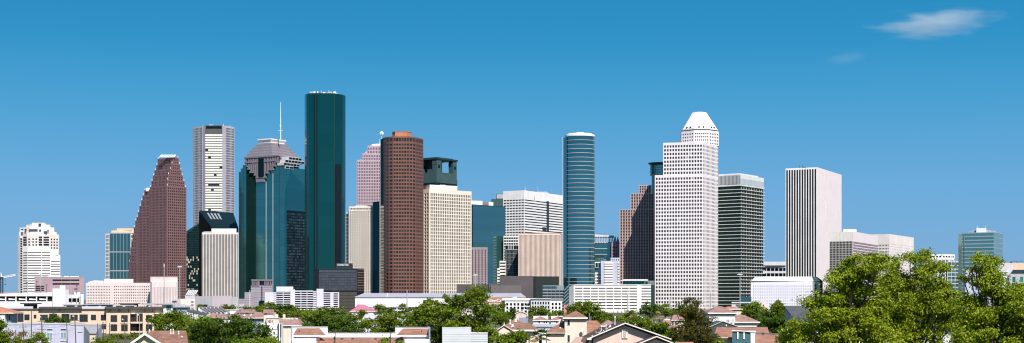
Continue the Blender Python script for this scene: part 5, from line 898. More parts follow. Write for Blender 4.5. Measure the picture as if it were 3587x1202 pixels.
# mauve-roofed complex
Y = 520; T = house('long low white house under joined mauve shingle hips, behind the dark tree', 840, Y); walls(T, 735, 928, 1115, Y, 12, WW); hip(T, 762, 928, 1113, Y, 13, 775, 870, 1100, RM); hip(T, 730, 775, 1112, Y-1, 9, 744, 747, 1094, RM); hip(T, 862, 938, 1113, Y-2.5, 11, 900, 912, 1093, RM)
walls(T, 730, 772, 1113, Y-.6, 8, RM and SOF); walls(T, 868, 930, 1114, Y-2, 10, BS)
for x, y in ((856, 1106), (880, 1104), (900, 1107), (913, 1106)): vent(T, x, y, Y+1, h=.5, r=.25, mat=TRIM, cap=False)
for x in (885, 905, 918): win(T, x, x+5, 1117, 1128, Y-2)
T.done()
Y = 580; T = house('small white upper storey with a mauve shed roof and skylights behind the mauve hips', 860, Y); walls(T, 840, 890, 1093, Y, 8, WW); T.part('roof', RM, lambda m: m.slab([pt(832, 1094, Y-.6), pt(892, 1094, Y-.6), pt(895, 1084, Y+8), pt(837, 1084, Y+8)], .3)); T.part('roof', RM, lambda m: m.slab([pt(815, 1103, Y-.8), pt(838, 1103, Y-.8), pt(838, 1086, Y+8), pt(832, 1086, Y+8)], .3))
win(T, 862, 871, 1095.5, 1102, Y)
for x in (839, 878): T.part('skylight', DARK, lambda m: m.slab([pt(x, 1089.5, Y+2.6), pt(x+6, 1089.5, Y+2.6), pt(x+5, 1087.6, Y+4.2), pt(x+1, 1087.6, Y+4.2)], .2))
T.done()
Y = 470; T = house('cream tower house with a mauve shed roof and red door beside the mauve hips', 940, Y); walls(T, 924, 957, 1095, Y, 6, CW); T.part('roof', RM, lambda m: m.slab([pt(921, 1094, Y-.6), pt(960, 1094, Y-.6), pt(960, 1084, Y+6.5), pt(924, 1084, Y+6.5)], .35)); walls(T, 933, 978, 1115, Y-2, 8, CW); win(T, 928, 936, 1096, 1101.5, Y); win(T, 945, 947, 1096, 1101.5, Y); T.part('door', wall('door_red', (.4, .06, .06)), lambda m: m.prism([P(943, Y-2.1), P(948, Y-2.1), P(948, Y-1.9), P(943, Y-1.9)], gz(1131, Y), gz(1121, Y))); win(T, 938, 941, 1122, 1130, Y-2); win(T, 952, 955, 1121, 1130, Y-2)
T.part('parapet', TRIM, lambda m: m.prism([P(932, Y-2.3), P(979, Y-2.3), P(979, Y+6), P(932, Y+6)], gz(1115, Y-2)+.01, gz(1113.6, Y-2))); T.part('chimney', CW, lambda m: m.prism([P(965, Y+2), P(974, Y+2), P(974, Y+4), P(965, Y+4)], gz(1116, Y), gz(1102, Y)).prism([P(991, Y+2), P(1000, Y+2), P(1000, Y+4), P(991, Y+4)], 0, gz(1102, Y))); T.done()
Y = 330; T = house('white boxy house with tall teal window fins right of the dark tree', 950, Y); walls(T, 905, 973, 1134, Y, 8, WW); T.part('wall', WW, lambda m: m.prism([P(937, Y-1), P(973, Y-1), P(973, Y+6), P(937, Y+6)], 0, gz(1152, Y-1))); T.part('sill_band', GREYC, lambda m: m.prism([P(940, Y-1.1), P(975, Y-1.1), P(975, Y-.95), P(940, Y-.95)], gz(1153.5, Y), gz(1152.4, Y)))
for x in (973, 982): T.part('window_fin', DTEAL, lambda m: m.prism([P(x, Y-1.2), P(x+4, Y-1.2), P(x+4, Y+3), P(x, Y+3)], gz(1180, Y), gz(1134, Y)))
T.part('corner_wall', WW, lambda m: m.prism([P(977, Y-1), P(982, Y-1), P(982, Y+3), P(977, Y+3)], 0, gz(1133.5, Y)).prism([P(986, Y-1), P(989, Y-1), P(989, Y+3), P(986, Y+3)], 0, gz(1133.5, Y))); T.done()
Y = 420; T = house('cream house with a mauve hipped roof and a row of round roof vents', 1015, Y); walls(T, 985, 1050, 1141, Y, 8, CW); hip(T, 973, 1056, 1139, Y, 9, 990, 1040, 1113, RM)
for x in (993, 1003, 1013, 1023, 1039): vent(T, x, 1117, Y+3.3, h=.22, r=.22, mat=TRIM, cap=False)
for x in (997, 1005, 1014): win(T, x, x+4, 1146, 1149, Y)
T.done()
# white flat building with three shed roofs (foreground, left of centre)
Y = 215; T = thing('townhouse', 'white parapet-walled building with terracotta shingle shed roofs, foreground left of centre', 'house', 1260, Y); WPX = wall('bright_parapet', (.76, .78, .82), var=.03)
def par(a, b_, y, dy=0, t=.4): T.part('parapet_wall', WPX, lambda m: m.prism([P(a, Y+dy), P(b_, Y+dy), P(b_, Y+dy+t), P(a, Y+dy+t)], 0, gz(y, Y+dy))); T.part('coping', TRIM, lambda m: m.prism([P(a-.6, Y+dy-.08), P(b_+.6, Y+dy-.08), P(b_+.6, Y+dy+t+.08), P(a-.6, Y+dy+t+.08)], gz(y, Y+dy)+.01, gz(y-1.2, Y+dy)))
def shed(a0, b0, y0, a1, b1, y1, d0, d1): T.part('shed_roof', RR, lambda m: m.slab([pt(a0, y0, Y+d0), pt(b0, y0, Y+d0), pt(b1, y1, Y+d1), pt(a1, y1, Y+d1)], .2))
par(1021, 1148, 1145.5, 6); par(1385, 1507, 1147, 6); par(1146, 1387, 1167.5, 6.1)
shed(1027, 1141, 1173.5, 1040, 1119, 1150, 1.2, 5.6); shed(1387, 1498, 1175, 1413, 1500, 1151, 1.2, 5.6); shed(1105, 1418, 1212, 1113, 1416, 1182, -3, 4.5)
for a, b_ in ((1026, 1142), (1386, 1499)): T.part('fascia', TRIM, lambda m: m.prism([P(a, Y+.95), P(b_, Y+.95), P(b_, Y+1.15), P(a, Y+1.15)], gz(1179.5, Y+1), gz(1174.3, Y+1)))
T.mb('wall', WPX).prism([P(1030, Y+1.6), P(1120, Y+1.6), P(1120, Y+6), P(1030, Y+6)], 0, gz(1180, Y+1.6)).prism([P(1023, Y-2), P(1108, Y-2), P(1108, Y+2), P(1023, Y+2)], 0, gz(1187, Y-2)).prism([P(1412, Y+1.6), P(1500, Y+1.6), P(1500, Y+6), P(1412, Y+6)], 0, gz(1180, Y+1.6)).prism([P(1417, Y-2), P(1504, Y-2), P(1504, Y+2), P(1417, Y+2)], 0, gz(1189, Y-2)).prism([P(1146, Y+5), P(1390, Y+5), P(1390, Y+6), P(1146, Y+6)], 0, gz(1181, Y+5)).prism([P(1112, Y-2), P(1410, Y-2), P(1410, Y+5), P(1112, Y+5)], 0, gz(1215, Y))
T.part('side_wall', BS, lambda m: m.prism([P(1019, Y-1), P(1024, Y-1), P(1024, Y+6), P(1019, Y+6)], 0, gz(1149, Y)).prism([P(1502, Y-1), P(1507, Y-1), P(1507, Y+5.9), P(1502, Y+5.9)], 0, gz(1150, Y))); T.part('corner_post', TRIM, lambda m: m.prism([P(1014, Y-2.5), P(1020, Y-2.5), P(1020, Y-1), P(1014, Y-1)], 0, gz(1185, Y-2.5)))
for x, y, d in ((1048, 1163, 3.2), (1477, 1165, 3.2), (1117, 1201, 0)): T.part('roof_vent', DARK, lambda m: m.tube([pt(x, y+2, Y+d), pt(x, y-2, Y+d), pt(x, y-8, Y+d)], [.16, .07, .04], 8))
for x in (1193, 1231, 1311, 1345): T.part('roof_louvre', DARK, lambda m: m.prism([P(x, Y+2.6), P(x+9, Y+2.6), P(x+9, Y+3.1), P(x, Y+3.1)], gz(1189, Y+2.6), gz(1185.5, Y+2.6)))
T.done()
for x, yt, lb in ((1174, 1151, 'thin dark utility pole over the terracotta roof, left of two'), (1368, 1161, 'thin dark utility pole over the terracotta roof, right of two')):
    Yp = 208; T = thing('utility_pole', lb, 'pole', x, Yp, 'utility poles'); T.part('post', wall('weathered_wood', (.12, .085, .06)), lambda m: m.tube([(gx(x-1.5, Yp), Yp, 0), (gx(x-1.5, Yp), Yp, gz(1181, Yp)), (gx(x, Yp), Yp, gz(1178, Yp)), (gx(x+.5, Yp), Yp, gz(yt, Yp))], [.13, .13, .07, .05], 7)); T.part('transformer', DARK, lambda m: m.tube([(gx(x-2, Yp), Yp-.15, gz(1186, Yp)), (gx(x-2, Yp), Yp-.15, gz(1179, Yp))], .13, 8)); T.done()
Y = 230; T = house('white house of horizontal siding with a stepped flat top, foreground under the big round tree', 1630, Y); walls(T, 1549, 1648, 1148.5, Y, 9, WS); walls(T, 1648, 1708, 1167, Y+.02, 9, WS); T.part('coping', TRIM, lambda m: (m.prism([P(1548.5, Y-.06), P(1648.6, Y-.06), P(1648.6, Y+9), P(1548.5, Y+9)], gz(1148.5, Y)+.01, gz(1147, Y)), m.prism([P(1648.7, Y-.04), P(1708.6, Y-.04), P(1708.6, Y+9), P(1648.7, Y+9)], gz(1167, Y)+.01, gz(1165.6, Y)))); T.part('roof_vent', DARK, lambda m: m.prism([P(1671, Y+.3), P(1675, Y+.3), P(1675, Y+.6), P(1671, Y+.6)], gz(1167, Y), gz(1164, Y)))
for i in range(5): T.part('siding_joint', GREYC, lambda m: m.prism([P(1549.2, Y-.022), P(1708, Y-.022), P(1708, Y+.01), P(1549.2, Y+.01)], gz(1172+i*8, Y)-.012, gz(1172+i*8, Y)+.012))
T.done()
# pink hip pavilion, white tent-like roofs
Y = 820; T = house('low house with a bright pink hipped roof in front of the long white hall', 1270, Y); walls(T, 1232, 1308, 1093, Y, 14, WW); hip(T, 1224, 1314, 1091, Y, 16, 1262, 1276, 1067, RP, soffit=False); T.part('rear_roof', RP, lambda m: m.slab([pt(1247, 1073, Y+9), pt(1265, 1073, Y+9), pt(1262, 1066.5, Y+14), pt(1252, 1066.5, Y+14)], .3)); T.done()
Y = 600; T = house('small pale metal-roofed white house among the trees below the pink roof', 1293, Y); walls(T, 1272, 1320, 1119, Y, 9, WW); hip(T, 1268, 1322, 1118, Y, 10, 1280, 1310, 1101, wall('pale_metal_roof', (.55, .54, .60), .4)); T.done()
Y = 640; T = house('white flat-roofed shed with a tiny gable among the trees, left of the big round tree', 1420, Y); walls(T, 1385, 1432, 1105, Y, 9, WW); hip(T, 1383, 1434, 1104, Y, 10, 1393, 1425, 1099, wall('pale_metal_roof', ())); gablef(T, 1428, 1450, 1437, 1098, 1090, Y-3, 8, CW, RM); T.done()
# cream houses, centre right
Y = 240; T = house('cream house with a front gable and brown multi-peaked hip roof beside the big round tree', 1800, Y); gablef(T, 1722, 1812, 1766, 1167, 1139.5, Y, 9, wm=CW, rm=RB, ov=.25, tw=.12)
walls(T, 1790, 1876, 1157, Y+1, 8, CW); hip(T, 1788, 1888, 1155, Y+.8, 9, 1836, 1852, 1131, RB); T.part('roof', RB, lambda m: m.add([pt(1765, 1141, Y+1.2), pt(1796, 1158, Y+1.2), pt(1850, 1140, Y+3), pt(1812, 1120, Y+6), pt(1800, 1119, Y+6), pt(1775, 1138, Y+9)], [(0, 1, 4), (1, 2, 3), (1, 3, 4), (0, 4, 5), (3, 2, 5), (3, 5, 4)]))
vent(T, 1787, 1133, Y+3, h=.45, r=.09, mat=TRIM); vent(T, 1806, 1124, Y+5, h=.15, r=.12, mat=TRIM); vent(T, 1795, 1142, Y+2.5, h=.1, r=.13, mat=TRIM); vent(T, 1766, 1136, Y+6, h=.3, r=.06, mat=TRIM, cap=False); T.done()
Y = 255; T = house('cream house with a square hip-roofed tower and tall narrow windows, centre right', 2010, Y); walls(T, 1978, 2056, 1117, Y, 5, CW, name='tower_wall'); hip(T, 1971.5, 2058, 1112, Y, 5, 2017.5, 2018.5, 1088.5, RB, ov=.5)
win(T, 1988, 1996, 1122, 1139.5, Y, fr=.04, bars=0); win(T, 1988, 1996, 1174, 1198, Y, fr=.04, bars=0)
walls(T, 1915, 1981, 1169, Y-.8, 6, CW); T.part('roof', RB, lambda m: m.add([pt(1904, 1166, Y-1.3), pt(1981, 1166, Y-1.3), pt(1977, 1127, Y+3.5), pt(1971, 1126, Y+3.5), pt(1912, 1166, Y+8), pt(1978, 1166, Y+8)], [(0, 1, 2, 3), (0, 3, 4), (3, 2, 5, 4)])); T.part('eaves', TRIM, lambda m: m.box(gx(1903, Y), gx(1980, Y), Y-1.4, Y-1.1, gz(1168, Y-1.3), gz(1166, Y-1.3)-.005)); T.part('soffit', SOF, lambda m: m.box(gx(1912, Y), gx(1978, Y), Y-1.08, Y-.8, gz(1172, Y-.8), gz(1168, Y-.8)))
T.part('chimney', CW, lambda m: m.prism([P(1957, Y+3), P(1971, Y+3), P(1971, Y+4.2), P(1957, Y+4.2)], gz(1140, Y), gz(1113, Y+3))); T.part('chimney_cap', SOF, lambda m: m.prism([P(1954.5, Y+2.8), P(1972, Y+2.8), P(1972, Y+4.4), P(1954.5, Y+4.4)], gz(1113, Y+3)+.01, gz(1110, Y+3))); vent(T, 1962, 1154, Y+.6, h=.2, r=.1, mat=TRIM)
T.part('roof', RR, lambda m: m.slab([pt(2057, 1167, Y+1), pt(2060, 1167, Y+1), pt(2108, 1139, Y+4), pt(2089, 1123, Y+7), pt(2057, 1123, Y+7)], .2)); walls(T, 2057, 2100, 1170, Y+4.2, 3, CW)
T.part('satellite_dish', LGREY, lambda m: (m.tube([pt(2042, 1158, Y-.5), pt(2041.5, 1155, Y-.8)], [.04, .35], 10), m.tube([pt(2044, 1172, Y-.3), pt(2042, 1158, Y-.5), pt(2047, 1163, Y-.7)], .025, 4))); T.done()
Y = 150; T = house('pink-cream foreground house with wide white-trimmed gable, louvred attic vent and many roof pipes', 2200, Y)
gablef(T, 2056, 2352, 2190, 1188, 1131.5, Y, 11, wm=PK, rm=RBD, ov=.7, tw=.12); T.part('eave_return', TRIM, lambda m: m.prism([P(2057, Y-.06), P(2072, Y-.06), P(2072, Y+.5), P(2057, Y+.5)], gz(1189, Y)-.05, gz(1185, Y)))
v = win(T, 2181, 2197, 1155, 1183, Y+.66, frame=TRIM, g=TRIM, fr=.06, name='attic_vent')
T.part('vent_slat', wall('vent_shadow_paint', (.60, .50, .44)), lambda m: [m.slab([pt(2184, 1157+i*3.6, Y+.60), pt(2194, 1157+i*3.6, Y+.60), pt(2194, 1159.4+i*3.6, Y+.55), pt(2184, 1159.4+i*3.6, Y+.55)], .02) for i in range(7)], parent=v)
gablef(T, 2215, 2386, 2300, 1213, 1178.5, Y-3, 6, wm=PK, rm=RBD, ov=.5, tw=.11)
def onslope(px, d): # row of the left slope at depth Y+d
    x = gx(px, Y+d); X0, K = gx(2056, Y), gx(2190, Y); ze, zp = gz(1188, Y), gz(1131.5, Y); return HY-(ze+(zp-ze)*(x-X0)/(K-X0)-H)*F/(Y+d)
for px, d, h, r in ((2154, 6, .75, .055), (2137, 5, .25, .11), (2123, 3.5, .42, .04), (2106, 4.5, .42, .045), (2088, 5.5, .15, .03), (2095, 3, .13, .03), (2104, 2.6, .13, .03), (2114, 2.4, .12, .03), (2127, 3, .14, .03), (2074, 1.6, .12, .035), (2101, 2.2, .08, .03)): vent(T, px, onslope(px, d), Y+d, h=h, r=r, mat=SILVER if px > 2100 else TRIM, cap=h > .3)
T.part('roof', PK and wall('low_pink_roof', (.55, .38, .31)), lambda m: m.slab([pt(1995, 1206, Y-1), pt(2040, 1206, Y-1), pt(2046, 1180, Y+4), pt(2018, 1180, Y+4)], .1)); T.part('side_wall', SOF, lambda m: m.prism([P(2040, Y+.5), P(2062, Y+.5), P(2062, Y+4), P(2042, Y+4)], 0, gz(1184, Y))); T.done()
# hip roofs behind
Y = 330; T = house('brown hip-roofed house just right of the cream tower', 2130, Y); walls(T, 2112, 2165, 1143, Y, 6, CW); hip(T, 2105, 2170, 1141, Y, 8, 2128, 2131, 1121, RM); T.done()
Y = 620; T = house('small salmon-roofed house with a white front gable in the middle distance', 2225, Y); walls(T, 2205, 2250, 1115, Y, 8, CW); hip(T, 2202, 2235, 1114, Y, 9, 2206, 2228, 1107, RT); gablef(T, 2219, 2256, 2238, 1115, 1103, Y-2, 8, CW, RM, ov=.4); T.done()
Y = 480; T = house('mauve-roofed small house with a tiny white dormer in the middle distance', 2275, Y); walls(T, 2262, 2296, 1127, Y, 7, BS); hip(T, 2256, 2298, 1127, Y, 8, 2262, 2265, 1111, RM); gablef(T, 2278, 2290, 2283, 1131, 1125, Y-2, 3, WW, RM, ov=.2); T.done()
Y = 400; T = house('blue-grey tall house with a small mauve roof left of the olive-brown pine', 2336, Y); walls(T, 2322, 2352, 1135, Y, 6, BS); hip(T, 2319, 2354, 1134, Y, 7, 2325, 2346, 1117, RM); hip(T, 2328, 2347, 1118, Y+3, 3, 2337, 2339, 1110, RM); walls(T, 2332, 2372, 1152, Y-3, 5, BS); hip(T, 2330, 2375, 1150, Y-3, 5, 2350, 2360, 1140, RM); win(T, 2329, 2343, 1141, 1147, Y, g=TRIM)
for i in range(4): win(T, 2336+i*8, 2339+i*8, 1157, 1172, Y-3)
T.done()
Y = 520; T = house('low house with a broad mauve roof behind the olive-brown pine', 2375, Y); walls(T, 2360, 2398, 1122, Y, 7, CW); hip(T, 2352, 2402, 1121, Y, 8, 2358, 2385, 1103, RM); T.done()
Y = 560
for (a, lb) in ((1866, 'white cottage with a mauve hip roof, left of a matching pair in the middle distance'), (1928, 'white cottage with a mauve hip roof, right of a matching pair, behind the tower house')):
    T = house(lb, a+30, Y); walls(T, a+2, a+57, 1124, Y, 7, WW); hip(T, a, a+60, 1122, Y, 8, a+26, a+28, 1108, RM); T.part('chimney_wall', TRIM, lambda m: m.prism([P(a+2, Y+8.5), P(a+54, Y+8.5), P(a+54, Y+9.5), P(a+2, Y+9.5)], 0, gz(1107, Y+8)))
    for x in (a+20, a+38, a+46): win(T, x, x+5, 1126, 1132, Y)
    T.done()
Y = 430; T = house('long white outbuilding with a flat lilac-grey roof behind the cream house', 1905, Y); walls(T, 1862, 1950, 1142, Y, 6, WW); T.part('roof', wall('lilac_roof', (.45, .45, .55)), lambda m: m.slab([pt(1858, 1142, Y-.5), pt(1950, 1142, Y-.5), pt(1950, 1135, Y+7), pt(1866, 1135, Y+7)], .25)); T.done()
Y = 560; T = house('tiny peach gabled house in front of the white apartment block', 1824, Y); gablef(T, 1804, 1846, 1825, 1098, 1089, Y, 8, wm=PK, rm=RM, ov=.35, tw=.25); win(T, 1824, 1826, 1097, 1104, Y+.35); T.part('shed', BS, lambda m: m.prism([P(1818, Y-4), P(1850, Y-4), P(1850, Y-2), P(1818, Y-2)], 0, gz(1113, Y-4))); T.done()
# right group
Y = 330; T = house('two-storey white house with a brown hip roof right of the olive-brown pine', 2530, Y); walls(T, 2484, 2576, 1098, Y, 9, WW); hip(T, 2480, 2584, 1095.5, Y, 10, 2512, 2528, 1073, RM); T.part('eaves_band', BS, lambda m: m.prism([P(2483, Y-.1), P(2577, Y-.1), P(2577, Y-.01), P(2483, Y-.01)], gz(1103, Y), gz(1098, Y))); walls(T, 2577, 2650, 1129, Y, 8, WW); hip(T, 2576, 2662, 1127.5, Y, 9, 2580, 2606, 1103.5, RM)
vent(T, 2498, 1085, Y+2.5, h=.8, r=.05, mat=DARK, cap=False); T.part('satellite_dish', GREYC, lambda m: (m.tube([pt(2566, 1124, Y-.5), pt(2567, 1123, Y-.8)], [.04, .35], 8), m.tube([pt(2569, 1127, Y-.2), pt(2566, 1124, Y-.5)], .05, 4))); T.part('roof_pipe', DARK, lambda m: [m.tube([pt(x, 1130, Y-1), pt(x, 1120, Y-1)], .1, 5) for x in (2547, 2553)])
for x in (2607, 2636): T.part('garage_joint', GREYC, lambda m: m.prism([P(x, Y-.03), P(x+.6, Y-.03), P(x+.6, Y+.02), P(x, Y+.02)], 0, gz(1131, Y)))
T.done()
Y = 280; T = house('house with a dark grey low gable roof below the two-storey white house', 2540, Y); gablef(T, 2470, 2610, 2532, 1152, 1125, Y, 9, wm=wall('slate_gable', (.07, .08, .08)), rm=RG, ov=.1, tw=.08); vent(T, 2544, 1139, Y-.1, h=.1, r=.06, mat=TRIM, cap=False); T.done()
Y = 215; T = house('foreground house with a broad brown shingle slope and a teal and white panelled tower', 2600, Y); T.part('roof', RR, lambda m: m.slab([pt(2500, 1182, Y), pt(2700, 1182, Y), pt(2688, 1147, Y+7), pt(2510, 1147, Y+7)], .25)); T.part('ridge', RG, lambda m: m.slab([pt(2508, 1148, Y+7), pt(2690, 1148, Y+7), pt(2687, 1145, Y+8.5), pt(2514, 1145, Y+8.5)], .2)); T.part('eaves', TRIM, lambda m: m.prism([P(2500, Y-.1), P(2570, Y-.1), P(2570, Y+.1), P(2500, Y+.1)], gz(1184, Y), gz(1182, Y)-.01)); walls(T, 2508, 2570, 1188, Y+1, 7, WW); walls(T, 2506, 2690, 1184, Y+1.5, 5, BS)
TP = wall('teal_panel', (.06, .15, .17), .5); T.part('tower_wall', TP, lambda m: m.prism([P(2565, Y-5), P(2629, Y-5), P(2629, Y-1), P(2565, Y-1)], 0, [gz(1160, Y-5), gz(1165, Y-5), gz(1165, Y-5), gz(1160, Y-5)]))
for x in (2582, 2604): T.part('white_panel', TRIM, lambda m: m.prism([P(x, Y-5.15), P(x+5, Y-5.15), P(x+5, Y-4.9), P(x, Y-4.9)], gz(1188, Y-5), gz(1161+.08*(x-2565), Y-5)))
T.part('white_wall', WW, lambda m: m.prism([P(2629.3, Y-5.2), P(2646, Y-5.2), P(2646, Y-1), P(2629.3, Y-1)], 0, gz(1165.5, Y-5))); T.part('coping', TRIM, lambda m: m.prism([P(2564, Y-5.2), P(2648, Y-5.3), P(2648, Y-.8), P(2564, Y-.8)], gz(1164.5, Y)+.28, [gz(1159, Y-5), gz(1164.6, Y-5), gz(1163, Y-5), gz(1158, Y-5)]))
T.part('roof', RR, lambda m: m.slab([pt(2647, 1212, Y-8), pt(2752, 1212, Y-8), pt(2745, 1172, Y-.5), pt(2648, 1172, Y-.5)], .25)); T.part('ridge', RG, lambda m: m.slab([pt(2646, 1173, Y-.5), pt(2762, 1173, Y-.5), pt(2762, 1167, Y+.8), pt(2646, 1167, Y+.8)], .2)); walls(T, 2650, 2745, 1213, Y-7, 6, CW); vent(T, 2673, 1169, Y-.4, h=.15, r=.1, mat=DARK, cap=False); T.done()
Y = 330; T = house('modern house with a dark grey slanted roof and blue side wall beside the big tree', 2810, Y)
T.part('roof', RG, lambda m: m.slab([pt(2780, 1116, Y-5), pt(2880, 1112, Y-5), pt(2885, 1071, Y+7), pt(2746, 1071, Y+7)], .35)); T.part('side_wall', BS, lambda m: m.add([(*P(2752, Y+5), 0), (*P(2782, Y-4), 0), (*P(2782, Y-4), gz(1121, Y-4)), (*P(2752, Y+5), gz(1082, Y+5)), (*P(2760, Y+7), 0), (*P(2784, Y+6), 0), (*P(2784, Y+6), gz(1121, Y)), (*P(2760, Y+7), gz(1082, Y+5))], [(0, 1, 2, 3), (7, 6, 5, 4), (3, 2, 6, 7), (0, 3, 7, 4), (1, 5, 6, 2)]))
walls(T, 2784, 2878, 1119, Y-3.5, 8, WW); win(T, 2800, 2806, 1112, 1122, Y-3.6); T.done()
Y = 480; T = house('small terracotta-roofed house behind the two-storey white house', 2560, Y); walls(T, 2545, 2598, 1083, Y, 7, CW); hip(T, 2540, 2602, 1082, Y, 8, 2548, 2570, 1074, RT); T.done()
Y = 260; T = house('pale building glimpsed through gaps low in the big tree', 3200, Y); walls(T, 2985, 3520, 1160, Y, 8, WW); T.part('roof', GREYC, lambda m: m.prism([P(2980, Y-.5), P(3525, Y-.5), P(3525, Y+9), P(2980, Y+9)], gz(1160, Y)+.01, gz(1155, Y)));
for i in range(9): win(T, 3010+i*55, 3022+i*55, 1168, 1190, Y)
T.done()
Y = 170; T = house('red-roofed porch at the bottom edge beneath the olive-brown pine', 2400, Y); T.part('roof', RT, lambda m: m.slab([pt(2362, 1210, Y-1), pt(2435, 1210, Y-1), pt(2428, 1198, Y+3), pt(2366, 1198, Y+3)], .2)); walls(T, 2368, 2428, 1210, Y, 3, BS); T.done()
# parked vehicles beneath the long garage
CP = {}
def car(label, px, Y, c, van=False):
    T = thing('parked_car' if not van else 'parked_van', label, 'car' if not van else 'van', px, Y, 'vehicles parked on the lots'); m_ = wall('car_paint_'+c[0], c[1], .3); x = gx(px, Y); h = 1.45 if not van else 2.1
    T.part('body', m_, lambda m: m.add([(x+dx, Y+dy, z) for dy in (-.85, .85) for dx, z in ((-2.2, .35), (2.2, .35), (2.25, .8), (1.3, .92), (.7, h), (-1.1 if not van else -2.1, h), (-1.9 if not van else -2.2, .95), (-2.25, .8))], [tuple(range(8)), tuple(range(15, 7, -1))]+[(i, i+8, (i+1) % 8+8, (i+1) % 8) for i in range(8)]))
    T.part('windows', BLACKG, lambda m: m.prism([(x-1.2, Y-.87), (x+.95, Y-.87), (x+.95, Y-.84), (x-1.2, Y-.84)], .98, h-.12))
    for dx in (-1.4, 1.4):
        for dy in (-.8, .8): T.part('wheel', BLACK, lambda m: m.tube([(x+dx, Y+dy-.1, .33), (x+dx, Y+dy+.1, .33)], .33, 10))
    T.done()
for i, (px, c, n, v) in enumerate(((2148, (.75, .75, .76), 'white', 1), (2165, (.02, .02, .025), 'black', 0), (2183, (.35, .36, .38), 'silver', 0), (2200, (.3, .03, .03), 'dark red', 0))):
    car(n+(' van' if v else ' car')+' parked in the lot before the long white garage', px, 900+i*4, (n.replace(' ', '_'), c), bool(v))
# ================================================================ foliage
def leafmat(name, c, tr=.25, hue=.0):
    m = bpy.data.materials.new(name); m.use_nodes = True; nt = m.node_tree; nt.nodes.clear(); o = nt.nodes.new('ShaderNodeOutputMaterial')
    ge = nt.nodes.new('ShaderNodeNewGeometry'); tc = nt.nodes.new('ShaderNodeTexCoord'); n = nt.nodes.new('ShaderNodeTexNoise'); n.inputs['Scale'].default_value = .45; nt.links.new(tc.outputs['Object'], n.inputs['Vector'])
    a = scale_col(nt, c, mapr(nt, ge.outputs['Random Per Island'], .45, 1.6)); b_ = scale_col(nt, a, mapr(nt, n.outputs[0], .6, 1.4))
    mx = nt.nodes.new('ShaderNodeMix'); mx.data_type = 'RGBA'; nt.links.new(mapr(nt, n.outputs[0], 0, .55), mx.inputs[0]); nt.links.new(b_, mx.inputs[6]); mx.inputs[7].default_value = (c[0]*1.4, c[1]*1.15, c[2]*.6, 1)
    d = nt.nodes.new('ShaderNodeBsdfPrincipled'); d.inputs['Roughness'].default_value = .5; d.inputs['Specular IOR Level'].default_value = .15; t = nt.nodes.new('ShaderNodeBsdfTranslucent'); x = nt.nodes.new('ShaderNodeMixShader'); x.inputs[0].default_value = tr
    nt.links.new(mx.outputs[2], d.inputs['Base Color']); nt.links.new(mx.outputs[2], t.inputs['Color']); nt.links.new(d.outputs[0], x.inputs[1]); nt.links.new(t.outputs[0], x.inputs[2]); nt.links.new(x.outputs[0], o.inputs[0]); return m
LF = dict(bright=leafmat('bright_leaves', (.20, .27, .016), .14), mid=leafmat('mid_leaves', (.12, .18, .012)), dark=leafmat('dark_leaves', (.06, .11, .010), .2), olive=leafmat('olive_needles', (.09, .085, .014)), lime=leafmat('lime_leaves', (.16, .24, .02), .3), flower=leafmat('pinkish_seed_heads', (.25, .20, .12)), dry=leafmat('dry_fronds', (.32, .22, .10)), palm=leafmat('palm_leaves', (.07, .11, .02)))
BARK = wall('bark', (.035, .027, .022), .9, sc=2, var=.25)
def leaves_mesh(name, pts, nrm, size, mat, org, aspect=.55, rnd=.9):
    """many small folded leaf faces; pts world positions, nrm outward directions"""
    n = len(pts); s = size*RNG.uniform(.55, 1.35, n)[:, None]
    d = nrm*(1-rnd*.6)+RNG.normal(size=(n, 3))*rnd*.6+np.array([0, 0, .25]); d /= np.linalg.norm(d, axis=1)[:, None]+1e-9
    r = RNG.normal(size=(n, 3)); a = np.cross(d, r); a /= np.linalg.norm(a, axis=1)[:, None]+1e-9; b_ = np.cross(d, a)
    p = pts-np.array(org)
    v = np.empty((n, 4, 3)); v[:, 0] = p-a*s*.5; v[:, 1] = p-b_*s*aspect*.5+d*s*.08; v[:, 2] = p+a*s*.5; v[:, 3] = p+b_*s*aspect*.5+d*s*.08
    me = bpy.data.meshes.new(name); me.vertices.add(4*n); me.vertices.foreach_set('co', v.reshape(-1)); me.loops.add(4*n); me.loops.foreach_set('vertex_index', np.arange(4*n, dtype=np.int32))
    me.polygons.add(n); me.polygons.foreach_set('loop_start', np.arange(0, 4*n, 4, dtype=np.int32)); me.polygons.foreach_set('loop_total', np.full(n, 4, dtype=np.int32)); me.materials.append(mat); me.update(); me.validate(); return me
def crown_points(lobes, n, clump, rng):
    """clumps scattered through the lobes (denser near their surface), leaves scattered in the clumps"""
    vol = np.array([l[3]**2.3 for l in lobes]); k = max(12, n//(95 if n > 40000 else 55)); idx = rng.choice(len(lobes), k, p=vol/vol.sum()); L = np.array([l[:3] for l in lobes]); Rr = np.array([l[3] for l in lobes])
    d = rng.normal(size=(k, 3)); d /= np.linalg.norm(d, axis=1)[:, None]; rad = rng.uniform(.25, 1, k)**.45; rad *= 1+.12*rng.normal(size=k)
    c = L[idx]+d*(Rr[idx]*rad)[:, None]*np.array([1, 1, .92]); cs = clump*rng.uniform(.5, 1.5, k)
    j = rng.integers(0, k, n); e = rng.normal(size=(n, 3)); e *= (cs[j]*.5)[:, None]*np.array([1, 1, .5]); p = c[j]+e
    o = d[j]*.7+e/np.maximum(np.linalg.norm(e, axis=1)[:, None], 1e-6)*.6; return p, o, c
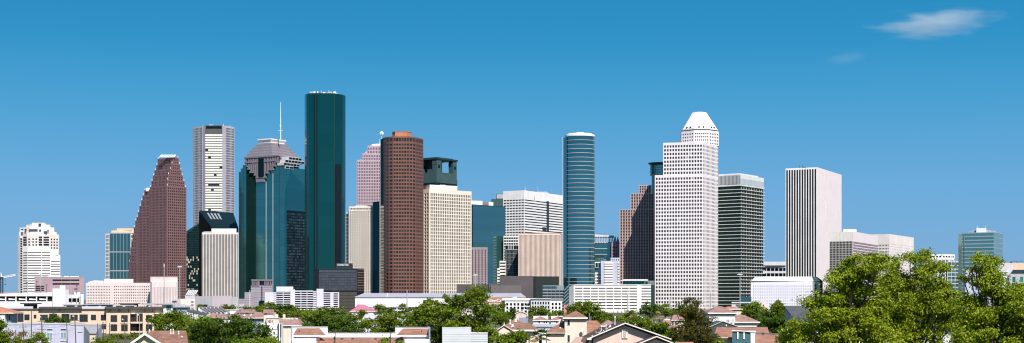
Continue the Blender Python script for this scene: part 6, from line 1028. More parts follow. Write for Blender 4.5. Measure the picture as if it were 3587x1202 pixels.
def tree(name, label, Y, lobes, leaf='mid', n=3500, size=.6, clump=None, group=None, cat='tree', trunk=None, limbs=True, aspect=.6, thick=None, part='crown', minz=0):
    """lobes: (px, py, radius px[, dY]) in the photo at depth Y; a tapered trunk forks into limbs that reach the lobes"""
    Ls = [(gx(l[0], Y+(l[3] if len(l) > 3 else 0)), Y+(l[3] if len(l) > 3 else 0), max(gz(l[1], Y), l[2]*Y/F*.8), l[2]*Y/F) for l in lobes]
    x = gx(trunk, Y) if trunk else sum(l[0]*l[3] for l in Ls)/sum(l[3] for l in Ls); y = sum(l[1]*l[3] for l in Ls)/sum(l[3] for l in Ls); zt = max(l[2]+l[3] for l in Ls)
    T = Thing(name, label, cat, x, y, group); cl = clump or max(l[3] for l in Ls)*.3
    p, o, c = crown_points(Ls, n, cl, RNG); keep = p[:, 2] > .3; p, o = p[keep], o[keep]
    link(part, leaves_mesh(part, p, o, size, LF[leaf], T.org, aspect), T.o)
    th = thick or max(.12, zt*.022); zf = max(.8, min(l[2]-l[3]*.5 for l in Ls)*.8)
    def tr(m):
        m.tube([(x, y, 0), (x+th*.6, y, zf*.5), (x, y, zf), (x-th, y, min(zt*.7, zf*1.8))], [th*1.3, th, th*.85, th*.4], 8)
    T.part('trunk', BARK, tr)
    if limbs:
        def lb(m):
            for l, lo in zip(Ls, lobes):
                if len(lo) < 5 and len(lobes) > 6: continue
                e = Vector(l[:3]); s = Vector((x, y, zf)); mid = s.lerp(e, .5)+Vector((random.uniform(-.1, .1)*l[3], random.uniform(-.1, .1)*l[3], .12*l[3])); m.tube([s, mid, e, e+Vector((random.uniform(-.3, .3)*l[3], 0, .6*l[3]))], [th*.4, th*.26, th*.14, th*.04], 6)
                for i in range(5):
                    q = c[RNG.integers(0, len(c))]; q = Vector(q)
                    if (q-e).length < l[3]*1.3 and q.z > .5: m.tube([mid.lerp(e, random.random()), mid.lerp(q, .6)+Vector((0, 0, .05*l[3])), q], [th*.22, th*.14, th*.05], 5)
        T.part('limb', BARK, lb)
    T.done(); return T
# --- great tree group at right (three crowns), leaves individually readable
Yb = 100
def sub(lobes, k, seed, f=.42):
    """finer leafy shoots poking out of each lobe"""
    r = random.Random(seed); out = []
    for l in lobes:
        out.append((l[0], l[1], l[2]*.9, r.uniform(-1.5, 1.5), 1))
        for i in range(k):
            a = r.uniform(0, 6.283); out.append((l[0]+math.cos(a)*l[2]*.8, l[1]+math.sin(a)*l[2]*.75, l[2]*f*r.uniform(.6, 1.1), r.uniform(-3, 3)))
    return out
L1 = [(2990, 925, 34), (3060, 925, 38), (2940, 980, 42), (3020, 985, 52), (2890, 1045, 44), (2965, 1060, 52), (3060, 1050, 58), (2830, 1070, 26), (2815, 1150, 48), (2900, 1125, 60), (3000, 1140, 65), (2870, 1190, 50), (2770, 1190, 38), (2960, 1195, 50), (3060, 1110, 50), (3040, 1175, 55), (3105, 1190, 50), (2818, 1052, 12), (2858, 1030, 12), (3082, 905, 16)]
L2 = [(3135, 925, 30), (3150, 985, 44), (3208, 910, 20), (3188, 898, 11), (3240, 895, 16), (3240, 945, 30), (3275, 925, 15), (3300, 940, 20), (3215, 1010, 50), (3130, 1060, 56), (3290, 1005, 38), (3320, 1040, 38), (3250, 1080, 58), (3350, 1060, 26), (3150, 1140, 58), (3280, 1160, 52), (3200, 1185, 40), (3350, 1130, 40), (3312, 925, 9), (3110, 1000, 32), (3120, 1100, 40), (3340, 1080, 34)]
L3 = [(3438, 912, 22), (3478, 920, 16), (3416, 935, 16), (3450, 958, 36), (3480, 975, 24), (3376, 976, 13), (3400, 968, 13), (3440, 1020, 38), (3490, 1030, 34), (3545, 1000, 22), (3570, 1035, 34), (3530, 1055, 40), (3420, 1090, 44), (3500, 1120, 55), (3590, 1100, 48), (3400, 1170, 48), (3560, 1170, 50), (3640, 1120, 60), (3470, 1190, 40), (3360, 1195, 30), (3400, 1050, 26), (3380, 1120, 40), (3450, 1140, 40)]
G = 'broadleaf trees filling the right foreground'
tree('broadleaf_tree', 'largest bright-green leafy tree in the right foreground, left crown, before the dark gridded block', Yb, sub(L1, 5, 1), 'bright', 62000, .18, .50, G, trunk=2960, aspect=.5, thick=.26)
tree('broadleaf_tree', 'tall bright-green leafy tree, middle crown of the right foreground group, before the curved-top apartment tower', Yb+6, sub(L2, 5, 2), 'bright', 54000, .18, .50, G, trunk=3190, aspect=.5, thick=.24)
tree('broadleaf_tree', 'bright-green leafy tree with a pointed top before the pale glass tower, rightmost crown', Yb-4, sub(L3, 5, 3), 'bright', 54000, .18, .50, G, trunk=3480, aspect=.5, thick=.22)
tree('broadleaf_tree', 'bright small-leaved tree at the bottom, left of the big group beside the terracotta roof', 130, sub([(2778, 1140, 22), (2765, 1175, 28), (2800, 1170, 34), (2780, 1205, 34)], 4, 4), 'lime', 5000, .2, .5, None, aspect=.5)
# --- centre and left foreground trees
G2 = 'leafy trees among the houses'
tree('round_tree', 'big round green tree rising in the centre foreground beside the white siding house', 235, sub([(1690, 1030, 22), (1660, 1035, 28), (1625, 1050, 32), (1570, 1065, 34), (1515, 1075, 32), (1480, 1095, 30), (1680, 1080, 32), (1600, 1105, 48), (1530, 1125, 42), (1680, 1130, 44), (1465, 1125, 28), (1620, 1165, 48), (1700, 1180, 34), (1550, 1175, 40), (1460, 1150, 26), (1530, 1200, 40)], 4, 5), 'mid', 26000, .38, .9, G2, trunk=1575, thick=.35)
tree('dark_tree', 'large dark-green tree behind the brown gabled roof, left of the white boxy house', 270, sub([(822, 1138, 28), (770, 1145, 32), (875, 1145, 30), (720, 1165, 34), (925, 1160, 24), (830, 1175, 42), (760, 1185, 40), (900, 1185, 34), (690, 1185, 30), (845, 1205, 36), (700, 1140, 20)], 4, 6), 'dark', 16000, .42, 1.1, G2, trunk=820, thick=.3)
tree('leafy_tree', 'yellow-green tree behind the brown gabled roof, between the beige block and the dark tree', 340, sub([(700, 1130, 22), (672, 1138, 24), (728, 1128, 20), (665, 1160, 24)], 4, 7), 'lime', 5000, .5, 1.1, G2)
tree('leafy_tree', 'wide green tree hiding the right end of the beige block', 420, sub([(548, 1118, 18), (572, 1112, 20), (610, 1112, 24), (645, 1118, 24), (590, 1135, 24), (630, 1140, 24), (560, 1135, 20)], 4, 8), 'mid', 7500, .55, 1.3, G2)
tree('leafy_tree', 'bright yellow-green treetop at the bottom edge below the dark tree', 150, sub([(870, 1204, 20), (910, 1202, 22), (950, 1204, 24), (985, 1210, 20), (840, 1210, 20)], 3, 9), 'lime', 3800, .25, .5, G2)
tree('dark_tree', 'dark broad tree behind the left terracotta shed roof', 330, sub([(1090, 1135, 26), (1130, 1120, 24), (1165, 1128, 30), (1205, 1140, 32), (1245, 1150, 30), (1090, 1165, 26), (1150, 1165, 34), (1210, 1175, 30)], 4, 10), 'dark', 9000, .48, 1.1, G2)
tree('dark_tree', 'dark glossy tree with a glimpse of bare branches before the small pale metal roof', 320, sub([(1300, 1135, 26), (1345, 1118, 28), (1385, 1122, 28), (1320, 1165, 30), (1375, 1160, 32), (1420, 1150, 26), (1290, 1168, 26)], 4, 11), 'mid', 7000, .46, .9, G2)
tree('leafy_tree', 'green tree just left of the big round tree, behind the terracotta roof', 300, sub([(1440, 1118, 26), (1425, 1145, 26), (1465, 1140, 28), (1450, 1170, 28)], 4, 12), 'mid', 4500, .42, 1, G2)
tree('leafy_tree', 'yellow-green treetop right of the mauve roof with round vents', 560, sub([(1075, 1108, 18), (1100, 1112, 22), (1065, 1125, 16), (1125, 1118, 18)], 4, 13), 'lime', 3000, .6, 1.3, G2)
tree('dark_tree', 'low dark tree mound below the white five-deck garage, left', 800, sub([(985, 1085, 18), (1015, 1088, 20), (960, 1088, 14)], 3, 14), 'dark', 2600, .85, 1.9, G2)
tree('leafy_tree', 'low mossy-green tree mound below the white five-deck garage, right', 760, sub([(1048, 1095, 16), (1075, 1098, 18), (1100, 1100, 14), (1030, 1100, 12)], 3, 15), 'mid', 2600, .8, 1.8, G2)
tree('leafy_tree', 'small round tree right of the white apartment panel garage foot, left of the pink roof', 740, sub([(1240, 1108, 18), (1262, 1106, 18), (1215, 1112, 14)], 3, 16), 'mid', 2200, .8, 1.8, G2)
tree('leafy_tree', 'small green tree before the grey blank block, left of the museum', 900, sub([(790, 1078, 10), (808, 1080, 12), (778, 1082, 9)], 3, 17), 'mid', 1500, .9, 1.8, G2)
tree('leafy_tree', 'pair of low green crowns in front of the purple-grey stepped building', 880, sub([(866, 1082, 9), (905, 1083, 13), (880, 1086, 10), (922, 1086, 10)], 3, 18), 'mid', 1700, .9, 1.8, G2)
tree('leafy_tree', 'green treetop between the two rooftop roofs, left of the cream tower house', 620, sub([(908, 1092, 10), (898, 1100, 9), (975, 1100, 14), (1000, 1102, 12)], 3, 19), 'mid', 1800, .8, 1.6, G2)
tree('round_tree', 'small oval dark shrub-like tree before the left end of the white apartment block', 800, sub([(1792, 1092, 13), (1796, 1103, 13)], 3, 20), 'dark', 1500, .7, 1.4, G2)
tree('round_tree', 'wide rounded green tree before the middle of the white apartment block', 780, sub([(1872, 1092, 18), (1897, 1088, 18), (1915, 1096, 18), (1860, 1102, 14), (1890, 1105, 18)], 3, 21), 'mid', 3600, .7, 1.6, G2)
tree('leafy_tree', 'low green tree at the right end of the white apartment block', 800, sub([(1945, 1098, 14), (1965, 1103, 13), (1935, 1107, 12)], 3, 22), 'mid', 1600, .75, 1.5, G2)
tree('leafy_tree', 'green tree with an orange-tinted side rising behind the cream tower roof', 430, sub([(2005, 1085, 14), (2025, 1075, 14), (2055, 1072, 20), (2080, 1090, 24), (2060, 1105, 24), (2100, 1112, 22), (2085, 1130, 24)], 4, 23), 'mid', 6500, .55, 1.2, G2)
tree('round_tree', 'dense dark round tree at the foot of the white grid tower', 700, sub([(2262, 1078, 18), (2285, 1075, 18), (2248, 1088, 14), (2300, 1088, 18), (2275, 1092, 18)], 3, 24), 'dark', 3600, .7, 1.5, G2)
tree('leafy_tree', 'low green tree right of the dense dark round tree', 720, sub([(2322, 1092, 13), (2340, 1096, 13)], 3, 25), 'mid', 1400, .75, 1.5, G2)
tree('leafy_tree', 'green leafy tree spreading behind the right slope of the pink-cream gable', 240, sub([(2195, 1132, 18), (2225, 1128, 22), (2255, 1138, 24), (2285, 1148, 26), (2320, 1162, 28), (2345, 1180, 26), (2270, 1170, 26)], 4, 26), 'mid', 8500, .36, .8, G2)
tree('pine_tree', 'tall olive-brown pine with a clumped spiky top in the foreground', 200, sub([(2422, 1052, 13), (2405, 1062, 12), (2440, 1065, 12), (2425, 1080, 18), (2395, 1100, 22), (2450, 1100, 26), (2430, 1125, 34), (2475, 1135, 24), (2400, 1150, 36), (2455, 1165, 38), (2490, 1175, 22), (2365, 1165, 22), (2420, 1195, 44), (2370, 1195, 28), (2480, 1200, 24), (2500, 1112, 7), (2365, 1085, 9)], 4, 27), 'olive', 15000, .32, .55, None, trunk=2430, aspect=.3, thick=.22)
tree('leafy_tree', 'yellow-green pointed tree before the white-lilac hotel, left of the pink hut', 420, sub([(2644, 1062, 12), (2632, 1078, 16), (2655, 1082, 18), (2640, 1100, 22), (2615, 1098, 16)], 4, 28), 'lime', 4200, .5, 1, G2)
tree('leafy_tree', 'green pointed tree before the white-lilac hotel, right of the pink hut', 400, sub([(2727, 1065, 11), (2712, 1078, 14), (2738, 1082, 16), (2720, 1100, 22)], 4, 29), 'mid', 3600, .5, 1, G2)
tree('dark_tree', 'dark wide tree mass behind the terracotta roofs, left of the slanted-roof house', 370, sub([(2700, 1118, 26), (2735, 1125, 26), (2680, 1138, 24), (2720, 1150, 28), (2755, 1145, 22), (2655, 1120, 18)], 4, 30), 'dark', 6500, .5, 1.1, G2)
tree('leafy_tree', 'low green tree between the brown hip roofs and the pointed tree', 560, sub([(2590, 1090, 13), (2612, 1088, 13), (2600, 1102, 14), (2625, 1112, 14)], 3, 31), 'mid', 2400, .65, 1.3, G2)
tree('leafy_tree', 'leafy tree cut by the left edge of the photo', 250, sub([(-12, 1140, 24), (-5, 1170, 26), (0, 1195, 26)], 4, 32), 'mid', 3500, .38, .8, G2)
tree('shrub', 'pinkish flowering shrub in front of the lilac house, bottom left', 300, sub([(50, 1180, 20), (72, 1172, 16), (30, 1190, 18), (80, 1190, 18)], 3, 33), 'flower', 1800, .3, .7, 'shrubs in the left foreground', 'shrub')
tree('shrub', 'bright green shrub right of the pinkish flowering shrub', 300, sub([(125, 1185, 15), (145, 1180, 16), (160, 1192, 14), (105, 1195, 14)], 3, 34), 'lime', 2200, .32, .8, 'shrubs in the left foreground', 'shrub')
tree('shrub', 'low green shrub mass at the bottom left beneath the flowering shrub', 280, sub([(20, 1200, 18), (60, 1203, 18), (100, 1205, 18)], 3, 35), 'mid', 2200, .32, .8, 'shrubs in the left foreground', 'shrub')
tree('shrub', 'green shrub row left of the cream gabled house, bottom edge', 300, sub([(350, 1197, 14), (380, 1200, 14), (335, 1202, 12), (405, 1203, 12)], 3, 36), 'mid', 2000, .32, .8, 'shrubs in the left foreground', 'shrub')
tree('leafy_tree', 'green rounded treetop rising behind the lilac house roof', 480, sub([(170, 1125, 12), (195, 1118, 14), (215, 1126, 14), (235, 1128, 11), (185, 1133, 12)], 3, 37), 'dark', 2600, .5, 1.1, G2)
tree('leafy_tree', 'low green trees at the foot of the beige block, left of the brown gable', 500, sub([(395, 1188, 12), (420, 1186, 12), (445, 1185, 12), (470, 1180, 12)], 3, 38), 'mid', 2200, .5, 1, G2)
tree('leafy_tree', 'bushy green tree in front of the left cream gable house, bottom centre', 150, sub([(1770, 1188, 20), (1800, 1182, 20), (1750, 1198, 18), (1830, 1185, 16), (1800, 1205, 22), (1822, 1172, 10)], 4, 39), 'mid', 5500, .22, .5, G2)
tree('leafy_tree', 'low scrubby green tree between the big round tree and the cream gable house', 520, sub([(1735, 1108, 14), (1755, 1106, 14), (1745, 1125, 14), (1775, 1118, 12), (1770, 1132, 12)], 3, 40), 'mid', 2600, .6, 1.2, G2)
tree('leafy_tree', 'low green tree before the nine-deck garage, left', 640, sub([(2120, 1118, 14), (2140, 1112, 14), (2160, 1120, 12)], 3, 41), 'mid', 1900, .65, 1.3, G2)
tree('leafy_tree', 'low green tree before the nine-deck garage, right', 660, sub([(2195, 1102, 12), (2215, 1098, 12), (2180, 1118, 13), (2205, 1125, 13)], 3, 42), 'mid', 1900, .65, 1.3, G2)
tree('shrub', 'leafy sprig at the bottom edge over the terracotta roof', 120, sub([(1345, 1200, 9), (1398, 1202, 8), (1352, 1192, 6)], 3, 43), 'lime', 1100, .16, .3, None, 'shrub')
tree('shrub', 'small pale-flowered shrub at the bottom right of the pine', 150, sub([(2530, 1200, 12), (2515, 1206, 12)], 3, 44), 'lime', 900, .2, .4, None, 'shrub')
r_ = random.Random(77)
def fan_palm(label, px, py, Y, n, s, leaf):
    T = thing('palm_tree', label, 'palm', px, Y, 'fan palms'); x = gx(px, Y); z = gz(py, Y)
    T.part('trunk', BARK, lambda m: m.tube([(x+.2, Y, 0), (x+.1, Y, z*.5), (x, Y, z)], [.22, .17, .15], 8))
    for i in range(n):
        a = i*2.4; el = r_.uniform(-.5, 1.2); d = Vector((math.cos(a)*math.cos(el), math.sin(a)*math.cos(el)*.8, math.sin(el))); b_ = Vector((x, Y, z))+d*s*.55; side = d.cross(Vector((0, 0, 1))).normalized(); up = side.cross(d).normalized()
        def fr(m):
            m.tube([(x, Y, z), b_], [.03, .02], 4)
            for k in range(-7, 8):
                t = k*.17; e = b_+(d*math.cos(t)+side*math.sin(t))*s*.55-Vector((0, 0, abs(t)*.12*s+.08*s)); w = (side*math.cos(t)-d*math.sin(t))*s*.035; m.add([b_, b_.lerp(e, .55)+w+up*.02, e, b_.lerp(e, .55)-w+up*.02], [(0, 1, 2, 3)])
        T.part('frond', LF[leaf if el > -.15 else 'dry'], fr)
    T.done()
fan_palm('green fan palm at the bottom in front of the cream tower house', 1893, 1180, 150, 26, 1.15, 'palm'); fan_palm('shaggy dry-skirted fan palm in the middle distance right of the garage', 2309, 1108, 480, 16, 2.0, 'dry')
# --- far tree belt: modelled once, copied
G3 = 'small distant trees along the foot of the skyline'; protos = []
for i, lf in enumerate(('mid', 'dark', 'mid')):
    T = tree('distant_tree', 'small leafy tree in the low distant belt at the foot of the towers', 1000, [(600, 1075, 16), (585, 1082, 14), (616, 1083, 14), (600, 1090, 15)] if i < 2 else [(600, 1078, 22), (580, 1088, 14), (620, 1090, 14)], lf, 1100, 1.1, 2.2, G3); protos.append(T.o)
spots = [(20, 1150), (60, 1200), (100, 1100), (310, 1250), (350, 1150), (700, 1000), (740, 1050), (955, 1300), (940, 1000), (1130, 1020), (1165, 1000), (1195, 1060), (1330, 1050), (1370, 1100), (1410, 1000), (1450, 1050), (1725, 900), (1760, 860), (2010, 900), (2040, 920), (2330, 950), (2365, 900), (2390, 1000), (2600, 900), (2640, 960), (2680, 900), (2715, 860), (2760, 900), (2800, 1000), (2850, 950), (2900, 900), (3400, 760), (3450, 700), (3520, 720), (3570, 680), (1140, 700), (1190, 680), (1480, 800), (1560, 800), (2420, 700), (2470, 720), (2540, 640)]
for i, (px, Y) in enumerate(spots):
    src = protos[i % 3]; o = src if i < 3 else src.copy()
    if i >= 3:
        COL.objects.link(o)
        for ch in src.children: c = ch.copy(); COL.objects.link(c); c.parent = o
    s_ = r_.uniform(.62, .95)*(Y/1000)**.2; o.location = (gx(px, Y), Y, 0); o.scale = (s_*1.2, s_*1.2, s_); o.rotation_euler = (0, 0, r_.uniform(0, 6))
# ================================================================ poles and wires
WOOD = wall('weathered_wood', ()); STEEL = wall('galvanised_steel', (.42, .44, .46), .5)
def upole(label, px, pt_, Y, lean=0, arms=1, head=False, mat=WOOD, r=.17):
    T = thing('utility_pole', label, 'pole', px, Y, 'utility poles'); x = gx(px, Y); z = gz(pt_, Y); T.part('post', mat, lambda m: m.tube([(x+lean*Y/F, Y, 0), (x, Y, z)], [r, r*.65], 8))
    for i in range(arms): T.part('crossarm', mat, lambda m: m.box(x-1.1, x+1.1, Y-.1, Y+.1, z-1.1-i*2.2, z-.95-i*2.2))
    if head: T.part('lamp_head', TRIM, lambda m: m.tube([(x, Y-.1, z-.1), (x-.1, Y-.7, z+.25), (x-.1, Y-1.1, z+.2)], [.07, .12, .22], 8))
    T.done()
for a in (('dark leaning wooden pole over the left half of the lilac house', 80, 1133, 400, 6, 2), ('thick dark wooden pole before the middle of the lilac house', 146, 1112, 380, 1, 2, True), ('short dark pole behind the flowering shrub', 55, 1157, 360, 0, 0, True), ('grey thin pole on the lilac house front', 110, 1085, 410, 0, 0), ('dark pole right of the lilac house windows', 234, 1131, 400, 2, 0), ('tall pole with a lamp head right of centre of the lilac house', 262, 1110, 395, 5, 1, True), ('thin pole at the right corner of the lilac house', 342, 1133, 400, 1, 0), ('short brown pole beside the lilac house', 361, 1128, 420, 3, 1), ('brown pole before the beige block, left of the lamp pole', 384, 1132, 430, -1, 0), ('leaning lamp pole before the beige block balconies', 434, 1121, 430, 8, 1, True), ('stubby brown pole at the foot of the beige block', 415, 1166, 420, -1, 0), ('dark pole near the right end of the beige block', 519, 1124, 430, 0, 0)): upole(*a)
upole('pale steel pole before the beige block balconies', 489, 1105, 440, 0, 0, True, STEEL, .12); upole('thin pale pole between the cream tower and the trees, left', 2064, 1096, 400, 0, 0, False, TRIM, .06); upole('thin pale pole between the cream tower and the trees, right', 2070, 1108, 400, 0, 0, False, TRIM, .06)
upole('distant wooden utility pole left of the white cottages', 1852, 1102, 480, 0, 1, False, WOOD, .12); upole('distant wooden utility pole between the tiny gable and white cottages', 1846, 1107, 500, 0, 0, False, WOOD, .1); upole('dark utility pole before the long white garage', 2165, 1088, 700, 0, 0, False, WOOD, .14); upole('pole with crossarm right of the dry palm', 2314, 1098, 480, 0, 1, False, STEEL, .09); upole('utility pole left of the dry palm', 2277, 1105, 480, 0, 0, False, WOOD, .09)
for a in (('thin wooden pole behind the tiny peach gabled house', 1838, 1092, 620, 0, 1, False, WOOD, .12), ('weathered pole right of the big round tree, beside the sign wall', 1735, 1100, 520, 0, 1, False, WOOD, .12), ('thin pole rising behind the salmon house', 2215, 1094, 640, 0, 1, False, WOOD, .12), ('thin pole behind the pine, left side', 2350, 1098, 560, 0, 1, False, WOOD, .12), ('thin pole between the two brown hip roofs on the right', 2622, 1092, 520, 0, 1, False, WOOD, .11), ('thin pole left of the pink-roofed house', 1180, 1086, 760, 0, 1, False, WOOD, .15), ('thin pole before the sawtooth rowhouses', 765, 1098, 560, 0, 1, False, WOOD, .12), ('thin pole beside the small pale metal roof', 1335, 1090, 600, 0, 1, False, WOOD, .12)): upole(*a)
def mastlight(label, px, pt_, Y, w=2.5, h=1.0):
    T = thing('light_mast', label, 'mast', px, Y, 'tall freeway light masts'); x, z = gx(px, Y), gz(pt_, Y); T.part('post', STEEL, lambda m: m.tube([(x, Y, 0), (x, Y, z)], [.55, .28], 8)); T.part('lamp_ring', LGREY, lambda m: m.box(x-w, x+w, Y-.4, Y+.4, z, z+.35).box(x-w*.7, x+w*.7, Y-.3, Y+.3, z+.36, z+h)); T.done()
mastlight('tall light mast in front of the red granite stepped tower', 630, 936, 1350, 2.6); mastlight('tall light mast before the grey-pink block above the round tree', 1665, 965, 1150, 2.2); mastlight('tall light mast before the green slab tower', 2592, 963, 1250, 2.6); mastlight('light mast before the left civic building', 575, 935, 1340, .5, 3); mastlight('short light mast with lamps over the left garage', 142, 962, 900, 1.4); mastlight('slim mast over the long white hall', 1426, 1020, 1000, .3, .6); mastlight('slim mast before the long white garage', 2198, 1033, 900, .4, .6)
mastlight('slim mast before the white grid tower, left', 2347, 1050, 850, .3); mastlight('slim mast before the white grid tower, right', 2489, 1030, 850, .3)
T = thing('flagpole', 'white flagpole in front of the purple-grey stepped building', 'flagpole', 875, 1150); x = gx(875, 1150); T.part('post', WHITE, lambda m: m.tube([(x, 1150, 0), (x, 1150, gz(1019, 1150))], [.35, .18], 8)); T.part('finial', SILVER, lambda m: m.tube([(x, 1150, gz(1019, 1150)), (x, 1150, gz(1017.5, 1150))], .35, 8)); T.done()
def wire(label, a, b_, sag=.8):
    m = MB(); a, b_ = Vector(a), Vector(b_); pts = [a.lerp(b_, t/10)-Vector((0, 0, sag*4*(t/10)*(1-t/10))) for t in range(11)]; m.tube(pts, .025, 4); o = link('power_line', m.mesh('power_line', DARK, a), None, a); tag(o, label, 'power line', 'overhead power lines')
for i, (p_, q_) in enumerate((((80, 1140, 400), (146, 1128, 380)), ((80, 1152, 400), (146, 1142, 380)), ((146, 1143, 380), (262, 1128, 395)), ((146, 1170, 380), (262, 1150, 395)), ((262, 1128, 395), (434, 1140, 430)), ((1852, 1108, 480), (1730, 1118, 420)), ((2165, 1096, 700), (2314, 1102, 480)), ((2314, 1101, 480), (2420, 1104, 470)))):
    wire(['upper dark line from the leaning pole to the thick pole over the lilac house', 'lower dark line from the leaning pole to the thick pole over the lilac house', 'upper line from the thick pole to the lamp pole over the lilac house', 'lower line sagging across the lilac house windows', 'line from the lamp pole to the beige block poles', 'line running left from the distant pole by the white cottages', 'line from the dark pole by the garage to the pole at the dry palm', 'line running right from the pole at the dry palm'][i], pt(*p_), pt(*q_))
for lb, p_, q_ in (('long line between the pole by the tiny gable and the sign-wall pole', (1838, 1097, 620), (1735, 1105, 520)), ('long line from the salmon-house pole toward the garage pole', (2215, 1099, 640), (2165, 1093, 700)), ('line between the pole behind the pine and the dry palm pole', (2350, 1103, 560), (2314, 1104, 480)), ('line from the metal-roof pole toward the pink-roof pole', (1335, 1095, 600), (1180, 1091, 760)), ('line crossing before the low white shed right of the metal-roof pole', (1335, 1097, 600), (1450, 1100, 560))): wire(lb, pt(*p_), pt(*q_))
# ================================================================ ground, roads, sky, light, camera
def ground_mat():
    m = bpy.data.materials.new('ground'); nt, b, o = nodes(m); tc = nt.nodes.new('ShaderNodeTexCoord'); n = nt.nodes.new('ShaderNodeTexNoise'); n.inputs['Scale'].default_value = .02; n.inputs['Detail'].default_value = 8; nt.links.new(tc.outputs['Object'], n.inputs['Vector'])
    r = nt.nodes.new('ShaderNodeValToRGB'); e = r.color_ramp.elements; e[0].position = .42; e[0].color = (.045, .075, .015, 1); e[1].position = .6; e[1].color = (.16, .13, .085, 1); nt.links.new(n.outputs[0], r.inputs[0]); nt.links.new(r.outputs[0], b.inputs['Base Color']); b.inputs['Roughness'].default_value = .95; return m
def struct(name, mb_, mat): o = link(name, mb_.mesh(name, mat)); o['kind'] = 'structure'; return o
struct('ground', MB().add([(-30000, -2000, 0), (30000, -2000, 0), (30000, 40000, 0), (-30000, 40000, 0)], [(0, 1, 2, 3)]), ground_mat())
ASPH = wall('asphalt', (.05, .05, .052), .9, sc=.3)
struct('road', MB().box(-900, 900, 690, 704, -.1, .004+.01).box(-900, 900, 1205, 1225, -.1, .015).box(-70, -58, 100, 690, -.1, .012), ASPH)
struct('parking_lot', MB().box(40, 90, 880, 960, -.1, .02), wall('worn_asphalt', (.22, .22, .24), .9, sc=.3))
struct('pavement', MB().box(-900, 900, 704.2, 707, -.1, .13).box(-900, 900, 687, 689.8, -.1, .13), GREYC)
mk = MB()
for i in range(150): mk.box(-900+i*12, -897+i*12, 696.9, 697.1, 0, .02)
struct('road_marking', mk, WHITE)
# cirrus wisp: a real thin volume high and far away
YC = 9000
def cloud_obj(pa, pb, pt0, pt1, CLOUD_D):
    me = MB(); a, b_, z0, z1 = gx(pa, YC), gx(pb, YC), gz(pt1, YC), gz(pt0, YC); n = 12; k = 20; vs = []; fs = []
    cx, cz = (a+b_)/2, (z0+z1)/2; rx, rz = (b_-a)/2, (z1-z0)/2; ry = 260
    for i in range(1, n):
        t = math.pi*i/n
        for j in range(k): p = 2*math.pi*j/k; vs.append((cx+rx*math.cos(t), YC+ry*math.sin(t)*math.cos(p), cz+rz*math.sin(t)*math.sin(p)))
    vs += [(a, YC, cz), (b_, YC, cz)][::-1]
    for i in range(n-2):
        for j in range(k): fs.append((i*k+j, i*k+(j+1) % k, (i+1)*k+(j+1) % k, (i+1)*k+j))
    N_ = len(vs); fs += [(N_-2, (j+1) % k, j) for j in range(k)]+[(N_-1, (n-2)*k+j, (n-2)*k+(j+1) % k) for j in range(k)]; me.add(vs, fs)
    m = bpy.data.materials.new('cirrus'); m.use_nodes = True; nt = m.node_tree; nt.nodes.clear(); o = nt.nodes.new('ShaderNodeOutputMaterial'); v = nt.nodes.new('ShaderNodeVolumePrincipled'); nt.links.new(v.outputs[0], o.inputs['Volume'])
    v.inputs['Color'].default_value = (.90, .95, 1, 1); v.inputs['Anisotropy'].default_value = -.45
    tc = nt.nodes.new('ShaderNodeTexCoord')
    # rotated, noise-warped ellipsoidal falloff in object space (metres from the wisp's centre)
    n1 = nt.nodes.new('ShaderNodeTexNoise'); n1.inputs['Scale'].default_value = .006; n1.inputs['Detail'].default_value = 7; n1.inputs['Roughness'].default_value = .6; mp = nt.nodes.new('ShaderNodeMapping'); mp.inputs['Scale'].default_value = (.3, .5, 1.7); mp.inputs['Rotation'].default_value = (0, R(9), 0); nt.links.new(tc.outputs['Object'], mp.inputs['Vector']); nt.links.new(mp.outputs[0], n1.inputs['Vector'])
    mr = nt.nodes.new('ShaderNodeMapping'); mr.inputs['Rotation'].default_value = (0, R(10), 0); mr.inputs['Scale'].default_value = (1/rx*1.08, 1/ry*1.1, 1/rz*1.55); nt.links.new(tc.outputs['Object'], mr.inputs['Vector']); ln = nt.nodes.new('ShaderNodeVectorMath'); ln.operation = 'LENGTH'; nt.links.new(mr.outputs[0], ln.inputs[0])
    inv = nt.nodes.new('ShaderNodeMath'); inv.operation = 'SUBTRACT'; inv.inputs[0].default_value = 1; nt.links.new(ln.outputs['Value'], inv.inputs[1])
    nn = nt.nodes.new('ShaderNodeMapRange'); nt.links.new(n1.outputs[0], nn.inputs[0]); nn.inputs[1].default_value = .3; nn.inputs[2].default_value = .7; nn.inputs[3].default_value = -.75; nn.inputs[4].default_value = .5
    ad = nt.nodes.new('ShaderNodeMath'); ad.operation = 'ADD'; nt.links.new(inv.outputs[0], ad.inputs[0]); nt.links.new(nn.outputs[0], ad.inputs[1])
    mm = nt.nodes.new('ShaderNodeMapRange'); mm.interpolation_type = 'SMOOTHSTEP'; nt.links.new(ad.outputs[0], mm.inputs[0]); mm.inputs[1].default_value = .05; mm.inputs[2].default_value = .9; mm.inputs[3].default_value = 0; mm.inputs[4].default_value = CLOUD_D; nt.links.new(mm.outputs[0], v.inputs['Density'])
    msh = me.mesh('cloud', m, (cx, YC, cz)); import bmesh; bm = bmesh.new(); bm.from_mesh(msh); bmesh.ops.recalc_face_normals(bm, faces=bm.faces); bm.to_mesh(msh); bm.free()
    ob = link('cloud', msh, None, (cx, YC, cz)); ob['kind'] = 'structure'
cloud_obj(3005, 3565, -5, 155, .0040); cloud_obj(2860, 3050, 175, 240, .0006)
SUN_EL, SUN_AZ = 46, 22      # sun behind the camera, to its right
w = bpy.data.worlds.new('World'); SC.world = w; w.use_nodes = True; nt = w.node_tree; nt.nodes.clear(); o = nt.nodes.new('ShaderNodeOutputWorld'); bg = nt.nodes.new('ShaderNodeBackground'); sky = nt.nodes.new('ShaderNodeTexSky'); sky.sky_type = 'NISHITA'; sky.sun_disc = False
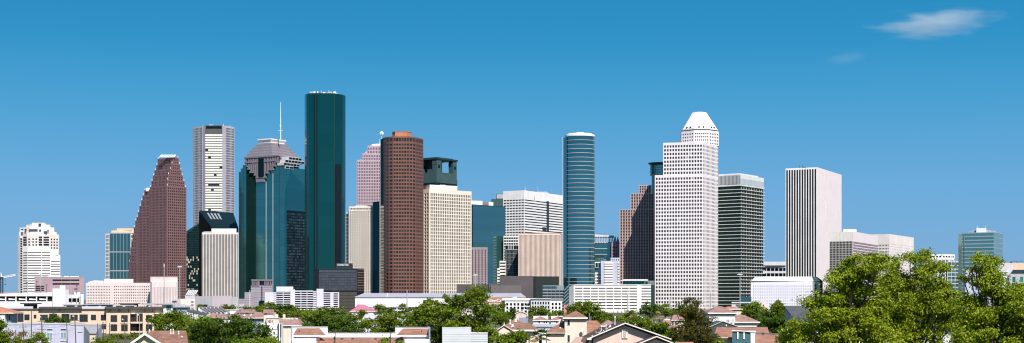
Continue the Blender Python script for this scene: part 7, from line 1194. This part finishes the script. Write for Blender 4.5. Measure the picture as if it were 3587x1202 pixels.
sky.sun_elevation = R(SUN_EL); sky.sun_rotation = R(180-SUN_AZ); sky.altitude = 0; sky.air_density = 1.0; sky.dust_density = .15; sky.ozone_density = 4.0
tc = nt.nodes.new('ShaderNodeTexCoord'); sx = nt.nodes.new('ShaderNodeSeparateXYZ'); nt.links.new(tc.outputs['Generated'], sx.inputs[0])
rp_ = nt.nodes.new('ShaderNodeValToRGB'); el_ = rp_.color_ramp.elements
K_ = SKY_K = 1.0
stops = [(0, (.155, .36, .62)), (.03, (.15, .365, .64)), (.075, (.115, .36, .66)), (.13, (.046, .32, .60)), (.175, (.008, .262, .535)), (.22, (.000, .222, .47)), (.5, (.008, .13, .36)), (1, (.006, .08, .26))]
el_[0].position = 0; el_[0].color = (*stops[0][1], 1); el_[1].position = 1; el_[1].color = (*stops[-1][1], 1)
for p_, c_ in stops[1:-1]: e_ = el_.new(p_); e_.color = (*c_, 1)
nt.links.new(sx.outputs['Z'], rp_.inputs[0]); gn = nt.nodes.new('ShaderNodeVectorMath'); gn.operation = 'SCALE'; gn.inputs['Scale'].default_value = 11.5; nt.links.new(rp_.outputs[0], gn.inputs[0])
mx = nt.nodes.new('ShaderNodeMix'); mx.data_type = 'RGBA'; mx.inputs[0].default_value = .9; nt.links.new(sky.outputs[0], mx.inputs[6]); nt.links.new(gn.outputs[0], mx.inputs[7])
nt.links.new(mx.outputs[2], bg.inputs['Color']); bg.inputs['Strength'].default_value = .075; nt.links.new(bg.outputs[0], o.inputs[0])
su = bpy.data.lights.new('sun', 'SUN'); su.energy = 4.9; su.angle = R(.5); su.color = (1, .94, .86); so = bpy.data.objects.new('sun', su); COL.objects.link(so)
d = Vector((math.sin(R(SUN_AZ))*math.cos(R(SUN_EL)), -math.cos(R(SUN_AZ))*math.cos(R(SUN_EL)), math.sin(R(SUN_EL)))); so.rotation_euler = d.to_track_quat('Z', 'Y').to_euler()
cam = bpy.data.cameras.new('camera'); co = bpy.data.objects.new('camera', cam); COL.objects.link(co); SC.camera = co; co.location = (0, 0, H); co.rotation_euler = (R(90), 0, 0)
cam.sensor_fit = 'HORIZONTAL'; cam.sensor_width = 36; cam.lens = 36*F/3587; cam.shift_x = 0; cam.shift_y = (HY-601)/3587; cam.clip_start = 1; cam.clip_end = 80000
SC.view_settings.view_transform = 'Standard'; SC.view_settings.look = 'None'; SC.view_settings.exposure = 0.32; SC.view_settings.gamma = 1
SC.cycles.filter_width = 1.15; SC.cycles.volume_step_rate = 1; SC.cycles.volume_max_steps = 64; SC.cycles.max_bounces = 6; SC.cycles.volume_bounces = 3
